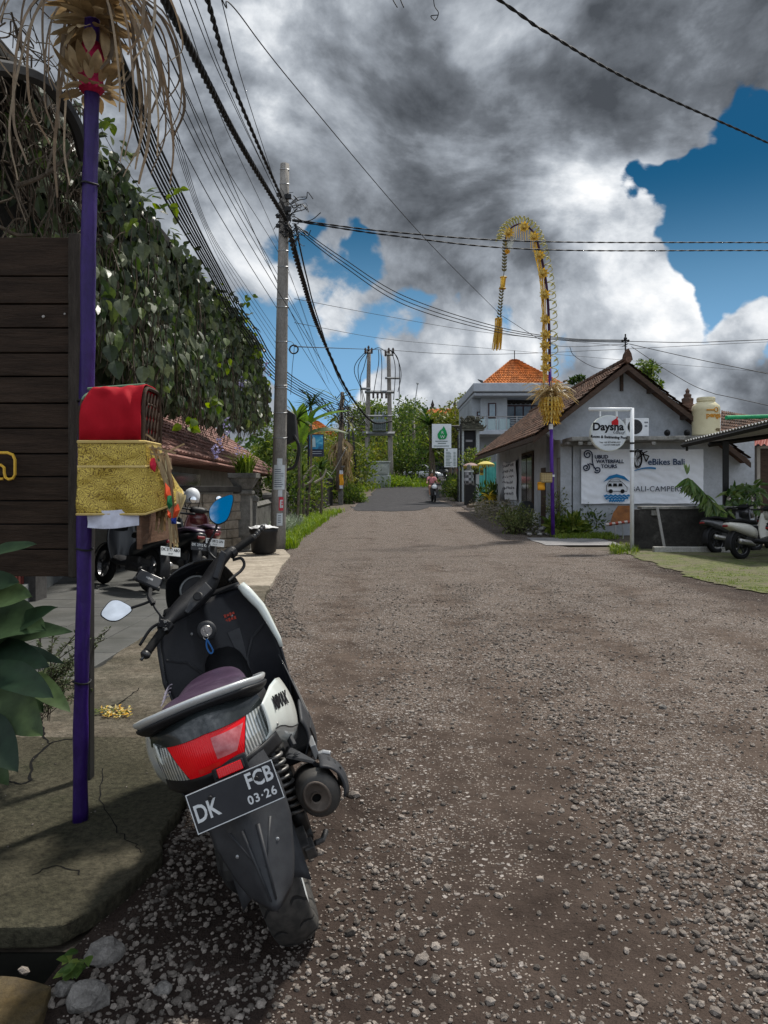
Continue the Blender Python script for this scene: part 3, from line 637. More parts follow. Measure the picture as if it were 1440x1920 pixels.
# air conditioner and water tank on the ledge
t = thing('air_conditioner', 'white outdoor air conditioner unit standing on the house ledge', 'air conditioner', (7.05,21.5,2.85))
x0, x1, z0, z1 = XX(1173,21.3), XX(1217,21.3), 2.86, 3.36
mb = MB().bb(x0,x1,21.3,21.6,z0,z1); ch(mb, 'case', WHITE, t, bevel=.015)
mb = MB().lathe([(.205,0),(.205,-.012),(.185,-.02),(.01,-.012)], (x0+.26,21.3,3.12), 'Y', 28); g_ = ch(mb, 'fan_grille', M('fan_dark', (.02,.02,.022), None, 4, .5), t)
mb = MB()
for k in range(5): mb.tube([(x0+.26+(.03+.035*k)*cos(a*pi/12),21.275,3.12+(.03+.035*k)*sin(a*pi/12)) for a in range(25)], .004, 4)
ch(mb, 'grille_wire', M('grille_grey', (.12,.12,.12), None, 4, .5), g_)
mb = MB().bb(x1-.13,x1-.03,21.292,21.297,z0+.36,z0+.40).bb(x1-.12,x1-.05,21.292,21.297,z0+.26,z0+.30); ch(mb, 'badge', M('badge_grey', (.2,.22,.25), None, 4, .5), t)
t = thing('water_tank', 'cream plastic rooftop water tank with orange lettering on the ledge', 'water tank', (XX(1323.5,21.3),21.35,2.85))
tc_ = Vector((XX(1323.5,21.4),21.4,2.86)); TR = .372
prof = [(TR*.9,0),(TR,.02),(TR,.06),(TR*.985,.08),(TR*.985,.70),(TR,.72),(TR*1.0,.78),(TR*.95,.85),(TR*.72,.92),(TR*.68,.94)]
mb = MB().lathe(prof, tc_, 'Z', 40); ch(mb, 'barrel', CREAM, t, smooth=True)
mb = MB().lathe([(TR*.60,.92),(TR*.60,.96),(TR*.66,.97),(TR*.66,1.05),(TR*.62,1.08),(.01,1.09)], tc_, 'Z', 32); ch(mb, 'cap', CREAM, t, smooth=False)
def wrap(mb, s, size, ang, z, off=.0, align='CENTER'):
    tmp = MB().text(s, size, Matrix.Identity(4), .002, align, off)
    out = []
    for p in tmp.v:
        a = ang+p[0]/TR; out.append((tc_.x+(TR+.004+p[2])*sin(a), tc_.y-(TR+.004+p[2])*cos(a), tc_.z+z+p[1]))
    mb.add(out, tmp.f)
mb = MB(); wrap(mb, 'penguin', .19, .42, .56, .006); ch(mb, 'brand_lettering', M('orange_ink', (.62,.27,.03), None, 4, .6), t)
mb = MB(); wrap(mb, '450L', .115, .62, .16, .003); ch(mb, 'volume_lettering', M('brown_ink', (.16,.11,.05), None, 4, .6), t)
mb = MB()
for k in range(17): pass
a0 = .38; pts = [(tc_.x+(TR+.006)*sin(a0+.16*cos(q)), tc_.y-(TR+.006)*cos(a0+.16*cos(q)), tc_.z+.71+.06*sin(q)) for q in [2*pi*k/16 for k in range(17)]]
mb.tube(pts, .012, 5); pts = [(tc_.x+(TR+.006)*sin(a), tc_.y-(TR+.006)*cos(a), tc_.z+.70) for a in (-.35,-.2,0,.2)]; mb.tube(pts, .022, 5)
ch(mb, 'orange_emblem', MATS['orange_ink'], t)
for i, (px, d) in enumerate(((1251,21.3),(1288,21.3))):
    p = Vector((XX(px,d), d, 2.86)); mb = MB().sphere(p+Vector((0,0,.09)), .09, 10, 7).tube([p+Vector((0,0,0)),p+Vector((0,0,.06))],.04,6); mb.tube([p+Vector((0,-.05,.1)),p+Vector((-.05,-.14,.12))],.06,8)
    mb.build('spotlight', BLKM, smooth=True, label=('small black spotlight on the ledge, the one further from the water tank','small black spotlight on the ledge next to the water tank')[i], cat='spotlight', group='spotlights on the ledge')
# low black wall, leaning board, kerb
t = thing('low_wall', 'low black stained garden wall behind the white signpost', 'wall', (6.6,17.3,0))
mb = MB().bb(XX(1190,17.2),8.2,17.2,17.45,-.1,.93); ch(mb, 'wall_face', DARKW, t, bevel=.015)
mb = MB().bb(XX(1190,17.2)+.15,8.25,17.17,17.5,.935,1.0); ch(mb, 'coping', LEDGE, t, bevel=.01)
t = MB().box((XX(1240,17),17.02,.50),(.055,.03,1.02),(-.14,-.13,0)).build('leaning_board', M('weathered_board', (.26,.25,.24),(.34,.33,.31),6,.8), label='thin weathered grey board leaning on the low black wall', cat='board')
t = thing('wall_plate', 'small grey plate fixed on top of the low black wall', 'plate', (XX(1229,17.1),17.15,.86)); mb = MB().bb(XX(1223,17.1),XX(1235,17.1),17.14,17.19,.80,.91); ch(mb,'plate',LEDGE,t)
mb = MB(); mb.T = Matrix.Translation((6.65,16.45,.07)) @ Matrix.Rotation(-.05,4,'Z'); mb.box((0,0,0),(1.75,.16,.16)); mb.T = None
mb.build('kerb', M('kerb_concrete', (.27,.26,.24),(.36,.35,.32),4,.9,bump=.4), kind='structure', bevel=.015)
# carport and wall at the right edge
t = thing('carport', 'carport with corrugated sheet roof on a black post over the parked scooters', 'carport', (7.8,18,0))
mb = MB().bb(7.92,8.03,17.9,18.0,0,2.5); ch(mb, 'post', BLKM, t)
mb = MB(); n = 110
A, B, Cc, Dd = P(1283,827,17.6), P(1450,786,14.6), Vector((12.5,18.2,3.0)), Vector((9.0,20.0,2.66))
def cr(u, v): p = A.lerp(B, u).lerp(Dd.lerp(Cc, u), v); p.z += .02*sin(u*n*1.7); return p
mb.grid(cr, 240, 6); ch(mb, 'roof_sheet', M('corrugated_sheet', (.26,.27,.28),(.34,.35,.36),5,.5,.3,dirt=(.12,.10,.09)), t, smooth=True)
mb = MB(); q = [A+Vector((0,.1,-.09)), B+Vector((0,.1,-.09))]; mb.tube(q, .06, 4); mb.tube([A.lerp(Dd,.5)+Vector((0,0,-.1)), B.lerp(Cc,.5)+Vector((0,0,-.1))], .06, 4); mb.tube([A+Vector((.1,.1,-.03)),A+Vector((.1,.1,-.22))],.03,6)
ch(mb, 'beam', BLKM, t)
t = thing('side_building', 'grey walled building with a doorway and red metal awning behind the carport', 'building', (10,23.5,0))
mb = MB().bb(10.6,16,23.6,24.0,-.1,2.9); ch(mb, 'wall', WALL_D, t)
mb = MB(); 
A2 = P(1362,834,22.6); B2 = P(1470,834,22.6); C2 = P(1470,812,23.6); D2 = P(1380,812,23.6)
mb.grid(lambda u, v: A2.lerp(B2,u).lerp(D2.lerp(C2,u),v)+Vector((0,0,.03*sin(u*60))), 80, 2); ch(mb, 'awning', M('red_sheet', (.20,.045,.035),(.26,.07,.055),5,.6), t)
mb = MB().bb(XX(1418,23.5),XX(1424,23.5),23.45,23.6,0,ZZ(837,23.5)).bb(XX(1424,23.5),XX(1450,23.5),23.45,23.6,ZZ(841,23.5),ZZ(836,23.5)); ch(mb, 'door_frame', M('pale_wood',(.36,.33,.29),(.45,.42,.37),6,.6), t)
mb = MB().bb(XX(1425,23.5),XX(1455,23.5),23.5,23.59,0,ZZ(842,23.5)); ch(mb, 'door', WOOD_D, t)
mb = MB().bb(XX(1365,23.5),XX(1384,23.5),23.53,23.6,ZZ(874,23.5),ZZ(836,23.5)); ch(mb, 'poster', M('old_poster', (.30,.29,.27),(.5,.49,.46),14,.6), t)
mb = MB()
for py in (864,873): mb.bb(XX(1393,23.5),XX(1404,23.5),23.57,23.6,ZZ(py+3,23.5),ZZ(py-3,23.5))
ch(mb, 'notice', M('paper', (.62,.61,.58),(.5,.5,.48),30,.8), t)
mb = MB().sphere(P(1403,846,23.3), .08, 10, 8); ch(mb, 'wall_lamp', M('lamp_glass2',(.7,.7,.66),None,3,.3), t, smooth=True)
mb = MB(); random.seed(9)
a, b, c_, d = P(1350,822,27), P(1470,828,27), P(1470,790,29), P(1352,770,29)
tiled_roof(mb, a, b, c_, d, 30, 9); ch(mb, 'tiled_roof', ROOFT, t)
mb = MB().tube([P(1362,783,27.5), P(1400,782,28), P(1480,780,28.5)], .075, 8); ch(mb, 'green_ridge', M('green_paint',(.02,.25,.10),(.03,.33,.14),6,.6), t)
p = P(1289,748,30); mb = MB().lathe([(.35,-.7),(.32,-.25),(.22,-.2),(.24,0),(.14,.05),(.16,.16),(.07,.22),(.09,.32),(.01,.42)], p, 'Z', 8); ch(mb, 'roof_finial', ROOFT, t)
# ------------------------------------------------------------------ vegetation builders
L_DARK = LEAF('leaf_dark', (.018,.042,.012), (.045,.085,.022), (.10,.15,.03))
L_MID = LEAF('leaf_mid', (.035,.075,.015), (.085,.14,.03), (.19,.24,.05))
L_LIGHT = LEAF('leaf_light', (.055,.10,.018), (.12,.175,.034), (.22,.25,.05))
L_YEL = LEAF('leaf_yellow', (.075,.105,.018), (.15,.18,.032), (.25,.235,.05))
L_GRASS = LEAF('grass_bright', (.09,.16,.02), (.17,.27,.035), (.27,.34,.06))
L_SILV = LEAF('grass_silver', (.15,.20,.13), (.28,.34,.25), (.40,.44,.34), .2)
L_BAN = LEAF('banana_leaf', (.10,.20,.03), (.17,.30,.04), None, .45)
L_DRY = LEAF('dry_leaf', (.17,.115,.06), (.32,.235,.13), (.42,.33,.19), .2)
BARK = M('bark', (.10,.08,.06), (.17,.14,.11), 8, .9, bump=.7, bscale=20)
BARK_D = M('dark_bark', (.05,.04,.03), (.09,.075,.055), 8, .9, bump=.7, bscale=20)
STEM = M('green_stem', (.07,.10,.03), (.11,.14,.05), 8, .7)
def tree(name, label, base, H, cw, chh, mat, seed, ncl=26, nl=90, ls=.28, trunk=.16, lean=(0,0), group=None, top=None, cat='tree', bark=None, droop=.3):
    """tapered trunk, limbs to every clump, leaf clumps spread through an uneven crown"""
    random.seed(seed); base = Vector(base); t = thing(name, label, cat, base, 0, group)
    ctr = Vector((lean[0], lean[1], H-chh)); cl = []
    while len(cl) < ncl:
        v = rnd_unit()*(random.random()**.45); v = Vector((v.x*cw, v.y*cw, v.z*chh)); q = v*(1+.35*noise.noise(v*.5+Vector((seed,0,0))))
        if ctr.z+q.z < H*.18: continue
        cl.append(ctr+q)
    mb = MB(); k = Vector((lean[0]*.6, lean[1]*.6, max(H*.25, H-chh*1.7)))
    mb.tube(catmull([(0,0,-.2), k*.5+Vector((rr(-.1,.1),rr(-.1,.1),0)), k, ctr+Vector((0,0,chh*.5))],5), [trunk*(1-.75*i/15) for i in range(16)], 8)
    for c in cl[::2]:
        a = k.lerp(ctr, random.random()*.7); mb.tube(catmull([a, a.lerp(c,.55)+Vector((0,0,-.06*H*rr(0,1))), c],4), [trunk*.38*(1-.8*i/8) for i in range(9)], 5)
    mb.build('trunk', bark or BARK, t, smooth=True)
    mb = MB()
    for c in cl:
        s = rr(.55,1.15)*min(cw,chh)*.42
        for _ in range(int(nl*rr(.6,1.3))):
            v = rnd_unit()*(random.random()**.5)*s; v.z *= .72; p = c+v
            d = (v.normalized()+rnd_unit()*.8+Vector((0,0,-droop))).normalized()
            leaf(mb, p, d, rnd_unit(), ls*rr(.6,1.3), ls*rr(.35,.6), .15, 1)
    mb.build('crown', mat, t); return t
def shrub(name, label, base, w, h, mat, seed, n=500, ls=.14, cat='shrub', group=None, stem=True, depth=None, wl=.5, k=1):
    random.seed(seed); base = Vector(base); t = thing(name, label, cat, base, 0, group); mb = MB(); ms = MB()
    ncl = max(5, n//45)
    for c in range(ncl):
        a = rr(0, 2*pi); r_ = random.random()**.6; q = Vector((cos(a)*r_*w*.42, sin(a)*r_*(depth or w)*.42, h*rr(.25,.85)*(1-.35*r_)))
        if stem: ms.tube([(q.x*.2,q.y*.2,-.05), (q.x*.7,q.y*.7,q.z*.6), q], [.018,.013,.006], 4)
        for _ in range(n//ncl):
            v = rnd_unit()*(random.random()**.5)*h*.30; v.x *= max(.7,w/h*.6); p = q+v
            if p.z < .01: p.z = rr(.01,.1)
            leaf(mb, p, (v.normalized()+Vector((0,0,.25))+rnd_unit()*.6), rnd_unit(), ls*rr(.6,1.25), ls*wl*rr(.7,1.2), .2, k)
    if stem: ms.build('stem', BARK_D, t)
    mb.build('foliage', mat, t); return t
def blades(mb, x, y, z, n, h, w, spread=.25, bend=.5):
    for _ in range(n):
        a = rr(0,2*pi); d = Vector((cos(a),sin(a),0)); L_ = h*rr(.55,1.2); p = Vector((x+rr(-spread,spread), y+rr(-spread,spread), z)); b = bend*rr(.3,1.2)
        sd = Vector((-sin(a),cos(a),0))*w*.5
        q = [p, p+d*(L_*b*.25)+Vector((0,0,L_*.5)), p+d*(L_*b*.8)+Vector((0,0,L_*(.95-.35*b)))]
        mb.add([q[0]-sd,q[0]+sd,q[1]+sd*.8,q[1]-sd*.8,q[2]], [(0,1,2,3),(3,2,4)])
def bigleaf(mb, p, d, L_, W, droop, nrm=(0,0,1), seg=9, fold=.12, wave=.03):
    """broad leaf with midrib fold"""
    d = Vector(d).normalized(); n = Vector(nrm); w = d.cross(n).normalized(); n = w.cross(d); vs = []; ph = rr(0,6)
    for i in range(seg+1):
        t = i/seg; a = (sin(pi*min(1,t*.97+.03)**.8))**.75*(1 if t < .98 else .1); c = Vector(p)+d*(L_*t)-n*(droop*L_*t*t)+Vector((0,0,0))
        for s in (-1,-.5,0,.5,1):
            vs.append(c+w*(W*.5*a*s)+n*(abs(s)*fold*W*a+wave*W*sin(t*14+ph+s*2)*abs(s)))
    mb.add(vs, [(i*5+j,i*5+j+1,(i+1)*5+j+1,(i+1)*5+j) for i in range(seg) for j in range(4)])
# ------------------------------------------------------------------ left side: sign panel, penjor, shrine, vines, house, walls
PLANK = M('sign_plank', (.020,.0125,.008), (.042,.027,.018), 4, .7, bump=.35, bscale=14, stretch=(1,1,9), dirt=(.06,.05,.042), dscale=9, dlo=.68, dhi=.82)
POST_W = M('sign_post_wood', (.03,.024,.019), (.055,.046,.038), 6, .7, bump=.5, stretch=(8,8,1))
t = thing('sign_board', 'dark brown plank sign board with part of a golden letter at the left edge', 'sign', (-1.8,3.42,0))
PY = 3.42
zb, ztop = ZZ(1082,PY), ZZ(444,PY); xr = XX(130,PY)
mb = MB(); random.seed(4); edges = [444,518,570,615,662,706,756,803,851,894,939,983,1030,1082]
for a, b in zip(edges, edges[1:]):
    mb.box(((xr-2.6+xr)/2, PY+rr(-.004,.004)+.02, (ZZ(a,PY)+ZZ(b,PY))/2), (2.6, .04, ZZ(a,PY)-ZZ(b,PY)-.006))
ch(mb, 'plank_panel', PLANK, t, bevel=.003); mb = MB().bb(xr-2.6,xr,PY+.045,PY+.06,zb+.002,ztop-.002); ch(mb, 'gap_light_block', BLKM, t)  # board added behind the planks to stop light through the gaps
mb = MB().bb(xr+.002,xr+.055,PY-.02,PY+.16,zb,ztop+.01); ch(mb, 'edge_post', POST_W, t, bevel=.004)
mb = MB().bb(xr+.057,xr+.085,PY+.02,PY+.07,0.04,ZZ(560,PY)); ch(mb, 'support_post', BLKM, t); mb = MB().bb(xr-2.3,xr-2.2,PY+.065,PY+.15,0,ztop); ch(mb, 'support_post', BLKM, t)
mb = MB(); random.seed(2)
mb.lathe([(.005,-.004),(.007,0)], (XX(82,PY),PY-.004,ZZ(594,PY)), 'Y', 10); mb.lathe([(.003,-.003),(.005,0)], (XX(122,PY),PY-.004,ZZ(589,PY)), 'Y', 10); ch(mb, 'bolt', M('pale_bolt',(.4,.38,.35),None,4,.5), t)
GOLD = M('gold_letter', (.62,.36,.03), (.70,.43,.05), 4, .4)
mb = MB()                                   # end of an arched golden letter: outline tube raised on the planks
pp = [(-40,902),(-2,902),(6,899),(8,891),(8,866),(4,857)]
o = [(-60,849),(14,849),(24,853),(28,862),(28,890),(24,897),(16,899),(10,895),(8,886),(8,877),(2,872),(-60,872)]
mb.tube([(XX(a,PY-.03),PY-.03,ZZ(b,PY-.03)) for a, b in o], .0075, 6, flat=.9)
mb.tube([(XX(-60,PY-.03),PY-.03,ZZ(898,PY-.03)),(XX(6,PY-.03),PY-.03,ZZ(898,PY-.03))], .006, 6)
ch(mb, 'gold_letter', GOLD, t)
# ---- near penjor: wrapped pole, dried crown
PURPLE = M('purple_cloth', (.020,.006,.085), (.040,.013,.15), 3, .45, bump=.5, bscale=12, stretch=(1,1,.5))
PX, PYY = XX(149,3.02), 3.02
penjor = thing('penjor', 'purple wrapped festival pole with dried leaf crown in front of the plank sign board', 'penjor', (PX,PYY,.05))
def pole_x(z): return PX+(z-.05)*.0165
mb = MB(); rings = []; nz = 90
for i in range(nz+1):
    z = .055+3.55*i/nz; c = Vector((pole_x(z), PYY, z)); tw = z*7
    rings.append([c+Vector((cos(a), sin(a), 0))*(.0275+(.0035 if z > .12 else .005)*noise.noise((cos(a)*2, sin(a)*2+z*2.2, z*6))+.0022*sin(a*3+tw)) for a in [2*pi*j/20 for j in range(20)]])
mb.loft(rings); ch(mb, 'pole', PURPLE, penjor, smooth=True)
mb = MB()
for z in (1.12, 1.70, 2.55, .60):
    c = Vector((pole_x(z),PYY,z)); mb.tube([c+Vector((cos(a)*.033,sin(a)*.033,.004*sin(a*2))) for a in [2*pi*k/14 for k in range(15)]], .004, 5); mb.tube([c+Vector((-.03,0,0)), c+Vector((-.09,.3,.01))], .004, 5)
ch(mb, 'binding_wire', BLKM, penjor)
PETAL = LEAF('dried_petal', (.20,.145,.075), (.33,.25,.14), (.42,.34,.21), .25)
mb = MB(); random.seed(21)
def cz(py): return ZZ(py, PYY)
def ring(z, r_, n, L_, W, up, out, jit=.2):
    cx_ = pole_x(z)
    for k in range(n):
        a = 2*pi*k/n+rr(-.1,.1); d = Vector((cos(a)*out, sin(a)*out, up+rr(-jit,jit))); 
        bigleaf(mb, (cx_+cos(a)*r_, PYY+sin(a)*r_, z), d, L_*rr(.85,1.15), W*rr(.85,1.1), rr(-.15,.35), nrm=(cos(a)*.9*(1 if up > 0 else 1), sin(a)*.9, .35), seg=6, fold=.10)
ring(cz(62),.050,13,.105,.046,-.35,.9); ring(cz(72),.075,9,.105,.050,-1.0,.30); ring(cz(150),.060,13,.105,.046,.55,.9); ring(cz(168),.045,12,.095,.042,-.25,1.0); ring(cz(160),.055,9,.10,.042,1.0,.75)
ring(cz(40),.03,18,.15,.042,-.1,1.0); ring(cz(24),.03,14,.15,.040,.5,.9); ring(cz(6),.03,18,.19,.045,.0,1.0)
ch(mb, 'leaf_crown', PETAL, penjor, smooth=True)
mb = MB().lathe([(.033,cz(176)),(.050,cz(166)),(.044,cz(150)),(.056,cz(120)),(.046,cz(100)),(.034,cz(82))], (pole_x(2.9),PYY,0), 'Z', 16); ch(mb, 'magenta_wrap', M('magenta_cloth',(.36,.012,.06),(.48,.025,.10),8,.7,bump=.4), penjor, smooth=True)
mb = MB(); random.seed(31)                  # long dried palm strips arching out and hanging
def hang(px0, py0, px1, py1, bulge, w=.016, dd=0.0):
    a = Vector((XX(px0,PYY),PYY+dd,ZZ(py0,PYY))); b = Vector((XX(px1,PYY),PYY+dd+rr(-.1,.1),ZZ(py1,PYY))); m1 = a.lerp(b,.35)+Vector((bulge,rr(-.05,.05),.05)); m2 = a.lerp(b,.75)+Vector((bulge*.8,rr(-.04,.04),0))
    q = catmull([a,m1,m2,b],7); strip(mb, q, [w*(.5+.7*sin(pi*min(1,.15+i/len(q)*.8)))*rr(.9,1.1) for i in range(len(q))], Vector((rr(-.6,.6),-1,0)).normalized())
for (a,b,c,d,e) in ((160,-60,62,190,-.16),(160,-70,50,95,-.15),(155,-50,84,260,-.13),(160,-60,96,240,-.10),(160,-60,76,330,-.14),(158,-60,120,250,-.05),(165,-50,252,250,.05),(170,-60,268,300,.10),(175,-60,300,180,.16),(175,-70,306,230,.15),(180,-70,296,270,.18),
    (170,-50,245,210,.06),(185,-60,285,330,.14),(178,-50,262,330,.10),(165,-60,200,180,.03),(160,-40,133,190,-.04),(178,-70,310,120,.16),(185,-60,272,160,.16),(172,-60,232,290,.08),(190,-60,255,130,.12),(155,-60,58,140,-.18),(176,-50,222,300,.06)):
    hang(a,b,c,d,e, rr(.006,.011), rr(-.12,.12))
for k in range(8): hang(rr(150,190),-60,rr(190,310),rr(150,360),rr(.04,.16),rr(.006,.013),rr(-.15,.15))
for k in range(5): hang(rr(150,170),-50,rr(55,140),rr(120,360),rr(-.16,-.04),rr(.006,.013),rr(-.15,.15))
ch(mb, 'hanging_strips', LEAF('dry_strip', (.085,.062,.04), (.20,.15,.10), (.33,.27,.19), .15), penjor)
# ---- shrine box on the pole: planks, red hood, brocade
SX0, SX1, SY0, SY1 = XX(150,2.88), XX(264,2.88), 2.88, 3.33
SYH = 3.10
shr = thing('shrine_box', 'wooden offering shrine box on the purple pole draped in red and gold cloth', 'shrine', ((SX0+SX1)/2,3.1,1.14))
def sz(py): return ZZ(py,2.88)
mb = MB(); zbot = 1.14
mb.bb(SX1-.012,SX1,SY0+.01,SY1-.03,zbot+.005,sz(850)); mb.bb(SX0,SX1-.013,SY0+.01,SYH,sz(962),sz(957)); mb.bb(SX0,SX0+.012,SY0+.01,SYH,sz(956),sz(850))
mb.bb(SX0-.01,SX1+.012,SY0,SYH+.01,sz(850),sz(840)); mb.bb(SX1-.014,SX1+.003,SY0-.006,SY0+.012,sz(1030),sz(850))
ch(mb, 'box', M('shrine_wood', (.10,.055,.035), (.17,.10,.065), 3, .6, bump=.3, bscale=10, stretch=(1,1,7)), shr, bevel=.002)
# barrel hood
REDC = M('red_cloth', (.30,.004,.012), (.42,.008,.018), 2, .8, bump=.15, bscale=6, grain=.03)
HX0, HX1, HZ0, HZ1 = XX(147,2.86), XX(262,2.86), sz(829), sz(724)
def hoodf(u, v):                            # v: front bottom -> over the top -> back, u along x
    ph = v*pi; cy = (SY0+SYH)/2; ry = (SYH-SY0)/2+.012; k = abs(cos(ph)); 
    y = cy-ry*(abs(cos(ph))**.35)*(1 if cos(ph) > 0 else -1); z = HZ0+(HZ1-HZ0)*(sin(ph)**.55)
    x = HX0+(HX1-HX0)*u
    if u < .15: z -= (HZ1-HZ0)*(.15-u)/.15*.26*sin(ph)**.55; 
    wr = .020*noise.noise((u*4+v*5, v*4-u*3, 1))+.010*sin(u*8+v*15)*(.4+abs(noise.noise((u*3,v*3,8))))+.016*abs(sin(u*5.5+v*7+1.5*noise.noise((u*2,v*2,5))))*sin(pi*min(1,v*2))
    return (x+wr*.4, y-wr*(1 if v < .5 else -1)-.0, z+.008*noise.noise((u*6,v*3,4))+.006*u)
ch(MB().grid(hoodf, 34, 30), 'red_hood', REDC, shr, smooth=True, solid=.004)
mb = MB(); cy = (SY0+SYH)/2; ry = (SYH-SY0)/2
def arch(x, k, n=20): return [(x, cy-ry*k*(abs(cos(pi*i/n))**.35)*(1 if cos(pi*i/n) > 0 else -1), HZ0+(HZ1-HZ0)*k*(sin(pi*i/n)**.55)) for i in range(n+1)]
mb.m(0).poly(arch(HX1-.004,.97))
ch(mb, 'hood_lining', REDC, shr)
mb = MB(); mb.tube(arch(HX1+.006,1.0), .008, 6); mb.tube(arch(HX1+.004,.72), .0045, 5)
for k in range(-4,5):
    y0 = cy+k*.040
    for s in (-1,1):
        pts = []
        for i in range(7):
            z = HZ0+(HZ1-HZ0)*.92*i/6; y = y0+s*.040*i/6*2
            if abs(y-cy) < ry*.93: pts.append((HX1+.005,y,z))
        if len(pts) > 1: mb.tube(pts, .0045, 5)
ch(mb, 'bamboo_lattice', M('dark_bamboo', (.035,.022,.016), (.07,.045,.03), 10, .6), shr); mb = MB()
for p in ((HX0-.004,),): mb.tube([(p[0],a[1],a[2]-(.035 if 3 < i < 17 else 0)) for i, a in enumerate(arch(0,.98))], .007, 6)
ch(mb, 'bamboo_hoop', MATS['dark_bamboo'], shr)
mb = MB(); mb.tube([(HX0+.01,cy-ry*.6,HZ1-.005),(HX1,cy-ry*.6,HZ1+.012)], .006, 5); mb.tube(catmull([(HX0-.006,SY0+.01,HZ0+.06),(HX0-.004,SY0+.03,HZ1-.05),(HX0+.012,SY0+.08,HZ1-.012)],6), .007, 6); ch(mb, 'green_rod', M('green_rod',(.12,.20,.13),None,5,.5), shr)
# brocade: front sheet with flared free corner, wrapping the right side
m, nt, b = _nt('gold_brocade'); Lk = nt.links.new
tcb = N(nt,'ShaderNodeTexCoord'); vv = N(nt,'ShaderNodeTexVoronoi', feature='DISTANCE_TO_EDGE', i_Scale=50.0); ns = N(nt,'ShaderNodeTexNoise', i_Scale=18.0, i_Detail=3.0)
ad = N(nt,'ShaderNodeMix', data_type='VECTOR'); ad.inputs[0].default_value=.06; Lk(tcb.outputs['Object'], ns.inputs['Vector']); Lk(tcb.outputs['Object'], ad.inputs[4]); Lk(ns.outputs['Color'], ad.inputs[5]); Lk(ad.outputs[1], vv.inputs['Vector'])
wv = N(nt,'ShaderNodeMath', operation='PINGPONG', i_1=.12); Lk(vv.outputs[0], wv.inputs[0])
Lk(ramp(nt, wv.outputs[0], [(.0,(.15,.095,.015)),(.03,(.20,.13,.022)),(.05,(.46,.33,.05)),(.12,(.56,.42,.08))]), b.inputs['Base Color']); b.inputs['Roughness'].default_value=.42; b.inputs['Metallic'].default_value=.35
bp = N(nt,'ShaderNodeBump', i_Strength=.3, i_Distance=.004); Lk(vv.outputs[0], bp.inputs['Height']); Lk(bp.outputs[0], b.inputs['Normal']); BROC = m
GZ0, GZ1 = sz(964), sz(829)
def gold(u, v):
    x0 = HX0-.004; L1 = (HX1-HX0)+.01; s = u*(L1+.21); z = GZ0+(GZ1-GZ0)*v
    if s < L1: x, y = x0+s, SY0-.015
    else:
        e = (s-L1); x = x0+L1+.03*sin(min(1,e/.1)*pi/2)*(1-v)+.012; y = SY0-.015+e*.95; z += (1-v)*(e*.62)
        x += .085*(1-v)**1.3*sin(e/.21*pi)
    wr = (1-v)*(.013*sin(s*30+1+v*2)+.020*noise.noise((s*9,v*3,3)))+.004*noise.noise((s*20,v*14,1))
    return (x, y-wr if s < L1 else y, z)
ch(MB().grid(gold, 60, 26), 'gold_cloth', BROC, shr, smooth=True, solid=.003)
mb = MB(); e1 = [Vector(gold(i/60,0))+Vector((0,-.004,0)) for i in range(61)]; mb.tube(e1, .0045, 5); e2 = [Vector(gold(i/60,1))+Vector((0,-.004,0)) for i in range(61)]; mb.tube(e2, .006, 5)
ch(mb, 'gold_trim', M('gold_trim', (.52,.38,.12), (.6,.46,.18), 30, .5), shr)
mb = MB(); strip(mb, [Vector(gold(i/60,.66))+Vector((0,-.005,0)) for i in range(41)], .008); ch(mb, 'gold_seam', MATS['gold_trim'], shr)
def whitec(u, v):
    x = HX0+.03+(HX1-HX0-.035)*u; return (x, SY0-.012-.008*noise.noise((u*8,v*2,6)), sz(989)+(sz(955)-sz(989))*v-.006*sin(u*4)+.004*u)
ch(MB().grid(whitec, 30, 6), 'white_cloth', M('lilac_white_cloth', (.50,.52,.62), (.60,.62,.72), 5, .8), shr, smooth=True)
# offering bundle of palm strips and coloured cloth, hanging from the front right corner of the box
off = thing('offering_bundle', 'bundle of dried palm strips with red, green and blue cloth tied to the shrine box', 'offering', P(300,880,2.9))
mb = MB(); random.seed(8); D0 = 2.9
def PP(px, py, dd=0): return P(px, py, D0+dd)
for k in range(26):
    a = PP(268+rr(0,30),845+rr(-12,15),rr(0,.2)); b = PP(285+rr(0,40),900+rr(-20,20),rr(0,.2)); c = PP(290+rr(0,40),960+rr(0,40),rr(0,.15)); strip(mb, catmull([a,b,c],6), [rr(.006,.011)]*13, Vector((rr(-.5,.5),-1,0)).normalized())
for k in range(12):
    a = PP(300+rr(-5,10),860+rr(-20,10)); b = PP(315+rr(-6,8),920); c = PP(322+rr(-4,12),1000+rr(-10,30)); strip(mb, catmull([a,b,c],6), [rr(.005,.011)]*13, Vector((rr(-.5,.5),-1,0)).normalized())
for a, b, c in (((262,836),(272,815),(290,826)),((262,838),(300,842),(330,850)),((270,846),(300,852),(346,832)),((285,835),(300,880),(318,930)),((296,838),(312,850),(322,880)),((280,850),(262,900),(300,935))): strip(mb, catmull([PP(*a),PP(*b),PP(*c)],6), [.007]*13, Vector((.2,-1,.3)).normalized())
ch(mb, 'palm_strips', L_DRY, off)
mb = MB()
for k in range(11):
    a = PP(308+rr(-3,6),862+rr(-8,10),.01*k); b = PP(316+rr(-5,6),930,.01*k); c = PP(327+rr(-4,6),1024+rr(-12,4),.01*k); strip(mb, catmull([a,b,c],6), [.007+.006*sin(pi*i/12) for i in range(13)], Vector((rr(-.4,.4),-1,0)).normalized())
for k in range(5): strip(mb, catmull([PP(326,985),PP(334+k,950),PP(332+k*4,920+k*2)],5), [.004,.008,.011,.013,.015,.016,.017,.016,.015,.012,.004], Vector((rr(-.3,.3),-1,0)).normalized())
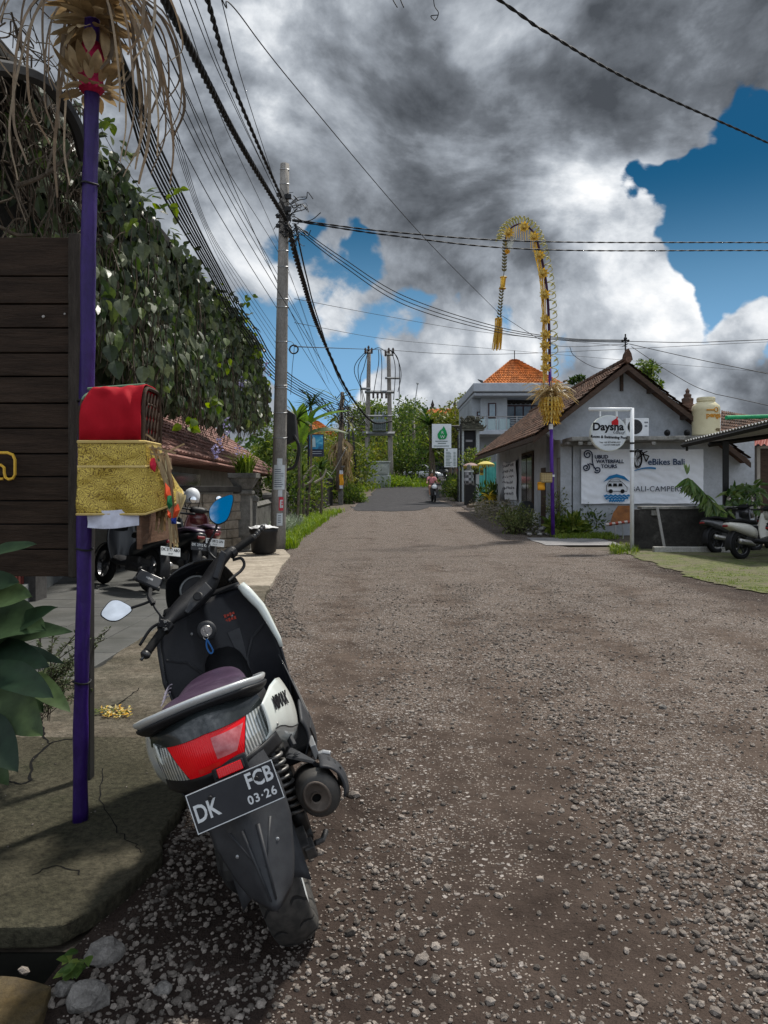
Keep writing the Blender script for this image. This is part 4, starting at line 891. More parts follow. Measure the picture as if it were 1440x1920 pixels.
ch(mb, 'pale_strips', LEAF('pale_palm', (.42,.36,.18), (.58,.50,.28), (.64,.58,.36), .25), off)
def rag(name, mat, pts, dd=0.0):
    mb = MB(); c = sum((PP(a,b,dd) for a, b in pts), Vector())/len(pts); q = [PP(a,b,dd) for a, b in pts]
    n = len(q); mb.add([c+Vector((0,-.02,0))]+q, [(0,i+1,(i+1)%n+1) for i in range(n)]); ch(mb, name, mat, off, solid=.003)
rag('red_pouch', M('crimson', (.45,.01,.035),(.58,.03,.06),8,.6), [(278,862),(290,858),(293,872),(291,884),(283,886),(277,876)])
GRN = M('green_cloth', (.01,.16,.06), None, 5, .7); BLU = M('blue_cloth', (.02,.05,.30), None, 5, .7); ORR = M('orange_red_cloth', (.60,.06,.02), (.7,.10,.03), 5, .7)
rag('red_rag', ORR, [(310,905),(318,915),(322,935),(314,945),(309,930)], -.02); rag('green_rag', GRN, [(314,928),(322,930),(323,948),(317,955),(313,945)], -.03); rag('red_rag', ORR, [(327,952),(334,944),(337,956),(332,968),(324,975)], -.03); rag('red_rag', ORR, [(314,956),(320,962),(321,972),(315,970)], -.03)
rag('blue_rag', BLU, [(321,972),(331,970),(330,982),(322,982)], -.03); rag('light_blue_rag', M('sky_cloth',(.10,.38,.62),None,5,.7), [(299,902),(307,897),(309,907),(302,912)], .05); rag('green_rag', GRN, [(297,858),(304,868),(301,872),(296,868)], .03)
# ---- vine building, its vines
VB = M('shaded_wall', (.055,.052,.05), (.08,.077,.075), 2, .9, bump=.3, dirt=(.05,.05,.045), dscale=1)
vb = thing('vine_building', 'grey building with dark overhanging roof edge behind the vines', 'building', (-6,9,0))
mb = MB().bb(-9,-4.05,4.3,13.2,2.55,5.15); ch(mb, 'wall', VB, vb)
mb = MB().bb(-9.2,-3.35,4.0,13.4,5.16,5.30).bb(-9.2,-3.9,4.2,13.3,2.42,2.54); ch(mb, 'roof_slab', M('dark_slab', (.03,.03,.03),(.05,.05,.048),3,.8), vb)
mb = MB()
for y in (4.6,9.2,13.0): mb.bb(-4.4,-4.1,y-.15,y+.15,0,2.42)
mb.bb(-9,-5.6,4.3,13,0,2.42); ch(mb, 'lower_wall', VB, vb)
mb = MB()
mb.tube(catmull([P(-60,118,5.6), P(40,135,6.2), P(95,165,6.5), P(140,230,6.8), P(160,300,7)],6), .06, 6); ch(mb, 'awning_beam', BLKM, vb)
mb = MB()
mb.tube([(-3.35,13,5.22),(-3.3,21.3,5.22)], .05, 6); mb.tube([(-3.9,13,5.2),(-3.8,21.3,5.2)], .05, 6); ch(mb, 'pergola_frame', BLKM, vb)
pl = thing('entrance_plinth', 'low grey tiled plinth with a red grille beyond the plank sign board', 'plinth', (-4.6,10,0))
mb = MB().prism([(-3.75,7.4,0),(-5.35,13.6,0),(-9,13.6,0),(-9,7.4,0)], (0,0,.26)); ch(mb, 'step', M('plinth_tile',(.15,.16,.16),(.20,.21,.21),3,.6,dirt=(.08,.08,.075)), pl, bevel=.01)
mb = MB()
for k in range(10): a = Vector((-3.9,8.2,0)).lerp(Vector((-4.35,9.9,0)), k/9); mb.box((a.x-.12,a.y,.5),(.03,.05,.48))
ch(mb, 'red_grille', M('red_brown_paint',(.11,.025,.02),(.15,.035,.03),6,.5), pl)
vine = thing('climbing_vine', 'dense dark green climbing vine hanging from the roof edge like a curtain', 'vine', (-3.3,12,2.5))
VL = LEAF('vine_leaf', (.014,.026,.011), (.060,.085,.040), (.16,.185,.11), .25, .42, .35); VLB = LEAF('vine_leaf_lit', (.07,.13,.015), (.15,.22,.025), None, .5)  # lit copy has sunlight painted into its brighter leaf colour
VSTEM = M('vine_stem', (.05,.04,.03), (.12,.095,.07), 12, .85)
random.seed(17); mb = MB(); mlit = MB(); mmid = MB(); mdead = MB(); ms = MB(); fl = MB()
zlow = interp([(5,3.7),(7.5,3.5),(9,3.15),(10.5,2.95),(12,2.82),(13.5,2.72),(16,2.75),(18,2.95),(21.5,3.4)])
zhigh = interp([(5,5.4),(9,5.35),(11,5.3),(14,5.25),(18,5.3),(20.5,5.0),(21.6,4.2)])
def vx(y): return -3.28+.16*noise.noise((y*.9,0,0))
n = 0
while n < 7600:
    y = 7.2+14.4*random.random()**.95; v = random.random(); a, b = zlow(y)+.38*noise.noise((y*1.7,3,1)), zhigh(y)+.14*noise.noise((y*2,8,1)); z = a+(b-a)*v
    if y < 9.6 and random.random() < .75-.28*(y-7.2): continue
    if noise.noise((y*1.1,z*1.2,4)) < -.38: continue
    dens = noise.noise((y*.6,z*1.0,9))
    x = vx(y)+rr(-.34,.10)+.16*dens
    d = Vector((rr(.0,.8), rr(-.9,.6), -1)); nn = Vector((1,-.7,.35))+rnd_unit()*.95; s_ = rr(.07,.20)
    k_ = random.random(); leaf(mmid if k_ < .24 else (mdead if k_ < .20 else mb), (x,y,z), d, nn, s_*1.15, s_*rr(.55,.95), rr(.05,.5)); n += 1
for k in range(3200):                       # inner leaf mass added behind to block light
    y = rr(8.6,21.3); a, b = zlow(y), zhigh(y); z = a+.12+(b-a-.15)*random.random(); leaf(mb, (vx(y)-rr(.35,.8),y,z), Vector((rr(-.4,.4),rr(-.4,.4),-1)), rnd_unit()+Vector((1,-.7,0)), .24, .2, .2)
for k in range(420):                        # sunlit leaves along the top and out towards the road
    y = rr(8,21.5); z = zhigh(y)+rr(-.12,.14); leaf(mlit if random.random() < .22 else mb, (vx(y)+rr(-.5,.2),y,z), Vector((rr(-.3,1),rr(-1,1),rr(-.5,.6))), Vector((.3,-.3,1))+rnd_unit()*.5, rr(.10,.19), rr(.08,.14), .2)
def sprig(px, py, d_, n_, s_, big=1.0, m_=None):
    for k in range(n_):
        p = P(px+rr(-s_,s_), py+rr(-s_,s_), d_+rr(-.15,.15)); leaf(m_ or mlit, p, Vector((rr(-.7,1),rr(-.4,.2),rr(-1,.3))), Vector((.3,-1,.5))+rnd_unit()*.5, .13*big*rr(.7,1.2), .095*big, .2)
sprig(208,230,7.6,7,8,.8); sprig(320,382,10,6,10); sprig(250,415,9,3,8); sprig(355,790,11.8,6,14,1.5); sprig(400,750,12,7,13,1.1); sprig(470,560,16,8,9); sprig(420,680,14,6,12,.9); sprig(480,660,18,8,10)
sprig(330,350,10,4,8,.8)
for px, py, d_ in ((225,575,8.6),(205,660,8.4),(245,590,8.8),(268,700,9.4),(215,690,8.3),(270,470,9.3)):       # a few big pale heart leaves in front
    leaf(mb, P(px,py-14,d_), Vector((rr(0,.5),-.4,-1)), Vector((.3,-1,.4)), .22, .17, .25)
for k in range(300):                        # stems and dead runners
    y = 7.0+14.3*random.random()**1.3; a, b = zlow(y)-rr(-.1,.5), zhigh(y); x = vx(y)+rr(-.2,.14); z0 = rr(a+.5,b); pts = []; 
    for j in range(7): pts.append((x+.10*noise.noise((k*3.1,j*.7,1)), y+.22*noise.noise((k*1.7,j*.6,5)), z0-(z0-a)*j/6))
    ms.tube(catmull(pts,3), rr(.003,.009), 4)
for k in range(115):                        # tangle of dead creeper at the near end
    y = rr(5.6,9.0); z0 = rr(4.3,5.45); x = -3.3+rr(-.25,.2); pts = [Vector((x,y,z0))]
    for j in range(6): pts.append(pts[-1]+Vector((rr(-.12,.12),rr(-.25,.25),rr(-.32,.05))))
    ms.tube(catmull(pts,3), rr(.004,.010), 4)
for k in range(26):
    y = rr(5.6,8.6); pts = [Vector((-3.3+rr(-.2,.25),y,5.35+rr(-.1,.25)))]
    for j in range(5): pts.append(pts[-1]+Vector((rr(-.15,.15),rr(-.3,.3),rr(-.2,.16))))
    ms.tube(catmull(pts,4), rr(.004,.008), 4)
ms.tube(catmull([P(28,350,6.6),P(80,330,6.7),P(120,298,6.8),P(140,270,7)],6), [.022-.0006*i for i in range(19)], 6)
ms.tube(catmull([P(-10,420,6.4),P(30,440,6.5),P(60,440,6.6)],6), .016, 6)
for px, py, d_ in ((412,835,13.2),(405,850,13),(500,690,18.5),(455,720,16.5),(425,800,14),(450,842,15)):
    for k in range(17): leaf(fl, P(px+rr(-6,6),py+rr(-16,16),d_), rnd_unit(), rnd_unit(), .06, .05, .2, 1)
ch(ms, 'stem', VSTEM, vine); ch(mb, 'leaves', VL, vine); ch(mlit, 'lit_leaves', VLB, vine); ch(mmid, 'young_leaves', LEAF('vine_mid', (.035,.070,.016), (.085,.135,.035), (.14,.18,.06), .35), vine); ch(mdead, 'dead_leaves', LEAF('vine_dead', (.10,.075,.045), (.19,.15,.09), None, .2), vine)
ch(fl, 'flowers', LEAF('lilac_petal', (.28,.25,.44), (.38,.35,.56), None, .3), vine)
for k in range(60): pass
# ---- tiled house behind, stone wall, pillar with planter, fence
TILE_R = M('reddish_tile', (.17,.085,.07), (.27,.15,.125), 4, .8, bump=.4, bscale=20, dirt=(.10,.08,.07), dscale=1.4, dlo=.45, dhi=.8, island=.35)
BEIGE = M('beige_wall', (.27,.25,.21), (.34,.31,.265), 2, .9, bump=.2, dirt=(.15,.14,.12), dscale=1.3)
lh = thing('tiled_house', 'low beige house with reddish tiled roof behind the stone wall', 'house', (-6,20,0))
mb = MB().bb(-10,-4.3,13.8,27,-.1,1.98); ch(mb, 'wall', BEIGE, lh)
mb = MB(); random.seed(6); tiled_roof(mb, (-3.45,11.7,1.98),(-3.75,27.5,1.93),(-6.6,27.5,3.95),(-6.4,11.7,3.95), 64, 16); mb.prism([(-3.5,11.75,1.94),(-6.4,11.75,3.88),(-9.5,11.75,1.9),(-9.5,11.75,1.8),(-3.5,11.75,1.86)], (-.2,15.7,0)); ch(mb, 'roof', TILE_R, lh)
mb = MB().tube([(-6.5,11.6,4.0),(-6.6,27.6,4.0)], .12, 8); mb.tube([(-3.43,11.7,1.92),(-3.73,27.5,1.87)], .035, 4); ch(mb, 'ridge_cap', TILE_R, lh)
mb = MB().bb(-4.3,-4.27,15.2,17.9,1.42,1.72); ch(mb, 'window', GLASS_D, lh)
BLOCK = M('stone_block', (.16,.135,.105), (.25,.215,.175), 9, .9, bump=.8, bscale=30, dirt=(.08,.075,.06), dscale=4)
sw = thing('stone_wall', 'rough stone block wall with dark coping behind the parked black scooters', 'wall', (-3.5,14,0))
mb = MB(); random.seed(12); wa, wb = Vector((-4.35,13.4,0)), Vector((-3.15,16.2,0)); dv = (wb-wa); LN = dv.length; yaw = atan2(dv.y,dv.x)
mb.T = Matrix.Translation(wa) @ Matrix.Rotation(yaw,4,'Z')
for r_ in range(7):
    x = -.0-(.2 if r_ % 2 else 0)
    while x < LN: w_ = rr(.35,.55); mb.box((x+w_/2,rr(-.01,.01),.09+r_*.185),(w_-.012,.2,.175)); x += w_
ch(mb, 'block_face', BLOCK, sw, bevel=.012)
mb = MB(); mb.T = Matrix.Translation(wa) @ Matrix.Rotation(yaw,4,'Z'); mb.box((LN/2,0,1.38),(LN+.1,.3,.13)); ch(mb, 'coping', DARKW, sw, bevel=.02)
gp = thing('gate_pillar', 'grey stone gate pillar topped by a square bowl beside the stone wall', 'pillar', (-3.0,16.4,0))
def sq(mb, prof, c, rot=0.0): mb.lathe([(r_*1.414,z) for r_, z in prof], c, Matrix.Rotation(rot+pi/4,3,'Z'), 4)
GPM = M('carved_stone', (.12,.115,.105), (.19,.185,.17), 8, .9, bump=.6, bscale=30, dirt=(.05,.05,.045), dscale=3)
mb = MB(); sq(mb, [(.20,-.1),(.20,.1),(.16,.12),(.16,1.25),(.20,1.28),(.20,1.34),(.17,1.36)], (-2.98,16.4,0)); ch(mb, 'shaft', GPM, gp, bevel=.01)
mb = MB(); sq(mb, [(.14,1.362),(.18,1.42),(.27,1.60),(.30,1.62),(.30,1.72),(.24,1.722),(.22,1.66)], (-2.98,16.4,0)); ch(mb, 'bowl', GPM, gp, bevel=.01)
t = thing('potted_grass', 'spiky bright green plant growing in the bowl of the gate pillar', 'plant', (-2.98,16.4,1.68)); mb = MB(); random.seed(3); blades(mb, -2.98,16.4,1.68, 160, .62, .035, .14, .9); ch(mb, 'foliage', L_GRASS, t)
def fence(name, label, a, b, h, lab_mat, posts, step=.16, z0=None):
    a, b = Vector(a), Vector(b); dv = b-a; L_ = Vector((dv.x,dv.y,0)).length; t = thing(name, label, 'fence', a)
    zf = lambda k: a.z+(b.z-a.z)*k
    mb = MB()
    for k in range(int(L_/step)+1):
        q = a.lerp(b, k*step/L_); w = Vector((dv.x,dv.y,0)).normalized()*step*.33
        mb.prism([q-w+Vector((0,0,.12)),q+w+Vector((0,0,.12)),q+w+Vector((0,0,h-.12)),q-w+Vector((0,0,h-.12))], Vector((dv.y,-dv.x,0)).normalized()*.06)
    ch(mb, 'balusters', lab_mat, t)
    mb = MB()
    for z, s in ((h-.06,.12),(.06,.14)): mb.tube([a+Vector((0,0,z)), b+Vector((0,0,z))], s*.72, 4)
    ch(mb, 'rail', lab_mat, t)
    for k in range(posts):
        q = a.lerp(b, k/(posts-1)); mb = MB(); sq(mb, [(.13,-.2),(.13,h+.05),(.17,h+.07),(.17,h+.14),(.10,h+.2)], q, atan2(dv.y,dv.x)); ch(mb, 'post', lab_mat, t)
    return t
fence('balustrade', 'dark grey concrete balustrade running from the gate pillar past the utility pole', (-2.95,17.0,0), (-3.2,27,.15), 1.05, GPM, 4)
fence('balustrade', 'dark weathered balustrade further along the grass verge beneath the blue sign', (-3.45,27.6,.16), (-2.80,40,.6), 1.25, DARKW, 4)
# bin, planter bits
t = thing('rubbish_drum', 'black rubbish drum with a white bag on top beside the utility pole', 'bin', (-2.44,15.6,0))
bc = Vector((-2.44,15.6,0)); mb = MB().lathe([(.20,.08),(.25,.12),(.27,.50),(.29,.52),(.29,.58),(.26,.58)], bc, 'Z', 24); ch(mb, 'drum', BLKM, t, smooth=True)
mb = MB(); mb.grid(lambda u, v: bc+Vector((.30*(v+.02)*cos(2*pi*u)*(1+.1*noise.noise((u*9,v*4,1))), .30*(v+.02)*sin(2*pi*u), .66-.06*v+.04*noise.noise((u*12,v*6,3)))), 24, 8); ch(mb, 'white_bag', M('white_bag',(.6,.6,.6),(.7,.7,.7),8,.5), t)
mb = MB()
for z, w in ((.05,.66),(.30,.0)):
    if w: mb.box(bc+Vector((0,-.1,z)),(w,.05,.04)).box(bc+Vector((-.1,.2,z)),(w,.05,.04))
ch(mb, 'timber_stand', M('weathered_timber',(.2,.18,.16),None,5,.9), t)
# near plant with broad leaves
t = thing('broadleaf_plant', 'dark glossy broad leaved plant at the left edge beside the purple pole', 'plant', (-1.55,2.75,.05))
GLOSS = LEAF('glossy_leaf', (.008,.022,.011), (.022,.047,.022), (.06,.095,.035), .15, .5, .3); random.seed(14); mb = MB(); ms = MB()
D = 2.55
spec = [((-40,1045),(60,1024),.055,.10),((-50,1135),(40,1128),.12,.25),((-60,1165),(64,1190),.17,.25),((-30,1215),(88,1150),.09,.2),((-40,1200),(112,1198),.085,.25),((-45,1225),(70,1262),.11,.25),((-60,1250),(44,1285),.10,.3),((-20,1250),(84,1315),.09,.2),((10,1215),(105,1250),.05,.2),((-50,1290),(22,1330),.08,.3),((-20,1290),(66,1385),.13,.15),((-40,1340),(20,1450),.10,.2),((-60,1330),(10,1400),.10,.2),((40,1265),(115,1340),.07,.3),((-50,1390),(4,1475),.09,.2),((20,1280),(70,1340),.08,.2),((-60,1105),(20,1100),.09,.2)]
root = Vector((-1.5,2.8,.06))
for (a, b, w, dr) in spec:
    dd = rr(-.25,.2); p, q = P(a[0],a[1],D+dd+.1), P(b[0],b[1],D+dd-.08); L_ = (q-p).length
    bigleaf(mb, p, (q-p)+Vector((0,0,dr*L_*.6)), L_*1.02, w*1.15, dr*.6, nrm=(rr(-.2,.3),-.75,.75), seg=12, fold=.10, wave=.025)
    ms.tube(catmull([root+Vector((rr(-.08,.08),rr(-.08,.08),0)), (root+p)/2+Vector((-.06,0,.08)), p],5), .007, 5)
ch(mb, 'leaves', GLOSS, t, smooth=True); ch(ms, 'stalk', STEM, t)
t = thing('feathery_herb', 'fine twiggy herb with tiny leaves between the broad leaved plant and the purple pole', 'plant', (-1.6,3.5,.05)); mb = MB(); ms = MB(); random.seed(15)
for k in range(44):
    a = P(70+rr(-10,30),1330+rr(-40,30),3.5); b = P(100+rr(-30,75),1195+rr(-25,120),3.5+rr(-.2,.2)); q = catmull([a,a.lerp(b,.5)+Vector((rr(-.05,.02),0,.03)),b],7); ms.tube(q, .0022, 4)
    for p in q[4:]:
        for j in range(4): leaf(mb, p, rnd_unit()+Vector((0,0,.2)), rnd_unit(), rr(.014,.028), .008, .1, 1)
for b in ((205,1180),(195,1200),(180,1215)):
    a = P(150,1235,3.5); b = P(b[0],b[1],3.5); ms.tube([a,a.lerp(b,.5)+Vector((0,0,.02)),b], .002, 4)
    for j in range(30): leaf(mb, a.lerp(b,rr(.3,1))+Vector((0,0,rr(0,.02))), rnd_unit(), rnd_unit(), .018, .007, .1, 1)
ch(mb, 'foliage', LEAF('herb_leaf',(.05,.075,.03),(.10,.13,.06),(.2,.22,.13),.25), t); ch(ms, 'twigs', VSTEM, t)
t = thing('drain_weed', 'small bright green weed growing at the drain opening', 'plant', G(140,1840)); mb = MB(); random.seed(6)
for k in range(16): leaf(mb, G(148,1838)+Vector((rr(-.03,.02),rr(-.03,.03),.02+rr(0,.05))), Vector((rr(-1,.3),-.5,rr(-.3,.5))), Vector((0,-.5,1)), rr(.03,.05), .025, .2)
ch(mb, 'foliage', L_MID, t)
# petals of a canang offering on the verge
t = thing('flower_offering', 'scattered yellow and orange flower offering on the concrete beside the purple pole', 'flower offering', G(215,1338,.055)); random.seed(19); mb = MB(); m2 = MB()
for k in range(110):
    p = G(186+62*random.random()+rr(-4,4), 1337+rr(-11,9), .058)
    p = G(190+rr(0,55), 1336-rr(0,1)*0+rr(-8,9)-(0), .06); p.z += rr(0,.014); leaf(mb, p, Vector((rr(-1,1),rr(-1,1),rr(0,.5))), Vector((0,0,1))+rnd_unit()*.4, rr(.015,.03), rr(.01,.018), .2, 1)
for k in range(40): p = G(183+rr(0,55),1336+rr(-6,8),.058); p.z += rr(0,.01); leaf(m2, p, Vector((rr(-1,1),rr(-.3,.3),.1)), Vector((0,0,1)), rr(.03,.06), .008, .1, 1)
ch(mb, 'petals', LEAF('petal',(.60,.30,.02),(.72,.55,.12),(.72,.66,.40),.3), t); ch(m2, 'leaf_bits', L_LIGHT, t)
# ------------------------------------------------------------------ utility pole, overhead wires, transformer, far street
CPOLE = M('pole_concrete', (.21,.195,.175), (.31,.29,.265), 5, .9, bump=.5, bscale=25, dirt=(.15,.14,.125), dscale=3, dlo=.45, dhi=.75, stretch=(1,1,.35))
up = thing('utility_pole', 'tall weathered concrete utility pole with pasted notices beside the grass verge', 'utility pole', (XX(521,17.3),17.3,0))
pb, pt = P(521,1030,17.3), P(534,308,17.3); pb.z = -.05
def pole_at(z): k = (z-pb.z)/(pt.z-pb.z); return pb.lerp(pt, k)
mb = MB().tube([pole_at(pb.z+(pt.z-pb.z)*k/12) for k in range(13)], [.175-.075*k/12 for k in range(13)], 20); ch(mb, 'shaft', CPOLE, up, smooth=True)
mb = MB()
for py in (318,345,408,470,500,560,575,640,722,726,773,820): 
    z = ZZ(py,17.3); r_ = .175-.075*(z/8.7)+.008; c = pole_at(z); ch(MB().tube([c+Vector((cos(a)*r_,sin(a)*r_,.03*sin(a))) for a in [2*pi*k/14 for k in range(15)]], .008, 4), 'strap', METAL_G, up)
mb = MB(); random.seed(4)                   # nest of clamps, splice and loose ends
for py in (372,395,412,430):
    z = ZZ(py,17.3); c = pole_at(z); mb.box(c+Vector((.10,-.1,0)),(.14,.08,.10)); mb.box(c+Vector((-.12,-.08,.05)),(.08,.07,.07))
for k in range(46):
    z = ZZ(rr(385,450),17.3); c = pole_at(z)+Vector((rr(.02,.2),-.12,0)); pts = [c]
    for j in range(4): pts.append(pts[-1]+Vector((rr(-.14,.20),rr(-.08,.05),rr(-.18,.16))))
    mb.tube(catmull(pts,4), rr(.005,.012), 4)
ch(mb, 'clamp', BLKM, up)
mb = MB()
def curved(py0, py1, a0, a1, off=.004):
    rings = []
    for i in range(2):
        z = ZZ((py1,py0)[i],17.3); r_ = .175-.075*((z+.05)/8.7)+off; c = pole_at(z); rings.append([c+Vector((r_*sin(a),-r_*cos(a),0)) for a in [a0+(a1-a0)*k/8 for k in range(9)]])
    return rings
PAPER = M('notice_paper', (.62,.66,.68), (.50,.54,.57), 20, .8)
for q_ in ((872,918,-.7,1.0),(860,872,-.2,.55),(962,985,-.1,.7),(919,931,.0,.6)): ch(MB().loft(curved(*q_), False, False), 'paper_notice', PAPER, up)
 
mb = MB(); random.seed(2)
for k in range(9):
    py = 880+k*4; mb.loft(curved(py,py+1.3,-.55,.8-.5*random.random(),.006), False, False)
for k in range(4): mb.loft(curved(966+4*k,967.3+4*k,.08,.45,.006), False, False)
ch(mb, 'notice_print', M('grey_print',(.10,.12,.16),None,3,.8), up)
mb = MB().loft(curved(932,957,.15,.80), False, False); ch(mb, 'red_poster', M('poster_red',(.50,.04,.06),(.6,.06,.09),9,.7), up)
mb = MB().loft(curved(937,952,.28,.45,.007), False, False); mb.loft(curved(937,940,.45,.68,.007), False, False); mb.loft(curved(942,945,.5,.62,.007), False, False); mb.loft(curved(947,952,.48,.7,.007), False, False); ch(mb, 'poster_print', PAPER, up)
mb = MB(); c = P(551,655,17.2)
for r_ in (.085,.095,.105): mb.tube([c+Vector((cos(a)*r_,rr(-.01,.01),sin(a)*r_)) for a in [2*pi*k/18 for k in range(19)]], .007, 4)
mb.tube(catmull([pole_at(ZZ(640,17.3))+Vector((.1,-.1,0)), c+Vector((0,0,.1)), P(548,690,17.2), P(545,740,17.2)],5), .006, 4)
ch(mb, 'cable_coil', BLKM, up)
t = thing('street_loudspeaker', 'black box loudspeaker fixed behind the utility pole', 'loudspeaker', P(545,795,17.6))
mb = MB(); c = P(544,800,17.6); mb.prism([c+Vector(q) for q in ((-.1,-.1,.42),(.12,-.1,.28),(.16,-.1,-.3),(-.1,-.1,-.42))], (0,.3,0)); ch(mb, 'case', BLKM, t, bevel=.03)
mb = MB(); mb.tube(catmull([c+Vector((.1,-.1,-.2)), c+Vector((.22,-.12,-.5)), c+Vector((.12,-.12,-.9)), c+Vector((-.1,-.1,-1.0))],6), .035, 6); ch(mb, 'bracket', BLKM, t)
# wires
WIRE = M('black_cable', (.012,.012,.013), (.022,.022,.023), 20, .6)
def wire(label, pts, r, group=None, twist=0, n=10, name='overhead_cable', sag=0.0):
    q = [P(*p) for p in pts]
    if (pts[0][0] < 420 or pts[0][1] < 0) and len(q) > 2 and 'loose wire end' not in label and 'long thin wire' not in label: q = [q[0]+(q[0]-q[1]).normalized()*9]+q
    if pts[-1][0] > 1440: q = q+[q[-1]+(q[-1]-q[-2]).normalized()*12]
    if len(q) == 2 and sag:
        q = [q[0].lerp(q[1], k/12)-Vector((0,0,sag*4*(k/12)*(1-k/12))) for k in range(13)]
    else: q = catmull(q, n)
    mb = MB()
    if twist:
        fine = []
        for a, b in zip(q, q[1:]): fine += [a.lerp(b, k/6) for k in range(6)]
        for s in range(twist):
            h = []; dist = 0
            for i, p in enumerate(fine):
                if i: dist += (p-fine[i-1]).length
                tt = (fine[min(i+1,len(fine)-1)]-fine[max(i-1,0)]).normalized(); u = tt.orthogonal().normalized(); w = tt.cross(u); a = dist*11+2*pi*s/twist
                h.append(p+(u*cos(a)+w*sin(a))*r*.75)
            mb.tube(h, r, 5)
    else: mb.tube(q, r, 5)
    return mb.build(name, WIRE, smooth=True, label=label, cat='cable', group=group)
gT = 'thin cables fanning from the top left to the utility pole'; lT = 'thin black cable fanning from the top left corner down to the utility pole'
PK = 17.15
wire('thickest twisted black cable from the top left to the head of the utility pole', [(262,-90,6.6),(382,140,9.8),(455,278,12.8),(536,412,PK)], .030, None, 3)
wire('second thick black cable, right of the thickest twisted one, running to the pole head', [(372,-60,7.6),(425,125,10.5),(470,240,13),(528,372,PK)], .020, None, 2)
for k, (a, d0) in enumerate((((338,-40),7.2),((350,-40),7.4),((400,-60),7.9))):
    wire(lT, [(a[0],a[1],d0),(a[0]*.55+530*.45,a[1]*.55+395*.45+12+5*k,11),(531+3*k,388+9*k,PK)], .006, gT)
for k, (x0, y0, d0, x1, y1) in enumerate(((300,70,8.2,545,520),(310,90,8.4,560,590),(330,-20,7.6,528,470),(296,100,8.4,590,650),(306,150,8.8,640,740),(318,40,8.2,600,700),(290,180,8.8,610,720))):
    wire('thin black cable sweeping from the upper left behind the utility pole to the far poles' , [(x0,y0,d0),((x0*.5+x1*.5)-6,(y0*.5+y1*.5)+8+3*(k%3),14),(x1,y1,26),(x1*.45+640*.55,y1*.4+765*.6,42)], .007, 'thin cables sweeping behind the utility pole')
for k in range(7):
    j = (k-3); x0, y0 = 205+7*k, 95+9*k
    wire('black cable in the low bundle running along the vine tops', [(x0,y0,7.4),(300+5*j,318-3*j,10),(400+3*j,505-2*j,13.6),(468+3*j,622-3*j,17.2),(560+3*j,728-3*j,25),(690,800-4*k,58)], .011 if k % 2 else .016, 'low bundle of cables along the vine tops', 0, 8)
for k in range(4):
    x0 = 228+14*k; wire('wavy loose telephone wire above the vine', [(x0,20+12*k,7.4),(300+8*k,190+10*k,9.6),(372+6*k,400+8*k,13),(430+10*k,520+5*k,17),(520+8*k,660,22)], .005, 'loose wavy telephone wires above the vine')
wire('thick black cable dropping from the pole head to the transformer poles', [(540,425,17.2),(566,520,21),(602,628,28),(656,740,42),(700,792,56),(735,790,59.5)], .045, None, 2)
wire('thinner black cable beside the thick drop cable to the transformer poles', [(553,420,17.2),(575,520,21),(597,600,26),(640,720,40),(690,800,58)], .022)
wire('long thin wire descending from the top left across the sky to the arching penjor', [(405,-30,7),(424,14,7.3),(440,16,7.5),(560,170,9.2),(790,440,15),(938,590,21)], .0065)
wire('thin wire continuing behind the arching penjor to the house mast', [(938,590,21),(1020,640,21.3),(1070,650,21.4),(1176,645,21.6)], .007)
wire('twisted black cable crossing the upper right corner of the sky', [(925,-8,8),(1020,58,9),(1200,160,11.2),(1460,277,14.5)], .012, None, 2)
wire('upper of two level cables crossing the sky from the pole through the penjor arch', [(548,412,17.3),(745,436,18),(1010,453,19),(1460,455,20.5)], .012, None, 2)
wire('lower of two level cables crossing the sky from the pole through the penjor arch', [(548,414,17.3),(745,443,18),(1010,468,19),(1460,470,20.5)], .012, None, 2)
for k in range(3): wire('slack cable from the utility pole to the mast on the grey house roof', [(552,420+4*k,17.3),(640,482+7*k,18.2),(760,556+8*k,19.2),(930,612+5*k,20.6),(1060,634+2*k,21.2),(1176,638+2*k,21.6)], .011, 'three slack cables to the house mast')
wire('fine wire crossing low over the blue sky from the pole to the house mast', [(552,560,17.3),(720,592,22),(900,622,24),(1176,650,21.6)], .006)
wire('fine level wire low over the transformer poles', [(552,605,17.3),(720,635,24),(900,652,26),(1460,700,30)], .006)
wire('lowest fine level wire crossing behind the penjor to the right edge', [(552,650,17.3),(720,656,40),(940,664,42),(1460,640,42)], .013)
wire('cable from the house mast straight out to the right edge', [(1178,640,21.6),(1300,642,21),(1460,636,20)], .010)
wire('cable from the house mast sloping to the right edge above the water tank', [(1180,645,21.6),(1300,672,20),(1460,705,18)], .010)
wire('cable from the house mast falling steeply over the water tank', [(1184,650,21.6),(1260,700,20.5),(1330,735,19.5),(1460,765,18)], .009)
wire('short loose wire hanging over the left roof slope by the mast', [(1068,650,21.5),(1078,668,21.5),(1120,690,21.5),(1172,688,21.6)], .008)
for k, (a, b) in enumerate((((735,-20),(745,14)),((752,-20),(757,14)))): wire(('left','right')[k]+' one of two loose wire ends at the top edge of the sky', [(a[0],a[1],8),((a[0]+b[0])/2-4,(a[1]+b[1])/2,8),(b[0],b[1],8)], .006)
wire('curled loose wire end hanging at the top edge of the sky', [(812,-30,8),(814,8,8),(822,24,8),(816,38,8),(808,30,8),(822,28,8)], .005)
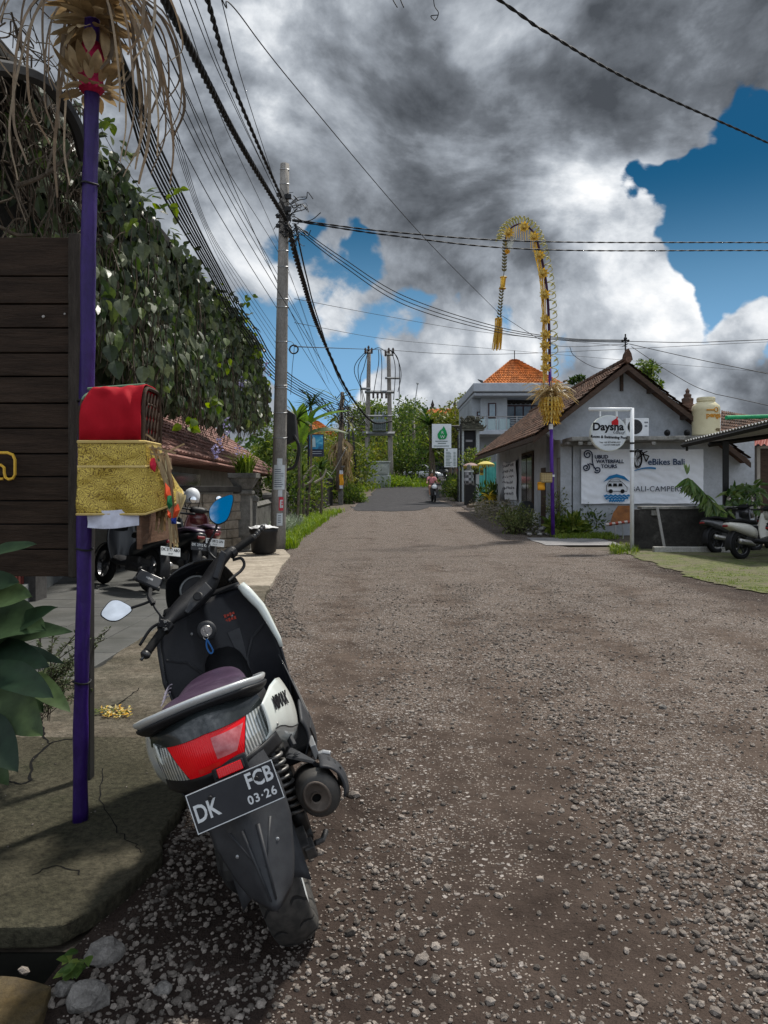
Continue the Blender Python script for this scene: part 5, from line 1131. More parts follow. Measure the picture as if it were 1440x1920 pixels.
# transformer: two poles, beams, box, insulators, cabinets
tr = thing('transformer_station', 'two pole transformer station with cross beams over a grey cabinet', 'transformer', (XX(712,60),60,zt(60)))
mb = MB(); PL, PR = (687.5, 892), (733, 892)
for (xb, yb_), (xt, yt), r_ in ((PL,(692,655),.17),(PR,(728.5,658),.17)):
    a, b = P(xb,yb_,60), P(xt,yt,60); a.z -= .5; mb2 = MB().tube([a.lerp(b,k/8) for k in range(9)], [r_*(1.2-.35*k/8) for k in range(9)], 10); ch(mb2, 'pole', CPOLE, tr, smooth=True)
mb = MB()
for (x0, x1, py, s) in ((683,698,661,.10),(721,738,665,.10),(684,739,735,.12),(679,740,813,.16),(676,695,729,.09),(722,750,709,.09),(688,735,780,.08)): ch(MB().tube([P(x0,py,59.6),P(x1,py,59.6)], s, 4), 'cross_beam', M('galvanised', (.16,.17,.18),(.22,.23,.24),5,.5,.5), tr)
mb = MB()
for px, py in ((685,657),(691,653),(697,657),(723,662),(729,657),(737,657),(700,741),(708,741),(716,741),(724,741)): ch(MB().lathe([(.06,-.25),(.10,-.2),(.06,-.13),(.10,-.06),(.06,0),(.10,.06),(.05,.2)], P(px,py,59.3), 'Z', 8), 'insulator', M('brown_ceramic',(.05,.03,.025),None,5,.3), tr)
for k, pts in enumerate((((690,655),(668,680),(665,700),(676,727),(682,760)),((693,655),(674,680),(672,705),(680,735),(686,760)),((697,657),(710,652),(722,658)),((710,656),(710,680),(705,710),(700,740)),((714,656),(716,690),(714,738)),((730,656),(745,670),(749,700),(748,760)),((733,656),(740,680),(741,706),(738,750)),((737,657),(748,680),(752,705),(746,735)),((691,655),(682,690),(676,710),(677,755)))):
    mb = MB().tube(catmull([P(a,b,59.2) for a, b in pts],6), .028, 4); ch(mb, 'jumper_wire', WIRE, tr)
mb = MB(); a, b = P(699,812,60), P(724,790,60); mb.bb(a.x,b.x,59.4,60.6,a.z+.15,b.z+.1)
for k in range(7): mb.bb(a.x+.05+k*.15,a.x+.09+k*.15,59.2,59.4,a.z+.3,b.z-.05)
for k in range(3): mb.lathe([(.12,0),(.08,.5),(.1,.55),(.02,.7)], P(704+7*k,790,60)+Vector((0,0,.1)), 'Z', 6)
ch(mb, 'transformer_box', M('transformer_grey',(.15,.18,.185),(.2,.235,.24),4,.5), tr, bevel=.03)
CAB = M('cabinet_grey',(.36,.39,.37),(.44,.47,.45),3,.5,dirt=(.25,.26,.24),dscale=1)
cb = thing('switch_cabinet', 'pale grey electrical cabinet on a plinth between the transformer poles', 'cabinet', P(711,893,58.5))
a, b = P(691,893,58.5), P(730,868,58.5); mb = MB().bb(a.x,b.x,58,59.2,a.z+.05,b.z).bb(a.x-.1,b.x+.1,57.9,59.3,b.z+.005,b.z+.12).bb(a.x-.2,b.x+.1,57.8,59.3,a.z-.9,a.z+.04); ch(mb, 'cabinet', CAB, cb, bevel=.03)
mb = MB(); a2, b2 = P(704,889,58), P(727,871,58); mb.bb(a2.x,b2.x,57.93,57.99,a2.z,b2.z).bb(a2.x+.08,(a2.x+b2.x)/2-.02,57.9,57.925,a2.z+.1,b2.z-.1).bb((a2.x+b2.x)/2+.02,b2.x-.08,57.9,57.925,a2.z+.1,b2.z-.1); ch(mb, 'door', M('cabinet_light',(.46,.48,.45),None,3,.5), cb)
t = thing('white_board', 'plain white board standing left of the electrical cabinet', 'board', P(671,900,57)); a, b = P(662,902,57), P(679,875,57); mb = MB().bb(a.x,b.x,57,57.1,a.z,b.z); ch(mb, 'panel', M('dull_white',(.52,.5,.46),(.6,.58,.54),4,.8), t); mb = MB().bb(a.x,a.x+.08,57.11,57.2,a.z-1,b.z).bb(b.x-.08,b.x,57.11,57.2,a.z-1,b.z); ch(mb,'leg',METAL_G,t)
# mid-distance poles
def thin_pole(label, px0, py0, px1, py1, d, r_, mat, extra=None, name='utility_pole', cat='pole'):
    t = thing(name, label, cat, P(px0,py0,d)); a, b = P(px0,py0,d), P(px1,py1,d); a.z -= .4; mb = MB().tube([a,b],[r_,r_*.6],8); ch(mb, 'shaft', mat, t, smooth=True); return t
t = thin_pole('slim white pole with a tall thin mast in front of the dark trees', 777, 900, 775, 778, 75, .22, CPOLE)
mb = MB().tube([P(775,778,75),P(783,718,75)], .05, 5).sphere(P(783,719,75),.12,6,5); ch(mb, 'mast', METAL_G, t); mb = MB()
for py in (845,852,888): mb.tube([P(776+cos(a)*3,py,75)+Vector((0,sin(a)*.3,0)) for a in [2*pi*k/10 for k in range(11)]], .06, 4)
ch(mb, 'band', METAL_G, t)
t = thin_pole('leaning timber pole hung with tangled wires in front of the dry palm', 634, 905, 642, 735, 40, .14, BARK); mb = MB(); random.seed(5)
for k in range(16):
    c = P(641+rr(-3,3),rr(740,800),39.8); pts = [c]
    for j in range(4): pts.append(pts[-1]+Vector((rr(-.25,.25),rr(-.1,.1),rr(-.5,.25))))
    mb.tube(catmull(pts,3), .02, 4)
ch(mb, 'wire_tangle', WIRE, t)
thin_pole('short dark pole right of the leaning timber pole', 655, 900, 653, 765, 46, .10, BLKM); thin_pole('thin dark pole nearest the tree crown left of the transformer', 668, 900, 660, 780, 52, .10, BLKM)
for k in range(5): wire('drooping black cable among the mid street poles', [(560+k*14,728+k*6,25),(612+k*8,770+k*5,36),(640,775-7*k,40),(668,805-6*k,50),(690,815-9*k,59.5)], .02, 'drooping cables among the mid street poles')
wire('pale drooping hose loop hanging over the dark balustrade', [(650,838,40),(628,880,38),(612,898,36),(590,906,34),(578,898,33)], .03)
# orange cloth banner on small post
t = thing('orange_banner', 'small orange and white cloth wrapped round a shrine post by the grass verge', 'cloth', P(638,915,40)); a, b = P(633,910,40), P(644,889,40); mb = MB(); 
mb.grid(lambda u, v: Vector((a.x+(b.x-a.x)*u+.02*sin(v*6), 40-.14*sin(pi*u), a.z+(b.z-a.z)*v)), 8, 8); ch(mb, 'orange_cloth', M('orange_cloth',(.62,.26,.015),(.7,.33,.03),6,.8), t, smooth=True)
for (p0, p1) in ((889,882),(916,910)):
    a1, b1 = P(634,p0,40), P(643,p1,40); mb = MB().grid(lambda u, v: Vector((a1.x+(b1.x-a1.x)*u, 39.99-.13*sin(pi*u), a1.z+(b1.z-a1.z)*v)), 8, 3); ch(mb, 'white_cloth', M('white_cloth2',(.6,.62,.66),None,6,.8), t)
mb = MB().bb(a.x+.03,b.x-.03,40.0,40.22,zt(40)-.1,b.z+.35).bb(a.x-.04,b.x+.04,39.95,40.3,b.z+.36,b.z+.44); ch(mb, 'post', GPM, t)
# blue sign among the plants
t = thing('blue_sign', 'square blue painted sign hanging among plants left of the road', 'sign', P(592,835,30)); a, b = P(579,856,30), P(607,814,30); mb = MB().bb(a.x,b.x,30,30.08,a.z,b.z); ch(mb, 'board', M('dark_navy',(.035,.04,.075),None,4,.5), t)
m_, nt, b_ = _nt('blue_art'); tcc = N(nt,'ShaderNodeTexCoord'); nn = N(nt,'ShaderNodeTexNoise', i_Scale=3.4, i_Detail=5.0, i_Distortion=1.2); nt.links.new(tcc.outputs['Object'], nn.inputs['Vector']); nt.links.new(ramp(nt, nn.outputs[0], [(.3,(.01,.07,.16)),(.5,(.02,.26,.48)),(.62,(.10,.45,.62)),(.75,(.5,.65,.7))]), b_.inputs['Base Color'])
c_, d_ = P(580.5,842,29.9), P(605.5,815.5,29.9); mb = MB().bb(c_.x,d_.x,29.965,29.995,c_.z,d_.z); ch(mb, 'picture', m_, t)
mb = MB().prism([P(582,838,29.95),P(592,838,29.95),P(591,822,29.95),P(588,818,29.95),P(585,826,29.95)], (0,-.01,0)); ch(mb, 'white_figure', M('pale_art',(.5,.6,.62),(.3,.5,.55),4,.6), t)
mb = MB()
for k in range(2): mb.bb(a.x+.08,b.x-.08,29.985,29.998,ZZ(847+k*4,30),ZZ(846+k*4,30))
ch(mb, 'text_line', M('pale_line',(.45,.5,.55),None,4,.6), t)
mb = MB().tube([P(578,813,30.05)+Vector((0,0,.0)), P(578,925,30.05)], .035, 5); ch(mb, 'post', BLKM, t)
# orange roofs far off
def hip_roof(mb, c, w, d, h, ridge, nu=18, nv=8, over=0.0):
    x, y, z = c; a = [(x-w,y-d,z),(x+w,y-d,z),(x+w,y+d,z),(x-w,y+d,z)]; r0, r1 = (x-ridge,y,z+h), (x+ridge,y,z+h)
    tiled_roof(mb, a[0],a[1],r1,r0,nu,nv,.06,.05); tiled_roof(mb, a[1],a[2],(r1[0],r1[1],r1[2]),r1,nu,nv,.06,.05) if ridge else tiled_roof(mb, a[1],a[2],r1,r0,nu,nv,.06,.05)
    tiled_roof(mb, a[3],a[0],r0,r0,nu,nv,.06,.05); tiled_roof(mb, a[2],a[3],r0,r1,nu,nv,.06,.05); mb.prism([Vector(p) for p in a], (0,0,-.15))
for (lab, c, w, d, h, rg, wh) in (('distant house with a bright orange roof behind the pale leaf sign', (XX(832,110),110,ZZ(786,110)), 4.6, 3.5, 1.5, 1.6, 2.5), ('distant house with an orange roof left of the banana plant leaves', (XX(584,70),70,ZZ(815,70)), 2.2, 2.4, 1.25, .5, 2.5)):
    t = thing('orange_roofed_house', lab, 'house', (c[0],c[1],c[2]-wh-2)); mb = MB(); random.seed(1); hip_roof(mb, c, w, d, h, rg); ch(mb, 'roof', ROOFO, t)
    mb = MB().bb(c[0]-w*.8,c[0]+w*.8,c[1]-d*.8,c[1]+d*.8,c[2]-6,c[2]-.16); ch(mb, 'wall', WALL, t)
    mb = MB()
    for s in ((-1,1) if rg > 1 else (0,)): mb.lathe([(.25,0),(.18,.4),(.28,.5),(.1,1.0),(.02,1.3)], (c[0]+s*rg,c[1],c[2]+h), 'Z', 8)
    ch(mb, 'finial', DARKW, t)
# two storey house
D2 = 48.0; g2 = zt(48)
th = thing('two_storey_house', 'two storey grey house with orange tiled roof and glass balcony', 'house', (XX(965,D2),52,g2))
def x2(px, d=D2): return XX(px, d)
def z2(py, d=D2): return ZZ(py, d)
mb = MB().bb(x2(887),x2(915),D2+.6,57,z2(815),z2(738)); mb.bb(x2(902),x2(952),D2+.2,57,z2(815),z2(738)).bb(x2(950),x2(1060),D2+1.5,57,z2(815),z2(738)); mb.bb(x2(890),x2(1060),D2+2,57,g2-.5,z2(815)); ch(mb, 'wall', M('house_wall',(.33,.36,.39),(.38,.41,.44),2,.8,dirt=(.26,.28,.30),dscale=.6), th)
mb = MB().bb(x2(884),x2(1065),D2-1.0,57.5,z2(738),z2(722)).bb(x2(886),x2(1065),D2-.8,57,z2(745),z2(739)); ch(mb, 'roof_slab', M('slab_grey',(.34,.37,.41),(.42,.45,.49),2,.8), th, bevel=.05)
mb = MB(); random.seed(8); hip_roof(mb, (x2(967,51),51.5,z2(718)), 2.5, 3.2, 2.05, .12, 24, 14); ch(mb, 'roof', ROOFO, th)
mb = MB()
for s in (-1,1): mb.prism([(x2(967,51)+s*2.5,48.25,z2(716)),(x2(967,51)+s*2.62,48.25,z2(716)),(x2(967,51)+s*2.85,48.25,z2(710)),(x2(967,51)+s*2.55,48.25,z2(712))], (0,.2,0))
mb.tube([(x2(967,51),51.5,z2(668)+.0),(x2(967,51),51.5,z2(638))], .03, 5); ch(mb, 'roof_ornament', DARKW, th)
for px0, px1, py0, py1, dd in ((916,931,784,755,.14),(896,905,779,770,.54)):
    mb = MB().bb(x2(px0),x2(px1),D2+dd,D2+dd+.08,z2(py0),z2(py1)); f = ch(mb, 'window', M('maroon_frame',(.05,.018,.022),None,5,.5), th); mb = MB().bb(x2(px0+2.2),x2(px1-2.2),D2+dd-.03,D2+dd-.004,z2(py0-2.2),z2(py1+2.2)); ch(mb, 'pane', M('pale_glass',(.20,.27,.32),(.28,.35,.4),3,.15), f)
mb = MB().bb(x2(955),x2(1022),D2+1.35,D2+1.48,z2(800),z2(755)); f = ch(mb, 'sliding_door', MATS['maroon_frame'], th)
for k in range(4): mb = MB().bb(x2(957.5+k*16),x2(970.5+k*16),D2+1.28,D2+1.34,z2(799),z2(758)); ch(mb, 'pane', M('blue_glass',(.06,.09,.12),(.12,.17,.22),1.5,.1), f)
mb = MB().bb(x2(884),x2(1050),D2-1.1,D2+1.5,z2(817),z2(808.5)); ch(mb, 'balcony_slab', MATS['slab_grey'], th, bevel=.03)
m_, nt, b_ = _nt('balcony_glass'); b_.inputs['Base Color'].default_value = (.42,.56,.58,1); b_.inputs['Roughness'].default_value = .1; b_.inputs['Alpha'].default_value = .42
for k in range(3): mb = MB().bb(x2(890+k*21),x2(909+k*21),D2-1.0,D2-.97,z2(808),z2(788)); ch(mb, 'balcony_glass', m_, th)
mb = MB().tube([(x2(886),D2-1,z2(784)),(x2(1045),D2-1,z2(784))], .035, 5)
for k in range(9): mb.tube([(x2(888+k*19),D2-1,z2(808)),(x2(888+k*19),D2-1,z2(784))], .03, 5)
for k in range(5): mb.tube([(x2(952),D2-1,z2(804-k*4)),(x2(1045),D2-1,z2(804-k*4))], .03, 4)
ch(mb, 'balcony_rail', METAL_G, th)
mb = MB()
for k in range(6): mb.lathe([(.18,-.02),(.18,.02)], (x2(962+k*9),D2+1.46,z2(748)), 'Y', 10)
ch(mb, 'vent_motif', DARKW, th)
# temple style gate with dark roof, door sign
gt = thing('carved_gate', 'small Balinese gate with thatched stone roof and black door left of the two storey house', 'gate', (XX(882,43),43,zt(43)))
mb = MB(); cx_ = XX(883,43); z0 = zt(43)
mb.bb(XX(862,43),XX(870,43),43,43.6,z0-.2,ZZ(805,43)).bb(XX(893,43),XX(899,43),43,43.6,z0-.2,ZZ(805,43)); ch(mb, 'gate_pillar', M('white_pillar',(.45,.49,.50),(.36,.39,.40),3,.8), gt)
mb = MB().bb(XX(867,43),XX(892,43),43.3,43.5,z0,ZZ(805,43)); d_ = ch(mb, 'door', M('black_door',(.012,.012,.015),None,5,.5), gt)
mb = MB().bb(XX(874,43),XX(887,43),43.27,43.295,ZZ(828,43),ZZ(824,43)).bb(XX(876,43),XX(883,43),43.27,43.295,ZZ(842,43),ZZ(839,43)); ch(mb, 'door_plate', M('dim_white',(.3,.3,.32),None,3,.6), d_)
mb = MB(); random.seed(3)
for k in range(7):
    w_ = (24-3.1*k)/F*43; mb.box((cx_+rr(-.03,.03), 43.3, ZZ(803-k*3.6,43)), (2*w_, 1.5-.15*k, .115))
for k in range(60): mb.sphere((cx_+rr(-.62,.62), 42.6+rr(0,.3), ZZ(rr(783,803),43)), rr(.04,.09), 5, 4)
for s in (-1,1): mb.prism([(cx_+s*.65,42.6,ZZ(803,43)),(cx_+s*.78,42.6,ZZ(803,43)),(cx_+s*.85,42.6,ZZ(797,43))],(0,1.2,0))
ch(mb, 'gate_roof', M('mossy_thatch',(.045,.045,.035),(.085,.08,.06),6,.95,bump=.6,dirt=(.13,.13,.10),dscale=3), gt)
mb = MB().bb(XX(858,43),XX(864,43),42.9,43.1,ZZ(806,43),ZZ(802,43)).bb(XX(862,43),XX(908,43),42.8,43.8,ZZ(806.5,43),ZZ(804,43)); ch(mb, 'lintel', MATS['white_pillar'], gt)
# pale green canopy and leaf sign on its post
sp = thing('sign_mast', 'dark steel sign mast carrying the leaf sign and the price list', 'signpost', (XX(864,42),42,zt(42)))
mb = MB().tube([(XX(864,42),42,zt(42)-.2),(XX(864,42),42,ZZ(797,42))], .06, 6).tube([(XX(864,42),42,ZZ(799,42)),(XX(812,42),42,ZZ(799,42))], .045, 5).tube([(XX(864,42),42,ZZ(842,42)),(XX(835,42),42,ZZ(842,42))], .04, 5).tube([(XX(859,42),42.05,zt(42)-.2),(XX(859,42),42.05,ZZ(815,42))], .04, 6); ch(mb, 'mast', BLKM, sp)
t = thing('leaf_sign', 'square white sign with a green leaf emblem left of the dark gate', 'sign', P(828,818,41.9)); a, b = P(810,840,41.9), P(846,795,41.9)
mb = MB().bb(a.x,b.x,41.86,41.96,a.z,b.z); ch(mb, 'board', M('sign_white',(.62,.66,.68),(.68,.72,.74),2,.5), t)
def lp(px, py, y=41.84): return Vector((XX(px,41.9), y, ZZ(py,41.9)))
mb = MB().prism([lp(832,799),lp(836,807),lp(838.5,815),lp(836,822),lp(831,824.5),lp(829,823),lp(825,824.5),lp(821,821),lp(820,815),lp(824,808),lp(829,804)], (0,-.012,0)); e = ch(mb, 'leaf_emblem', M('leaf_green',(.01,.22,.06),(.02,.30,.09),3,.6), t)
mb = MB().text('R\nW', .24, face_at(XX(829.5,41.9),41.822,ZZ(815.5,41.9)), .002); ch(mb, 'leaf_letters', M('sign_white2',(.7,.74,.74),None,3,.6), e)
mb = MB()
for y_, x0, x1 in ((827,816,839),(831,821,836),(836,813,842)): mb.bb(XX(x0,41.9),XX(x1,41.9),41.845,41.858,ZZ(y_+.9,41.9),ZZ(y_-.3,41.9))
ch(mb, 'print_line', M('grey_green_ink',(.10,.16,.16),None,4,.6), t)
t = thing('price_list_sign', 'smaller white list sign with rows of print under the leaf sign', 'sign', P(845,858,41.8)); a, b = P(833,876,41.8), P(857,841,41.8)
mb = MB().bb(a.x,b.x,41.75,41.85,a.z,b.z); ch(mb, 'board', MATS['sign_white'], t); mb = MB(); random.seed(3)
for k in range(10): mb.bb(XX(836,41.8),XX(rr(843,848),41.8),41.738,41.748,ZZ(848.5+k*2.7,41.8),ZZ(847.6+k*2.7,41.8)); mb.bb(XX(850,41.8),XX(854,41.8),41.738,41.748,ZZ(848.5+k*2.7,41.8),ZZ(847.6+k*2.7,41.8))
mb.prism([Vector((XX(838+dx,41.8),41.748,ZZ(843.5+dy,41.8))) for dx, dy in ((0,-1.8),(1.5,.6),(0,2),(-1.5,.6))], (0,-.01,0)); ch(mb, 'print_line', MATS['grey_green_ink'], t)
# shrine figure in chequered cloth, black plinth, yellow umbrella, turquoise panels
t = thing('shrine_statue', 'small stone shrine statue wrapped in grey chequered cloth on a black plinth', 'statue', P(881,937,39)); z0 = zt(39)
mb = MB().bb(XX(872,39),XX(890,39),38.9,39.5,z0-.1,ZZ(909,39)); ch(mb, 'plinth', BLKM, t, bevel=.03)
m_, nt, b_ = _nt('chequered_cloth'); tcc = N(nt,'ShaderNodeTexCoord'); ck = N(nt,'ShaderNodeTexChecker', i_Scale=7.0); ck.inputs[1].default_value=(.06,.06,.065,1); ck.inputs[2].default_value=(.34,.34,.36,1); nt.links.new(tcc.outputs['Object'], ck.inputs[0]); nt.links.new(ck.outputs[0], b_.inputs['Base Color'])
c = Vector((XX(880,39),39.15,0)); mb = MB().lathe([(.27,ZZ(908.5,39)),(.25,ZZ(900,39)),(.21,ZZ(888,39)),(.23,ZZ(884,39))], c, 'Z', 16); ch(mb, 'cloth', m_, t, smooth=True)
mb = MB().lathe([(.20,ZZ(884,39)),(.22,ZZ(881,39)),(.10,ZZ(879,39)),(.13,ZZ(876,39)),(.10,ZZ(872.5,39)),(.03,ZZ(870,39))], c, 'Z', 14); ch(mb, 'figure', GPM, t, smooth=True)
mb = MB().lathe([(.24,ZZ(884.5,39)),(.25,ZZ(882.5,39))], c, 'Z', 16); ch(mb, 'white_sash', WHITE, t)
def umbrella(label, px, py, d, r_, mat, name='ceremonial_umbrella'):
    t = thing(name, label, 'umbrella', (XX(px,d),d,zt(d))); z = ZZ(py,d); mb = MB()
    mb.loft([[Vector((XX(px,d)+cos(a)*r_*k*(1+.04*cos(a*8)), d+sin(a)*r_*k, z-r_*.38*k*k)) for a in [2*pi*i/24 for i in range(24)]] for k in (.02,.4,.75,1.0)], True, False); ch(mb, 'canopy', mat, t, solid=.02)
    mb = MB(); 
    for i in range(24): a = 2*pi*i/24; p = Vector((XX(px,d)+cos(a)*r_*1.0, d+sin(a)*r_, z-r_*.38)); mb.add([p,p+Vector((-sin(a)*.08,cos(a)*.08,0)),p+Vector((-sin(a)*.04,cos(a)*.04,-.16))], [(0,1,2)])
    ch(mb, 'fringe', M('gold_fringe',(.55,.42,.06),None,5,.6), t); mb = MB().tube([(XX(px,d),d,zt(d)-.1),(XX(px,d),d,z+.1)], .025, 6); ch(mb, 'pole', WOOD_D, t)
umbrella('yellow ceremonial umbrella in front of the turquoise panels', 911, 865, 37, .40, M('yellow_cloth',(.55,.46,.12),(.62,.53,.18),4,.8))
umbrella('dusty pink umbrella above the chequered statue', 883, 868, 40, .40, M('pink_cloth',(.28,.19,.18),(.34,.24,.22),4,.8))
TURQ = M('turquoise_paint', (.07,.36,.33), (.11,.44,.40), 3, .6, dirt=(.05,.22,.20), dscale=2)
t = thing('turquoise_panel', 'turquoise carved boards leaning behind the yellow umbrella', 'panel', (XX(920,38),38.6,zt(38)))
mb = MB(); random.seed(2)
for k, (x0, x1, ya, yb) in enumerate(((899,905,930,872),(905,911,928,880),(911,917,912,872),(917,923,908,870),(923,929,905,868),(929,934,900,866),(934,941,890,862))): mb.prism([P(x0,ya,38.6),P(x1-.5,ya+2,38.6),P(x1-.5,yb,38.6),P((x0+x1)/2,yb-2,38.6),P(x0,yb+1,38.6)], (0,.1,0))
ch(mb, 'board', TURQ, t)
for lab, px, py in (('small yellow flag with dark mark on the house corner post', 946, 881), ('small yellow flag under the edge of the yellow umbrella', 903, 884)):
    t = thing('yellow_flag', lab, 'flag', P(px,py,36.2)); a, b = P(px-3.5,py+7,36.2), P(px+3.5,py-7,36.2); mb = MB().grid(lambda u, v: Vector((a.x+(b.x-a.x)*u, 36.2+.04*sin(v*5), a.z+(b.z-a.z)*v)), 4, 6); ch(mb, 'cloth', M('flag_yellow',(.55,.40,.05),(.6,.46,.1),5,.8), t); mb = MB().lathe([(.06,-.01),(.08,0)], P(px,py,36.12), 'Y', 10); ch(mb, 'mark', M('flag_mark',(.2,.14,.05),None,5,.8), t)
# canopy / dark shelter behind the trees, hidden gap filler behind the gate
t = thing('thatched_shelter', 'dark thatched shelter roof behind the parked cars', 'shelter', (XX(815,95),97,zt(95))); mb = MB(); a = zt(95); mb.prism([(XX(775,95),95,a+6.2),(XX(860,95),95,a+6.2),(XX(850,95),98,a+8),(XX(785,95),98,a+8)], (0,.3,-.25)); mb.prism([(XX(780,95),100,a),(XX(868,95),100,a),(XX(868,95),100,a+6.5),(XX(780,95),100,a+6.5)], (0,.3,0)); ch(mb, 'roof', M('dark_thatch',(.03,.028,.025),(.06,.055,.048),3,.95,bump=.5), t)
mb = MB()
for px in (785,805,825,845,860): mb.tube([(XX(px,95),95.2,a-.2),(XX(px,95),95.2,a+6.2)], .12, 6)
ch(mb, 'post', BARK_D, t)
# ------------------------------------------------------------------ grass, shrubs, trees, right penjor
random.seed(40)
mb = MB()
for k in range(520):                        # bright grass edging the road left
    y = 17.2+12*random.random(); x = road_l(y)-.02-.62*random.random(); blades(mb, x, y, zt(y), 7, .34, .022, .14, .8)
for k in range(90): y = rr(27,34); x = road_l(y)-rr(.0,.8); blades(mb, x, y, zt(y), 7, .30, .03, .18, .8)
mb.build('verge_grass', L_GRASS, kind='stuff', label='bright green grass edging the gravel road beside the utility pole', cat='grass')
mb = MB()
for k in range(230): y = 17.8+7*random.random(); x = road_l(y)-.50-.5*random.random(); blades(mb, x, y, zt(y), 9, .62, .03, .16, 1.0)
mb.build('silver_grass', L_SILV, kind='stuff', label='silvery arching grass between the balustrade and the bright grass', cat='grass')
mb = MB()
for k in range(260): x = rr(4.6,6.2); y = rr(20.2,21.6); blades(mb, x+ (y-20)*.1, y, zt(y), 7, .16, .02, .14, .7)
for k in range(60): p = G(rr(1145,1195),rr(1026,1040)); blades(mb, p.x, p.y, p.z, 7, .18, .014, .06, .8)
for k in range(3600):
    y = 9.6+8.4*random.random(); x = lawn_l(y)+.05+7*random.random()**1.3; p = Vector((x,y,.012))
    if noise.noise((x*1.5,y*1.5,3)) < -.12: continue
    blades(mb, p.x, p.y, p.z, 4, .03, .010, .06, .8)
for k in range(120): p = G(rr(1215,1340),rr(1022,1030)); blades(mb, p.x, p.y, p.z, 7, .12, .02, .1, .8)
mb.build('side_grass', LEAF('grass_side',(.07,.12,.015),(.14,.21,.03),(.22,.26,.05)), kind='stuff', label='short green grass by the side path, low wall and parking place', cat='grass')
mb = MB()
for k in range(420): p = G(rr(690,800),rr(893,914)); p.z = zt(p.y) if p.y < 80 else p.z; blades(mb, p.x, min(p.y,70), zt(min(p.y,70)), 7, .5, .06, .3, .8)
for k in range(300): y = rr(52,78); x = road_l(y)-rr(.1,3.2); blades(mb, x, y, zt(y), 7, .55, .06, .3, .8)
mb.build('bank_grass', L_GRASS, kind='stuff', label='bright grass bank at the foot of the transformer poles', cat='grass')
# left middle distance
shrub('shrub','pale green bushy shrub behind the dark balustrade under the blue sign', (XX(562,33),33.4,zt(33)), 2.6, 2.5, L_LIGHT, 1, 1900, .17)
shrub('shrub','mid green shrub with thin branches right of the blue sign', (XX(606,42),42,zt(42)), 2.5, 2.9, L_MID, 2, 1500, .2)
shrub('shrub','yellowish green shrub in front of the dry palm', (XX(618,45),45.5,zt(45)), 3.2, 3.9, L_YEL, 3, 1800, .24)
shrub('shrub','tall light green shrub between the dry palm and transformer', (XX(662,54),55,zt(54)), 3.4, 4.6, L_LIGHT, 4, 1900, .28)
shrub('shrub','low dark leafy shrub on the verge right of the orange cloth', (XX(657,41),41.5,zt(41)), 1.4, 1.15, L_MID, 5, 1000, .2, wl=.35)
shrub('shrub','bright low shrub spilling onto the road past the orange cloth', (XX(672,42),42,zt(42)), .9, .5, L_GRASS, 6, 500, .17, wl=.3)
shrub('shrub','dark shrub behind the dark balustrade left of the orange cloth', (XX(604,42),43.5,zt(42)), 2.6, 2.2, L_DARK, 7, 1200, .22)
shrub('shrub','leafy shrub between the two transformer poles', (XX(712,64),65,zt(64)), 3.2, 4.2, L_YEL, 8, 1500, .34, wl=.3)
shrub('shrub','round green shrub right of the transformer poles', (XX(757,62),63,zt(63)), 3.6, 4.4, L_MID, 9, 1900, .3)
shrub('shrub','low bright weeds at the road bend under the transformer', (XX(745,58),59,zt(58)), 3.6, 1.0, L_GRASS, 10, 900, .3, wl=.3)
for i, (px, d, h, w) in enumerate(((548,29,2.0,1.6),(520,24,2.6,1.5),(640,42,3.0,2.2))):
    shrub('shrub', ('ferny green shrub right behind the utility pole','green shrub seen left of the utility pole over the balustrade','ochre green shrub round the leaning timber pole')[i], (XX(px,d),d+.6,zt(d)), w, h, (L_MID,L_MID,L_YEL)[i], 50+i, 1100, .17)
# dracaena heads, banana, dry banana
def rosette(name, label, top, n, L_, W, mat, trunk_to=None, droop=.7, seed=1, cat='plant', r_=.05, up=.6):
    random.seed(seed); top = Vector(top); b = Vector(trunk_to) if trunk_to else Vector((top.x,top.y,zt(top.y))); t = thing(name, label, cat, b); mb = MB()
    for k in range(n):
        a = rr(0,2*pi); e = rr(-.25,1.3); d = Vector((cos(a)*cos(e),sin(a)*cos(e),sin(e)+up*.2)); bigleaf(mb, top, d, L_*rr(.7,1.1), W, droop*rr(.5,1.2), nrm=(d.x*-.4,d.y*-.4,1), seg=6, fold=.15)
    ch(mb, 'foliage', mat, t, smooth=True); mb = MB().tube(catmull([b-Vector((0,0,.1)), b.lerp(top,.5)+Vector((.08,0,0)), top],5), [r_*(1-.03*i) for i in range(11)], 6); ch(mb, 'trunk', BARK, t); return t
rosette('dracaena','spiky dracaena head above the banana leaf', P(583,762,28), 40, .75, .07, L_DARK, (XX(575,28),28,zt(28)), .5, 3)
rosette('dracaena','tall spiky plant beside the black loudspeaker', P(556,788,24), 36, .8, .08, L_DARK, (XX(556,24),24,zt(24)), .5, 4)
rosette('dracaena','low spiky rosette under the blue sign', P(600,880,29), 30, .7, .09, L_DARK, None, .5, 5)
rosette('dracaena','second low spiky rosette left of the blue sign post', P(566,890,27), 30, .6, .09, L_MID, None, .5, 6)
t = thing('banana_plant', 'banana plant with one upright bright leaf left of the blue sign', 'banana plant', (XX(560,25),25,zt(25))); random.seed(7); mb = MB()
b0 = P(560,850,25)
bigleaf(mb, P(554,842,25), P(566,775,25)-P(554,842,25), 1.55, .62, .05, nrm=(.25,-1,.1), seg=10)
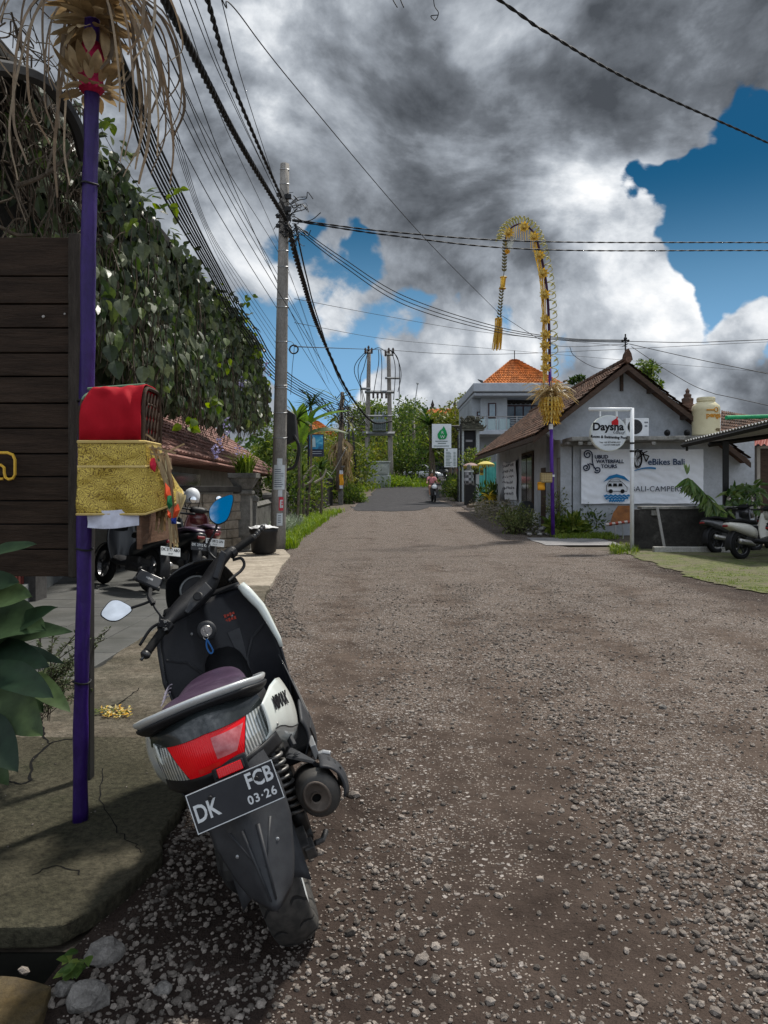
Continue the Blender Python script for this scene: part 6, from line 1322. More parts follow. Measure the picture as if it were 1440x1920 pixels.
for (a, b, w, dr) in (((575,800),(628,765),.26,.5),((572,790),(612,758),.24,.35),((565,820),(592,770),.22,.2),((560,820),(530,790),.22,.5)): bigleaf(mb, P(a[0],a[1],25.2), P(b[0],b[1],25)-P(a[0],a[1],25.2)+Vector((0,0,.3)), (P(b[0],b[1],25)-P(a[0],a[1],25)).length*1.25, w, dr, nrm=(.1,-.5,1), seg=9)
ch(mb, 'leaves', L_BAN, t, smooth=True); mb = MB()
bigleaf(mb, P(578,815,25.3), Vector((.9,0,.5)), 1.2, .3, .6, nrm=(0,-.6,1)); bigleaf(mb, P(570,820,25.3), Vector((-.3,-.3,1)), .9, .26, .8, nrm=(.6,-.6,.4)); ch(mb, 'dark_leaves', L_DARK, t, smooth=True)
mb = MB().tube([(b0.x,25,zt(25)-.1), b0, P(574,800,25.2)], [.12,.10,.05], 8); ch(mb, 'trunk', STEM, t)
t = thing('dry_palm', 'palm with hanging dried brown fronds by the leaning timber pole', 'palm', (XX(640,41),41.5,zt(41))); random.seed(9); mb = MB()
for k in range(90):
    a = P(640+rr(-8,10),835+rr(-14,20),41.3+rr(-.4,.4)); strip(mb, catmull([a,a+Vector((rr(-.4,.4),rr(-.2,.2),-.5)),a+Vector((rr(-.5,.5),rr(-.2,.2),rr(-2.0,-.9)))],4), [.05,.09,.1,.1,.09,.08,.06,.04,.02], rnd_unit())
ch(mb, 'dry_fronds', L_DRY, t); mb = MB()
for k in range(26): a = P(638+rr(-6,8),800+rr(-60,60),41.5); bigleaf(mb, a, Vector((rr(-1,1),rr(-.6,.6),rr(-.2,1))), rr(.8,1.5), .16, .7, seg=6)
ch(mb, 'fronds', L_YEL, t); mb = MB().tube([(XX(640,41),41.5,zt(41)-.1), P(640,800,41.5), P(641,745,41.5)], [.18,.14,.05], 8); ch(mb, 'trunk', BARK, t)
t = thing('fallen_branches', 'bare pale curved branches over the dark balustrade beside the blue sign', 'branch', P(575,895,28)); mb = MB(); random.seed(2)
for pts in (((555,915),(568,898),(580,880),(590,872)),((560,912),(580,905),(592,890)),((552,905),(560,888),(572,876)),((590,905),(605,895),(612,880))): mb.tube(catmull([P(a,b,27.8) for a, b in pts],6), [.05-.0018*i for i in range((len(pts)-1)*6+1)], 6)
ch(mb, 'wood', M('pale_branch',(.30,.27,.22),(.4,.36,.3),8,.9), t)
# far trees
tree('shade_tree','large round dark green tree behind the transformer station', (XX(722,72),74,zt(72)), 8.0, 4.2, 3.0, L_MID, 11, 46, 120, .36, .3, (0,0))
tree('shade_tree','dark tree left of the transformer station behind the wires', (XX(690,80),84,zt(80)), 8.0, 3.0, 3.0, L_DARK, 12, 26, 100, .4, .25)
tree('feathery_tree','light feathery tree above the slim white pole', (XX(796,80),82,zt(80)), 9.0, 2.0, 2.6, L_LIGHT, 13, 26, 60, .26, .16)
tree('shade_tree','deep green tree behind the parked cars', (XX(800,104),108,zt(104)), 10.5, 5.5, 4.6, L_DARK, 14, 40, 120, .55, .3)
tree('shade_tree','yellow green tree right of the leaf sign behind the carved gate', (XX(862,60),64,zt(60)), 7.6, 2.4, 2.6, L_YEL, 15, 26, 100, .30, .2)
tree('shade_tree','dark tree between the leaf sign and the shelter', (XX(850,70),74,zt(70)), 7.2, 3.0, 3.0, L_DARK, 16, 30, 100, .36, .2)
tree('shade_tree','broad pale tree low behind the shrubs left of the transformer', (XX(600,60),63,zt(60)), 4.7, 4.2, 2.0, L_YEL, 17, 34, 110, .34, .2)
tree('shade_tree','mid green tree filling the gap right of the vine', (XX(530,46),48,zt(46)), 5.0, 3.0, 2.2, L_MID, 18, 34, 110, .3, .2)
tree('shade_tree','distant tree just right of the utility pole', (XX(560,80),84,zt(80)), 6.0, 4.6, 2.4, L_LIGHT, 19, 34, 100, .42, .2)
tree('shade_tree','dark distant tree left of the slim white pole', (XX(760,95),98,zt(95)), 9.4, 4.0, 4.5, L_DARK, 20, 34, 110, .5, .25)
t = rosette('palm_tree','dark feathery palm left of the leaf sign', (XX(806,66),66,ZZ(800,66)), 30, 2.2, .34, L_DARK, None, .75, 21, 'palm', .16)
t = rosette('palm_tree','second palm with bright fronds below the orange roof', (XX(845,64),65,ZZ(795,64)), 26, 2.2, .3, L_YEL, None, .75, 22, 'palm', .16)
rosette('palm_tree','small bushy palm in front of the shelter beneath the leaf sign', (XX(812,70),70,ZZ(846,70)), 30, 1.7, .35, L_LIGHT, None, .8, 23, 'palm', .14)
# wood on the horizon: one mass nobody could count
random.seed(44); mb = MB()
for k in range(5200):
    x = rr(-85,110); y = 125+rr(-8,14)+.0012*x*x; zb = zt(y); h = 5.2+2.2*noise.noise((x*.07,0,2))+1.1*noise.noise((x*.3,4,2)); leaf(mb, (x,y,zb+h*random.random()), rnd_unit(), rnd_unit(), rr(.9,1.7), rr(.6,1), .2, 1)
mb.build('far_wood', L_DARK, kind='stuff', label='dark band of distant trees closing the horizon', cat='trees')
# right hand plants
z22 = zt(22)
shrub('bush','rounded green bush against the grey wall under the banner', G(1115,1000), 1.5, 1.05, L_MID, 60, 1300, .13)
shrub('bush','broad light leaved low plant left of the banner bush', G(1062,1003), 1.1, .62, L_LIGHT, 61, 420, .24, wl=.45, k=2)
shrub('bush','dull olive bush at the road edge in front of the grey dustbin', G(965,1000), 1.35, .85, LEAF('olive_leaf',(.06,.085,.025),(.13,.16,.05),(.22,.22,.10),.25), 62, 1700, .09)
shrub('bush','thin olive climbing shrub against the corner of the grey house', (5.0,21.9,z22), .5, 1.35, LEAF('olive_leaf',(.06,.085,.025),(.13,.16,.05)), 63, 520, .09)
shrub('bush','small pale bush at the foot of the sign mast', G(858,938), 1.1, 1.5, L_LIGHT, 64, 800, .16)
shrub('bush','leafy shrub climbing beside the black gate door', (XX(893,41),41,zt(41)+1.6), 1.6, 1.6, L_LIGHT, 65, 900, .17, stem=True)
shrub('bush','dark green plant behind the yellow flowers', (XX(925,36),36.2,zt(36)), 1.5, 1.7, L_DARK, 66, 700, .26, wl=.35)
shrub('bush','bushy plant at the road edge left of the sign mast', (XX(845,48),48,zt(48)), 1.6, 1.5, L_MID, 67, 800, .2)
t = thing('yellow_flowers', 'cluster of yellow leaves and flowers below the yellow umbrella', 'flowers', (XX(917,35),35,zt(35))); random.seed(5); mb = MB()
for k in range(26): a = rr(0,6.28); bigleaf(mb, (XX(917,35),35,zt(35)+.55+rr(-.1,.15)), Vector((cos(a),sin(a)*.5,rr(-.3,1.0))), rr(.3,.55), .1, .5, seg=5)
ch(mb, 'petals', LEAF('flower_yellow',(.5,.36,.02),(.65,.5,.05),None,.3), t); mb = MB().tube([(XX(917,35),35,zt(35)),(XX(917,35),35,zt(35)+.6)],.03,5); ch(mb, 'stem', STEM, t)
t = thing('mango_sapling', 'drooping mango sapling with long glossy leaves in front of the banner end', 'plant', P(1345,1000,16.8)); random.seed(6); mb = MB(); ms = MB()
stem = catmull([P(1372,1010,16.8),P(1350,960,16.8),P(1325,930,16.8),P(1303,906,16.8),P(1290,896,16.8)],7); ms.tube(stem, [.022-.0006*i for i in range(len(stem))], 6)
for i, p in enumerate(stem[6:]):
    for j in range(6): leaf(mb, p, Vector((rr(-.6,.4),rr(-.5,.3),rr(-1.3,-.2))), Vector((rr(-.6,.6),-1,.3)), rr(.26,.40), rr(.055,.085), .15)
for p in (P(1288,890,16.8),): 
    for j in range(5): leaf(mb, p, Vector((rr(-.2,.6),0,rr(.2,1))), Vector((0,-1,.3)), .26, .05, .5)
for k in range(150): leaf(mb, P(1395+rr(-32,32),925+rr(-18,30),17.6+rr(-.3,.3)), Vector((rr(-1,1),rr(-.5,.3),rr(-1,.3))), Vector((rr(-.4,.4),-1,.5)), rr(.18,.34), rr(.06,.10), .2)
for k in range(60): leaf(mb, P(1350+rr(-15,22),965+rr(-15,22),17+rr(-.2,.2)), Vector((rr(-1,1),rr(-.5,.3),rr(-1,.3))), Vector((0,-1,.5)), rr(.2,.3), .07, .2)
for e in ((1380,915),(1400,905),(1420,925)): ms.tube(catmull([P(1375,1005,17.2),P(1385,960,17.4),P(e[0],e[1],17.6)],5), .014, 5)
ch(mb, 'foliage', LEAF('mango_leaf',(.04,.095,.02),(.085,.16,.03),(.16,.22,.05),.3,.35,.5), t); ch(ms, 'stem', STEM, t)
for i, px in enumerate((1288,1308)):
    p = G(px,1028); rosette('ground_bromeliad', ('left','right')[i]+' one of two spiky yellow green rosettes behind the kerb', p+Vector((0,.2,.10)), 38, .42, .05, L_YEL, p+Vector((0,.2,0)), .5, 70+i, 'plant', .02)
# clutter along the house side: dustbin, cut branches, logs, stones
t = thing('grey_dustbin', 'dark grey plastic dustbin with domed lid beside the house side wall', 'dustbin', (4.75,25.7,zt(25.7))); c = Vector((4.75,25.7,zt(25.7)))
mb = MB(); sq(mb, [(.16,.02),(.21,.55),(.225,.56),(.225,.60)], c); ch(mb, 'body', M('bin_grey',(.06,.065,.07),(.09,.095,.10),4,.5), t, bevel=.02)
mb = MB(); sq(mb, [(.23,.602),(.23,.64),(.19,.76),(.12,.82),(.02,.84)], c); ch(mb, 'lid', M('bin_lid',(.035,.037,.04),None,4,.5), t, bevel=.02)
t = thing('branch_pile', 'heap of cut twigs and dry branches at the road edge before the house', 'branches', G(925,958)); mb = MB(); ml = MB(); random.seed(10)
for k in range(110):
    p = P(rr(890,985),rr(930,962),31)+Vector((0,rr(-2,2),0)); p.z = zt(p.y)+rr(.02,.55); d = Vector((rr(-1,1),rr(-.6,.6),rr(-.25,.35)))*rr(.3,.9); mb.tube([p-d*.5,p+Vector((0,0,rr(-.05,.1))),p+d*.5], rr(.008,.022), 4)
for k in range(900): p = P(rr(888,980),940,31)+Vector((0,rr(-2,2),0)); p.z = zt(p.y)+rr(.0,.6); leaf(ml, p, rnd_unit(), rnd_unit(), rr(.08,.17), .04, .2, 1)
ch(mb, 'twigs', M('pale_branch',(.30,.27,.22),(.4,.36,.3),8,.9), t); ch(ml, 'withered_leaves', LEAF('withered',(.10,.11,.05),(.20,.19,.10),(.3,.27,.16),.25), t)
for i, (a, b, r_) in enumerate((((878,953),(935,944),.10),((905,957),(965,950),.075),((930,949),(968,958),.06))):
    p, q = G(*a), G(*b); p.z += r_; q.z += r_; mb = MB().tube([p,p.lerp(q,.5)+Vector((0,.05,.03)),q], [r_,r_*.95,r_*.8], 9); mb.build('cut_log', BARK, smooth=False, label=('longest pale cut log lying at the road edge','thinner cut log in front of the twig heap','short cut log nearest the olive bush')[i], cat='log')
random.seed(12); mb = MB()
for k in range(70): p = G(rr(985,1045),rr(975,1006)); stone(mb, p+Vector((0,0,.03)), rr(.03,.11), .6)
mb.build('rubble', M('rubble_stone',(.22,.21,.20),(.42,.41,.39),6,.9,bump=.5,island=.35), kind='stuff', label='pale rubble stones around the foot of the arching penjor', cat='rubble')
t = thing('scrap_bag', 'black plastic bag lying on the twig heap against the house corner', 'bag', P(955,945,32)); c = Vector((XX(955,33),33,zt(33)+.75)); mb = MB().grid(lambda u, v: c+Vector((.42*sin(pi*v)*cos(2*pi*u)*(1+.2*noise.noise((u*6,v*4,1))), .42*sin(pi*v)*sin(2*pi*u), -.45*cos(pi*v)+.1*noise.noise((u*9,v*7,2)))), 24, 12); ch(mb, 'bag', M('grey_black_bag',(.03,.03,.032),(.12,.12,.125),5,.35), t, smooth=True)
t = thing('rusty_sheet', 'rusty brown sheet leaning behind the white signpost under the banner', 'metal sheet', (6.3,21.5,.1)); mb = MB().prism([P(1145,980,21.2),P(1185,980,21.2),P(1182,948,21.6),P(1160,948,21.6),P(1150,962,21.4)], (0,.04,0)); ch(mb, 'sheet', M('rust',(.20,.075,.025),(.30,.13,.05),5,.85,dirt=(.10,.06,.04)), t)
t = thing('red_white_barrier', 'low red and white striped barrier rail beside the signpost', 'barrier', P(1160,985,20.5)); a, b = P(1136,984,20.5), P(1182,978,20.5); 
mb = MB(); m2 = MB()
for k in range(8): (mb if k % 2 else m2).tube([a.lerp(b,k/8),a.lerp(b,(k+1)/8)], .045, 4)
ch(mb, 'red_stripe', M('barrier_red',(.35,.08,.05),(.28,.06,.04),6,.7), t); ch(m2, 'white_stripe', M('barrier_white',(.5,.46,.42),None,6,.7), t); mb = MB().tube([b-Vector((.2,0,0)), Vector((b.x-.2,20.5,.06))], .025, 5).tube([a+Vector((.25,0,0)), Vector((a.x+.25,20.5,.06))], .025, 5); ch(mb, 'leg', METAL_G, t)
# cypress points and bits behind the roofs
for i, (px, py, h) in enumerate(((1099,692,1.5),(1107,700,1.0),(1092,703,.9))): 
    p = P(px,py,38); tree('cypress', ('tallest','right','left')[i]+' one of three dark cypress tips above the left roof slope', (p.x,40,zt(40)+.0), p.z-zt(40)+.1, .28, 1.2, L_DARK, 80+i, 14, 60, .22, .06, group='cypress tips')
tree('shade_tree','tuft of tree crown showing above the right roof slope', (XX(1232,40),42,zt(40)), 7.9, 1.1, 1.2, L_MID, 85, 14, 80, .24, .12)
# ---- arching penjor on the right
DQ = 21.0
pj = thing('penjor', 'tall arching penjor with golden ornaments and a purple base by the grey house', 'penjor', G(1036,1000))
def Q(px, py, dd=0.0): return P(px, py, DQ+dd)
mb = MB(); b = Q(1037,1003); mb.tube([b, Q(1035,890), Q(1033,775)], [.055,.05,.045], 10); mb.tube([Q(1032,745), Q(1031,690)], [.045,.043], 10)
ch(mb, 'purple_pole', M('purple_cloth2',(.07,.022,.20),(.10,.035,.28),6,.6), pj, smooth=True)
spine = catmull([Q(1033,780),Q(1031,690),Q(1029,600),Q(1024,530),Q(1012,470),Q(1000,436),Q(982,421),Q(965,423),Q(951,436),Q(947,452)],8)
mb = MB().tube(spine, [.045-.0004*i for i in range(len(spine))], 8); ch(mb, 'arched_bamboo', M('dark_pole',(.035,.012,.03),(.06,.02,.05),6,.6), pj, smooth=True)
GOLDL = LEAF('gold_leaf', (.42,.24,.03), (.60,.40,.07), (.66,.52,.18), .3); PALEL = LEAF('pale_green_gold', (.30,.30,.08), (.46,.42,.16), None, .3)
mb = MB(); mr_ = MB(); random.seed(23)
def ornament(c, r_, mbx):
    for k in range(9): a = 2*pi*k/9; leaf(mbx, c, Vector((cos(a),-.25,sin(a))), Vector((0,-1,0)), r_, r_*.55, -.1)
    mbx.sphere(c+Vector((0,-.04,0)), r_*.28, 8, 6)
inner = [Q(1021,650),Q(1020,600),Q(1019,553),Q(1017,510),Q(1010,470),Q(1001,438),Q(983,423),Q(966,424),Q(953,436)]
for px, py in ((1021,648),(1022,628),(1022,600),(1021,553),(1018,513),(1011,479),(1001,445),(982,426),(953,437),(1022,690),(1023,672)):
    mr_ = MB(); ornament(Q(px,py,-.06), .17, mr_); ch(mr_, 'rosette', GOLDL, pj)

line = catmull([Q(1022,715),Q(1021,650),Q(1019,560),Q(1014,500),Q(1004,452)],12); mb.tube(line, .026, 5); mb.tube([p+Vector((.05,0,0)) for p in line], .014, 4)
for p in line[::3]: strip(mb, [p+Vector((-.03,-.03,0)), p+Vector((-.05,-.03,-.20)), p+Vector((-.03,-.02,-.38))], [.03,.04,.012])
for i in range(0,30,2): q = spine[38+i] if 38+i < len(spine) else spine[-1]; strip(mb, [q, q+Vector((-.02,0,-.18)), q+Vector((-.01,0,-.34-.2*rr(0,1)))], [.02,.02,.008])
ch(mb, 'gold_braid', GOLDL, pj)
mb = MB()                                    # outer loops and leaf tips along the back of the spine
for i in range(4, len(spine)-2):
    p, q = spine[i], spine[min(i+2,len(spine)-1)]; t_ = (q-p).normalized(); o = Vector((t_.z,0,-t_.x)); o = o if i else o
    if i % 2 == 0: mb.tube(catmull([p, p.lerp(q,.3)+o*.22, p.lerp(q,.9)+o*.17, q],4), .011, 4)
    if i % 2: leaf(mb, p+o*.10, o+t_*.8, Vector((0,-1,0)), .20, .055, .3)
ch(mb, 'leaf_edging', PALEL, pj)
mb = MB(); random.seed(3)                    # straw collar and basket
for k in range(270):
    a = rr(0,2*pi); c = Q(1033,735); e = rr(-.25,.95); L_ = rr(.2,.48)+.5*random.random()**4; d = Vector((cos(a)*cos(e),sin(a)*cos(e),sin(e)*.75)); p0 = c+Vector((cos(a)*.06,sin(a)*.06,rr(-.16,.12))); strip(mb, catmull([p0,p0+d*L_*.6,p0+d*L_+Vector((0,0,-.28*L_))],3), [.022]*6+[.008], rnd_unit())
ch(mb, 'straw_collar', LEAF('straw',(.30,.21,.09),(.45,.34,.16),(.56,.46,.26),.25), pj)
mb = MB()
for r_ in range(5):
    z = ZZ(748+r_*8,DQ); rad = (.26,.30,.27,.22,.17)[r_]; mb.tube([Q(1033,748)+Vector((cos(a)*rad,sin(a)*rad,z-ZZ(748,DQ))) for a in [2*pi*k/20 for k in range(21)]], .022, 5)
    for k in range(22): a = 2*pi*k/22; p = Q(1033,748)+Vector((cos(a)*rad,sin(a)*rad,z-ZZ(748,DQ)+.05)); leaf(mb, p, Vector((cos(a)*.3,sin(a)*.3,-1)), Vector((cos(a),sin(a),.2)), .20, .07, -.1)
for k in range(18): a = 2*pi*k/18; p = Q(1033,785)+Vector((cos(a)*.13,sin(a)*.13,.02)); leaf(mb, p, Vector((cos(a)*.6,sin(a)*.6,-1)), Vector((cos(a),sin(a),.2)), .24, .05, -.2)
ch(mb, 'woven_basket', GOLDL, pj)
mb = MB().tube([Q(1033,795),Q(1033,805)],.06,8).tube([Q(1036,890),Q(1036,894)],.062,8); ch(mb, 'white_tape', WHITE, pj)
hg = thing('penjor_tassel', 'long golden woven tassel hanging from the tip of the arching penjor', 'tassel', Q(938,560))
mb = MB(); mb.tube(catmull([Q(947,452),Q(946,500),Q(944,520),Q(940,570),Q(933,640)],5), .010, 4)
for py in range(455,510,6): 
    for s in (-1,1): leaf(mb, Q(947-(py-452)*.03,py), Vector((s*.7,0,.8)), Vector((0,-1,0)), .11, .06, 0)
for py in range(543,598,6):
    for s in (-1,1): leaf(mb, Q(941-(py-543)*.09,py), Vector((s*.7,0,.8)), Vector((0,-1,0)), .11, .05, 0)
ch(mb, 'cord', M('cord_dark',(.07,.06,.03),(.16,.13,.05),30,.8), hg)
mb = MB(); 
def lat(py0, py1, px0, px1, r0, r1, n=7):
    for k in range(n):
        a = 2*pi*k/n; p, q = Q(px0,py0)+Vector((cos(a)*r0,sin(a)*r0,0)), Q(px1,py1)+Vector((cos(a)*r1,sin(a)*r1,0)); strip(mb, [p,p.lerp(q,.5),q], [.05,.06,.035], Vector((cos(a),sin(a),.01)))
lat(519,542,944,942,.07,.06); lat(597,622,935,934,.10,.09); lat(615,656,935,931,.11,.13,9); lat(598,655,936,930,.05,.06,5)
for py, px in ((520,944),(541,942),(598,935),(622,934)): mb.tube([Q(px,py)+Vector((cos(a)*.085,sin(a)*.085,0)) for a in [2*pi*k/12 for k in range(13)]], .018, 4)
ch(mb, 'woven_tube', GOLDL, hg)
mb = MB(); strip(mb, [Q(952,473),Q(956,455),Q(962,444)], [.12,.18,.20]); ch(mb, 'white_cloth_tip', M('pale_cloth',(.5,.5,.45),None,5,.8), hg); mb = MB(); ornament(Q(951,472,-.05), .09, mb); ch(mb, 'orange_flower', M('orange_flower',(.6,.28,.02),None,5,.7), hg)
bk = thing('offering_basket', 'small woven bamboo basket tied to the purple base of the arching penjor', 'basket', Q(1023,895)); a, b = Q(1013,905,-.05), Q(1034,886,-.05)
m_, nt, b_ = _nt('bamboo_weave'); tcc = N(nt,'ShaderNodeTexCoord'); ck = N(nt,'ShaderNodeTexChecker', i_Scale=30.0); ck.inputs[1].default_value=(.42,.32,.14,1); ck.inputs[2].default_value=(.25,.18,.08,1); mpp = N(nt,'ShaderNodeMapping'); mpp.inputs['Rotation'].default_value=(.0,.78,0); nt.links.new(tcc.outputs['Object'], mpp.inputs[0]); nt.links.new(mpp.outputs[0], ck.inputs[0]); nt.links.new(ck.outputs[0], b_.inputs['Base Color'])
mb = MB().bb(a.x,b.x,a.y-.14,a.y+.1,a.z,b.z); ch(mb, 'weave', m_, bk, bevel=.02)
mb = MB(); mb.tube([(a.x,a.y-.15,b.z),(b.x,a.y-.15,b.z)],.012,5); ch(mb, 'rim', WOOD_D, bk)
t = thing('orange_cloth_pouch', 'orange cloth pouch hanging below the woven basket on the arching penjor', 'cloth', Q(1014,912)); a, b = Q(1008,919,-.08), Q(1021,904,-.08); mb = MB().grid(lambda u, v: Vector((a.x+(b.x-a.x)*u, a.y-.06*sin(pi*u)-.02*sin(v*7), a.z+(b.z-a.z)*v)), 10, 8); ch(mb, 'cloth', MATS['orange_cloth'], t, smooth=True, solid=.02)
# ------------------------------------------------------------------ the near scooter, leaning on its side stand
HC = Vector((-.258, 2.40, -.02)); HLE, HYA = R(19.5), R(12)
hero = thing('scooter', 'white and black scooter with purple seat leaning on the near road edge', 'scooter', HC)
hero.rotation_euler = (0, -HLE, HYA)
HM = Matrix.Translation(HC) @ Matrix.Rotation(HYA,4,'Z') @ Matrix.Rotation(-HLE,4,'Y'); HI = HM.inverted()
def HL(px, py, yl):                          # point of the scooter's own frame seen at a photo position, at local depth yl
    o = HI @ Vector((0,0,EYE)); d = HI.to_3x3() @ Vector(((px-CX)/F, 1, (HY-py)/F)); return o+d*((yl-o.y)/d.y)
PLAS = M('black_plastic', (.007,.0075,.009), (.013,.0135,.016), 30, .5, bump=.12, bscale=400)
PLASG = M('grey_plastic', (.024,.025,.029), (.036,.038,.042), 25, .55, bump=.15, bscale=500, dirt=(.06,.056,.052), dscale=7, dlo=.58, dhi=.8)
PEARL = M('pearl_white', (.66,.70,.66), (.70,.74,.70), 3, .22, coat=.7, dirt=(.52,.54,.50), dscale=5, dlo=.6, dhi=.9)
SILV = M('silver_paint', (.50,.52,.52), (.60,.62,.62), 5, .32, .25, coat=.5)
RUB = M('rubber', (.007,.007,.0075), (.013,.013,.013), 40, .75)
SEATM = M('purple_vinyl', (.045,.026,.050), (.075,.045,.080), 6, .36, bump=.10, bscale=250, dirt=(.11,.085,.115), dscale=3, dlo=.5, dhi=.75)
CHROME = M('worn_steel', (.36,.35,.33), (.46,.45,.43), 14, .35, .8)
MIRR = M('mirror_glass', (.93,.95,.97), (.93,.95,.97), 1, .02, 1.0)
m_, nt, b_ = _nt('red_lens'); b_.inputs['Base Color'].default_value=(.56,.003,.008,1); b_.inputs['Roughness'].default_value=.22; b_.inputs['Specular IOR Level'].default_value=.3; b_.inputs['Coat Weight'].default_value=.15; b_.inputs['Emission Color'].default_value=(.6,.005,.01,1); b_.inputs['Emission Strength'].default_value=.14  # weak glow added to lens and reflector to brighten the red
tcc = N(nt,'ShaderNodeTexCoord'); w_ = N(nt,'ShaderNodeTexWave', i_Scale=55.0, bands_direction='X'); nt.links.new(tcc.outputs['Object'], w_.inputs['Vector']); bp = N(nt,'ShaderNodeBump', i_Strength=.25, i_Distance=.003); nt.links.new(w_.outputs[1], bp.inputs['Height']); nt.links.new(bp.outputs[0], b_.inputs['Normal']); REDL = m_
m_, nt, b_ = _nt('clear_lens'); b_.inputs['Roughness'].default_value=.08; b_.inputs['Coat Weight'].default_value=1; b_.inputs['Metallic'].default_value=.55
tcc = N(nt,'ShaderNodeTexCoord'); w_ = N(nt,'ShaderNodeTexWave', i_Scale=38.0, bands_direction='X'); nt.links.new(tcc.outputs['Object'], w_.inputs['Vector']); nt.links.new(ramp(nt, w_.outputs[1], [(.1,(.24,.27,.27)),(.5,(.55,.58,.57)),(.9,(.80,.83,.82))]), b_.inputs['Base Color']); bp = N(nt,'ShaderNodeBump', i_Strength=.6, i_Distance=.004); nt.links.new(w_.outputs[1], bp.inputs['Height']); nt.links.new(bp.outputs[0], b_.inputs['Normal']); CLEAR = m_
# tyre with cut grooves
m_, nt, b_ = _nt('tyre_rubber'); tcc = N(nt,'ShaderNodeTexCoord'); sp_ = N(nt,'ShaderNodeSeparateXYZ'); nt.links.new(tcc.outputs['Object'], sp_.inputs[0])
def _m(nt, op, a, b=0.0):
    n = N(nt,'ShaderNodeMath', operation=op)
    for i, v in enumerate((a,b)):
        if isinstance(v,(int,float)): n.inputs[i].default_value = v
        else: nt.links.new(v, n.inputs[i])
    return n.outputs[0]
zz = _m(nt,'SUBTRACT',sp_.outputs[2],.252); an = _m(nt,'ARCTAN2',zz,sp_.outputs[1]); ax = _m(nt,'ABSOLUTE',sp_.outputs[0])
ph = _m(nt,'ADD',_m(nt,'MULTIPLY',an,17.0),_m(nt,'MULTIPLY',_m(nt,'SINE',_m(nt,'MULTIPLY',ax,46.0)),3.4)); sn = _m(nt,'SINE',ph)
gr = N(nt,'ShaderNodeMapRange', i_1=.90, i_2=.97); nt.links.new(sn, gr.inputs[0]); inn = N(nt,'ShaderNodeMapRange', i_1=.016, i_2=.022); nt.links.new(ax, inn.inputs[0]); g2_ = _m(nt,'MULTIPLY',gr.outputs[0],inn.outputs[0])
nn = N(nt,'ShaderNodeTexNoise', i_Scale=35.0, i_Detail=6.0); nt.links.new(tcc.outputs['Object'], nn.inputs['Vector'])
base = ramp(nt, nn.outputs[0], [(.35,(.022,.021,.019)),(.7,(.060,.054,.048))]); mx = N(nt,'ShaderNodeMix', data_type='RGBA'); nt.links.new(g2_, mx.inputs[0]); nt.links.new(base, mx.inputs[6]); mx.inputs[7].default_value=(.004,.004,.004,1); nt.links.new(mx.outputs[2], b_.inputs['Base Color']); b_.inputs['Roughness'].default_value=.8
bp = N(nt,'ShaderNodeBump', i_Strength=1.0, i_Distance=.006, invert=True); nt.links.new(g2_, bp.inputs['Height']); nt.links.new(bp.outputs[0], b_.inputs['Normal']); TYRE = m_
SHIFT = {'tail_lamp':-.028,'indicator':-.028,'tail_cowl':-.028,'grab_rail':-.030,'rail_underside':-.030,'seat':-.035,'lamp_patch':-.028,'under_tail':-.02,'side_panel':-.018,'emblem':-.018,'reflector':-.012,'reflector_mount':-.012,'body_core':-.024}
def part(mb, name, mat, par=None, **k):
    if name in SHIFT: mb.v = [(p[0]+SHIFT[name],p[1],p[2]) for p in mb.v]
    return mb.build(name, mat, par or hero, **k)
# wheels
WZ, WR = .252, .252
def wheel(yc, w, rear):
    c = (0, yc, WZ); k = w/.13
    prof = [(.168,-.050*k),(.190,-.060*k),(.218,-.065*k),(.234,-.058*k),(.245,-.040*k),(.2505,-.018*k),(.252,0),(.2505,.018*k),(.245,.040*k),(.234,.058*k),(.218,.065*k),(.190,.060*k),(.168,.050*k)]
    wh = part(MB().lathe([(.165,-.048*k),(.170,-.052*k),(.175,-.048*k),(.160,-.03*k),(.155,0),(.160,.03*k),(.175,.048*k),(.170,.052*k),(.165,.048*k)], c, 'X', 48, False), 'wheel', SILV if rear else PLASG, smooth=True)
    part(MB().lathe(prof, c, 'X', 72, False), 'tyre', TYRE, wh, smooth=True)
    mb = MB().lathe([(.045,-.05),(.05,-.04),(.05,.04),(.045,.05)], c, 'X', 20)
    for i in range(5):
        a = 2*pi*i/5+.3; u = Vector((0,cos(a),sin(a))); mb.tube([Vector(c)+u*.04, Vector(c)+u*.10, Vector(c)+u*.165], [.02,.014,.018], 6, flat=.8)
    part(mb, 'rim_spokes', PLASG, wh); return wh
wheel(0, .13, True); wheel(1.34, .11, False)
mb = MB().lathe([(.118,.074),(.118,.078),(.06,.078),(.06,.074)], (0,0,WZ), 'X', 40, False); part(mb, 'brake_disc', CHROME)
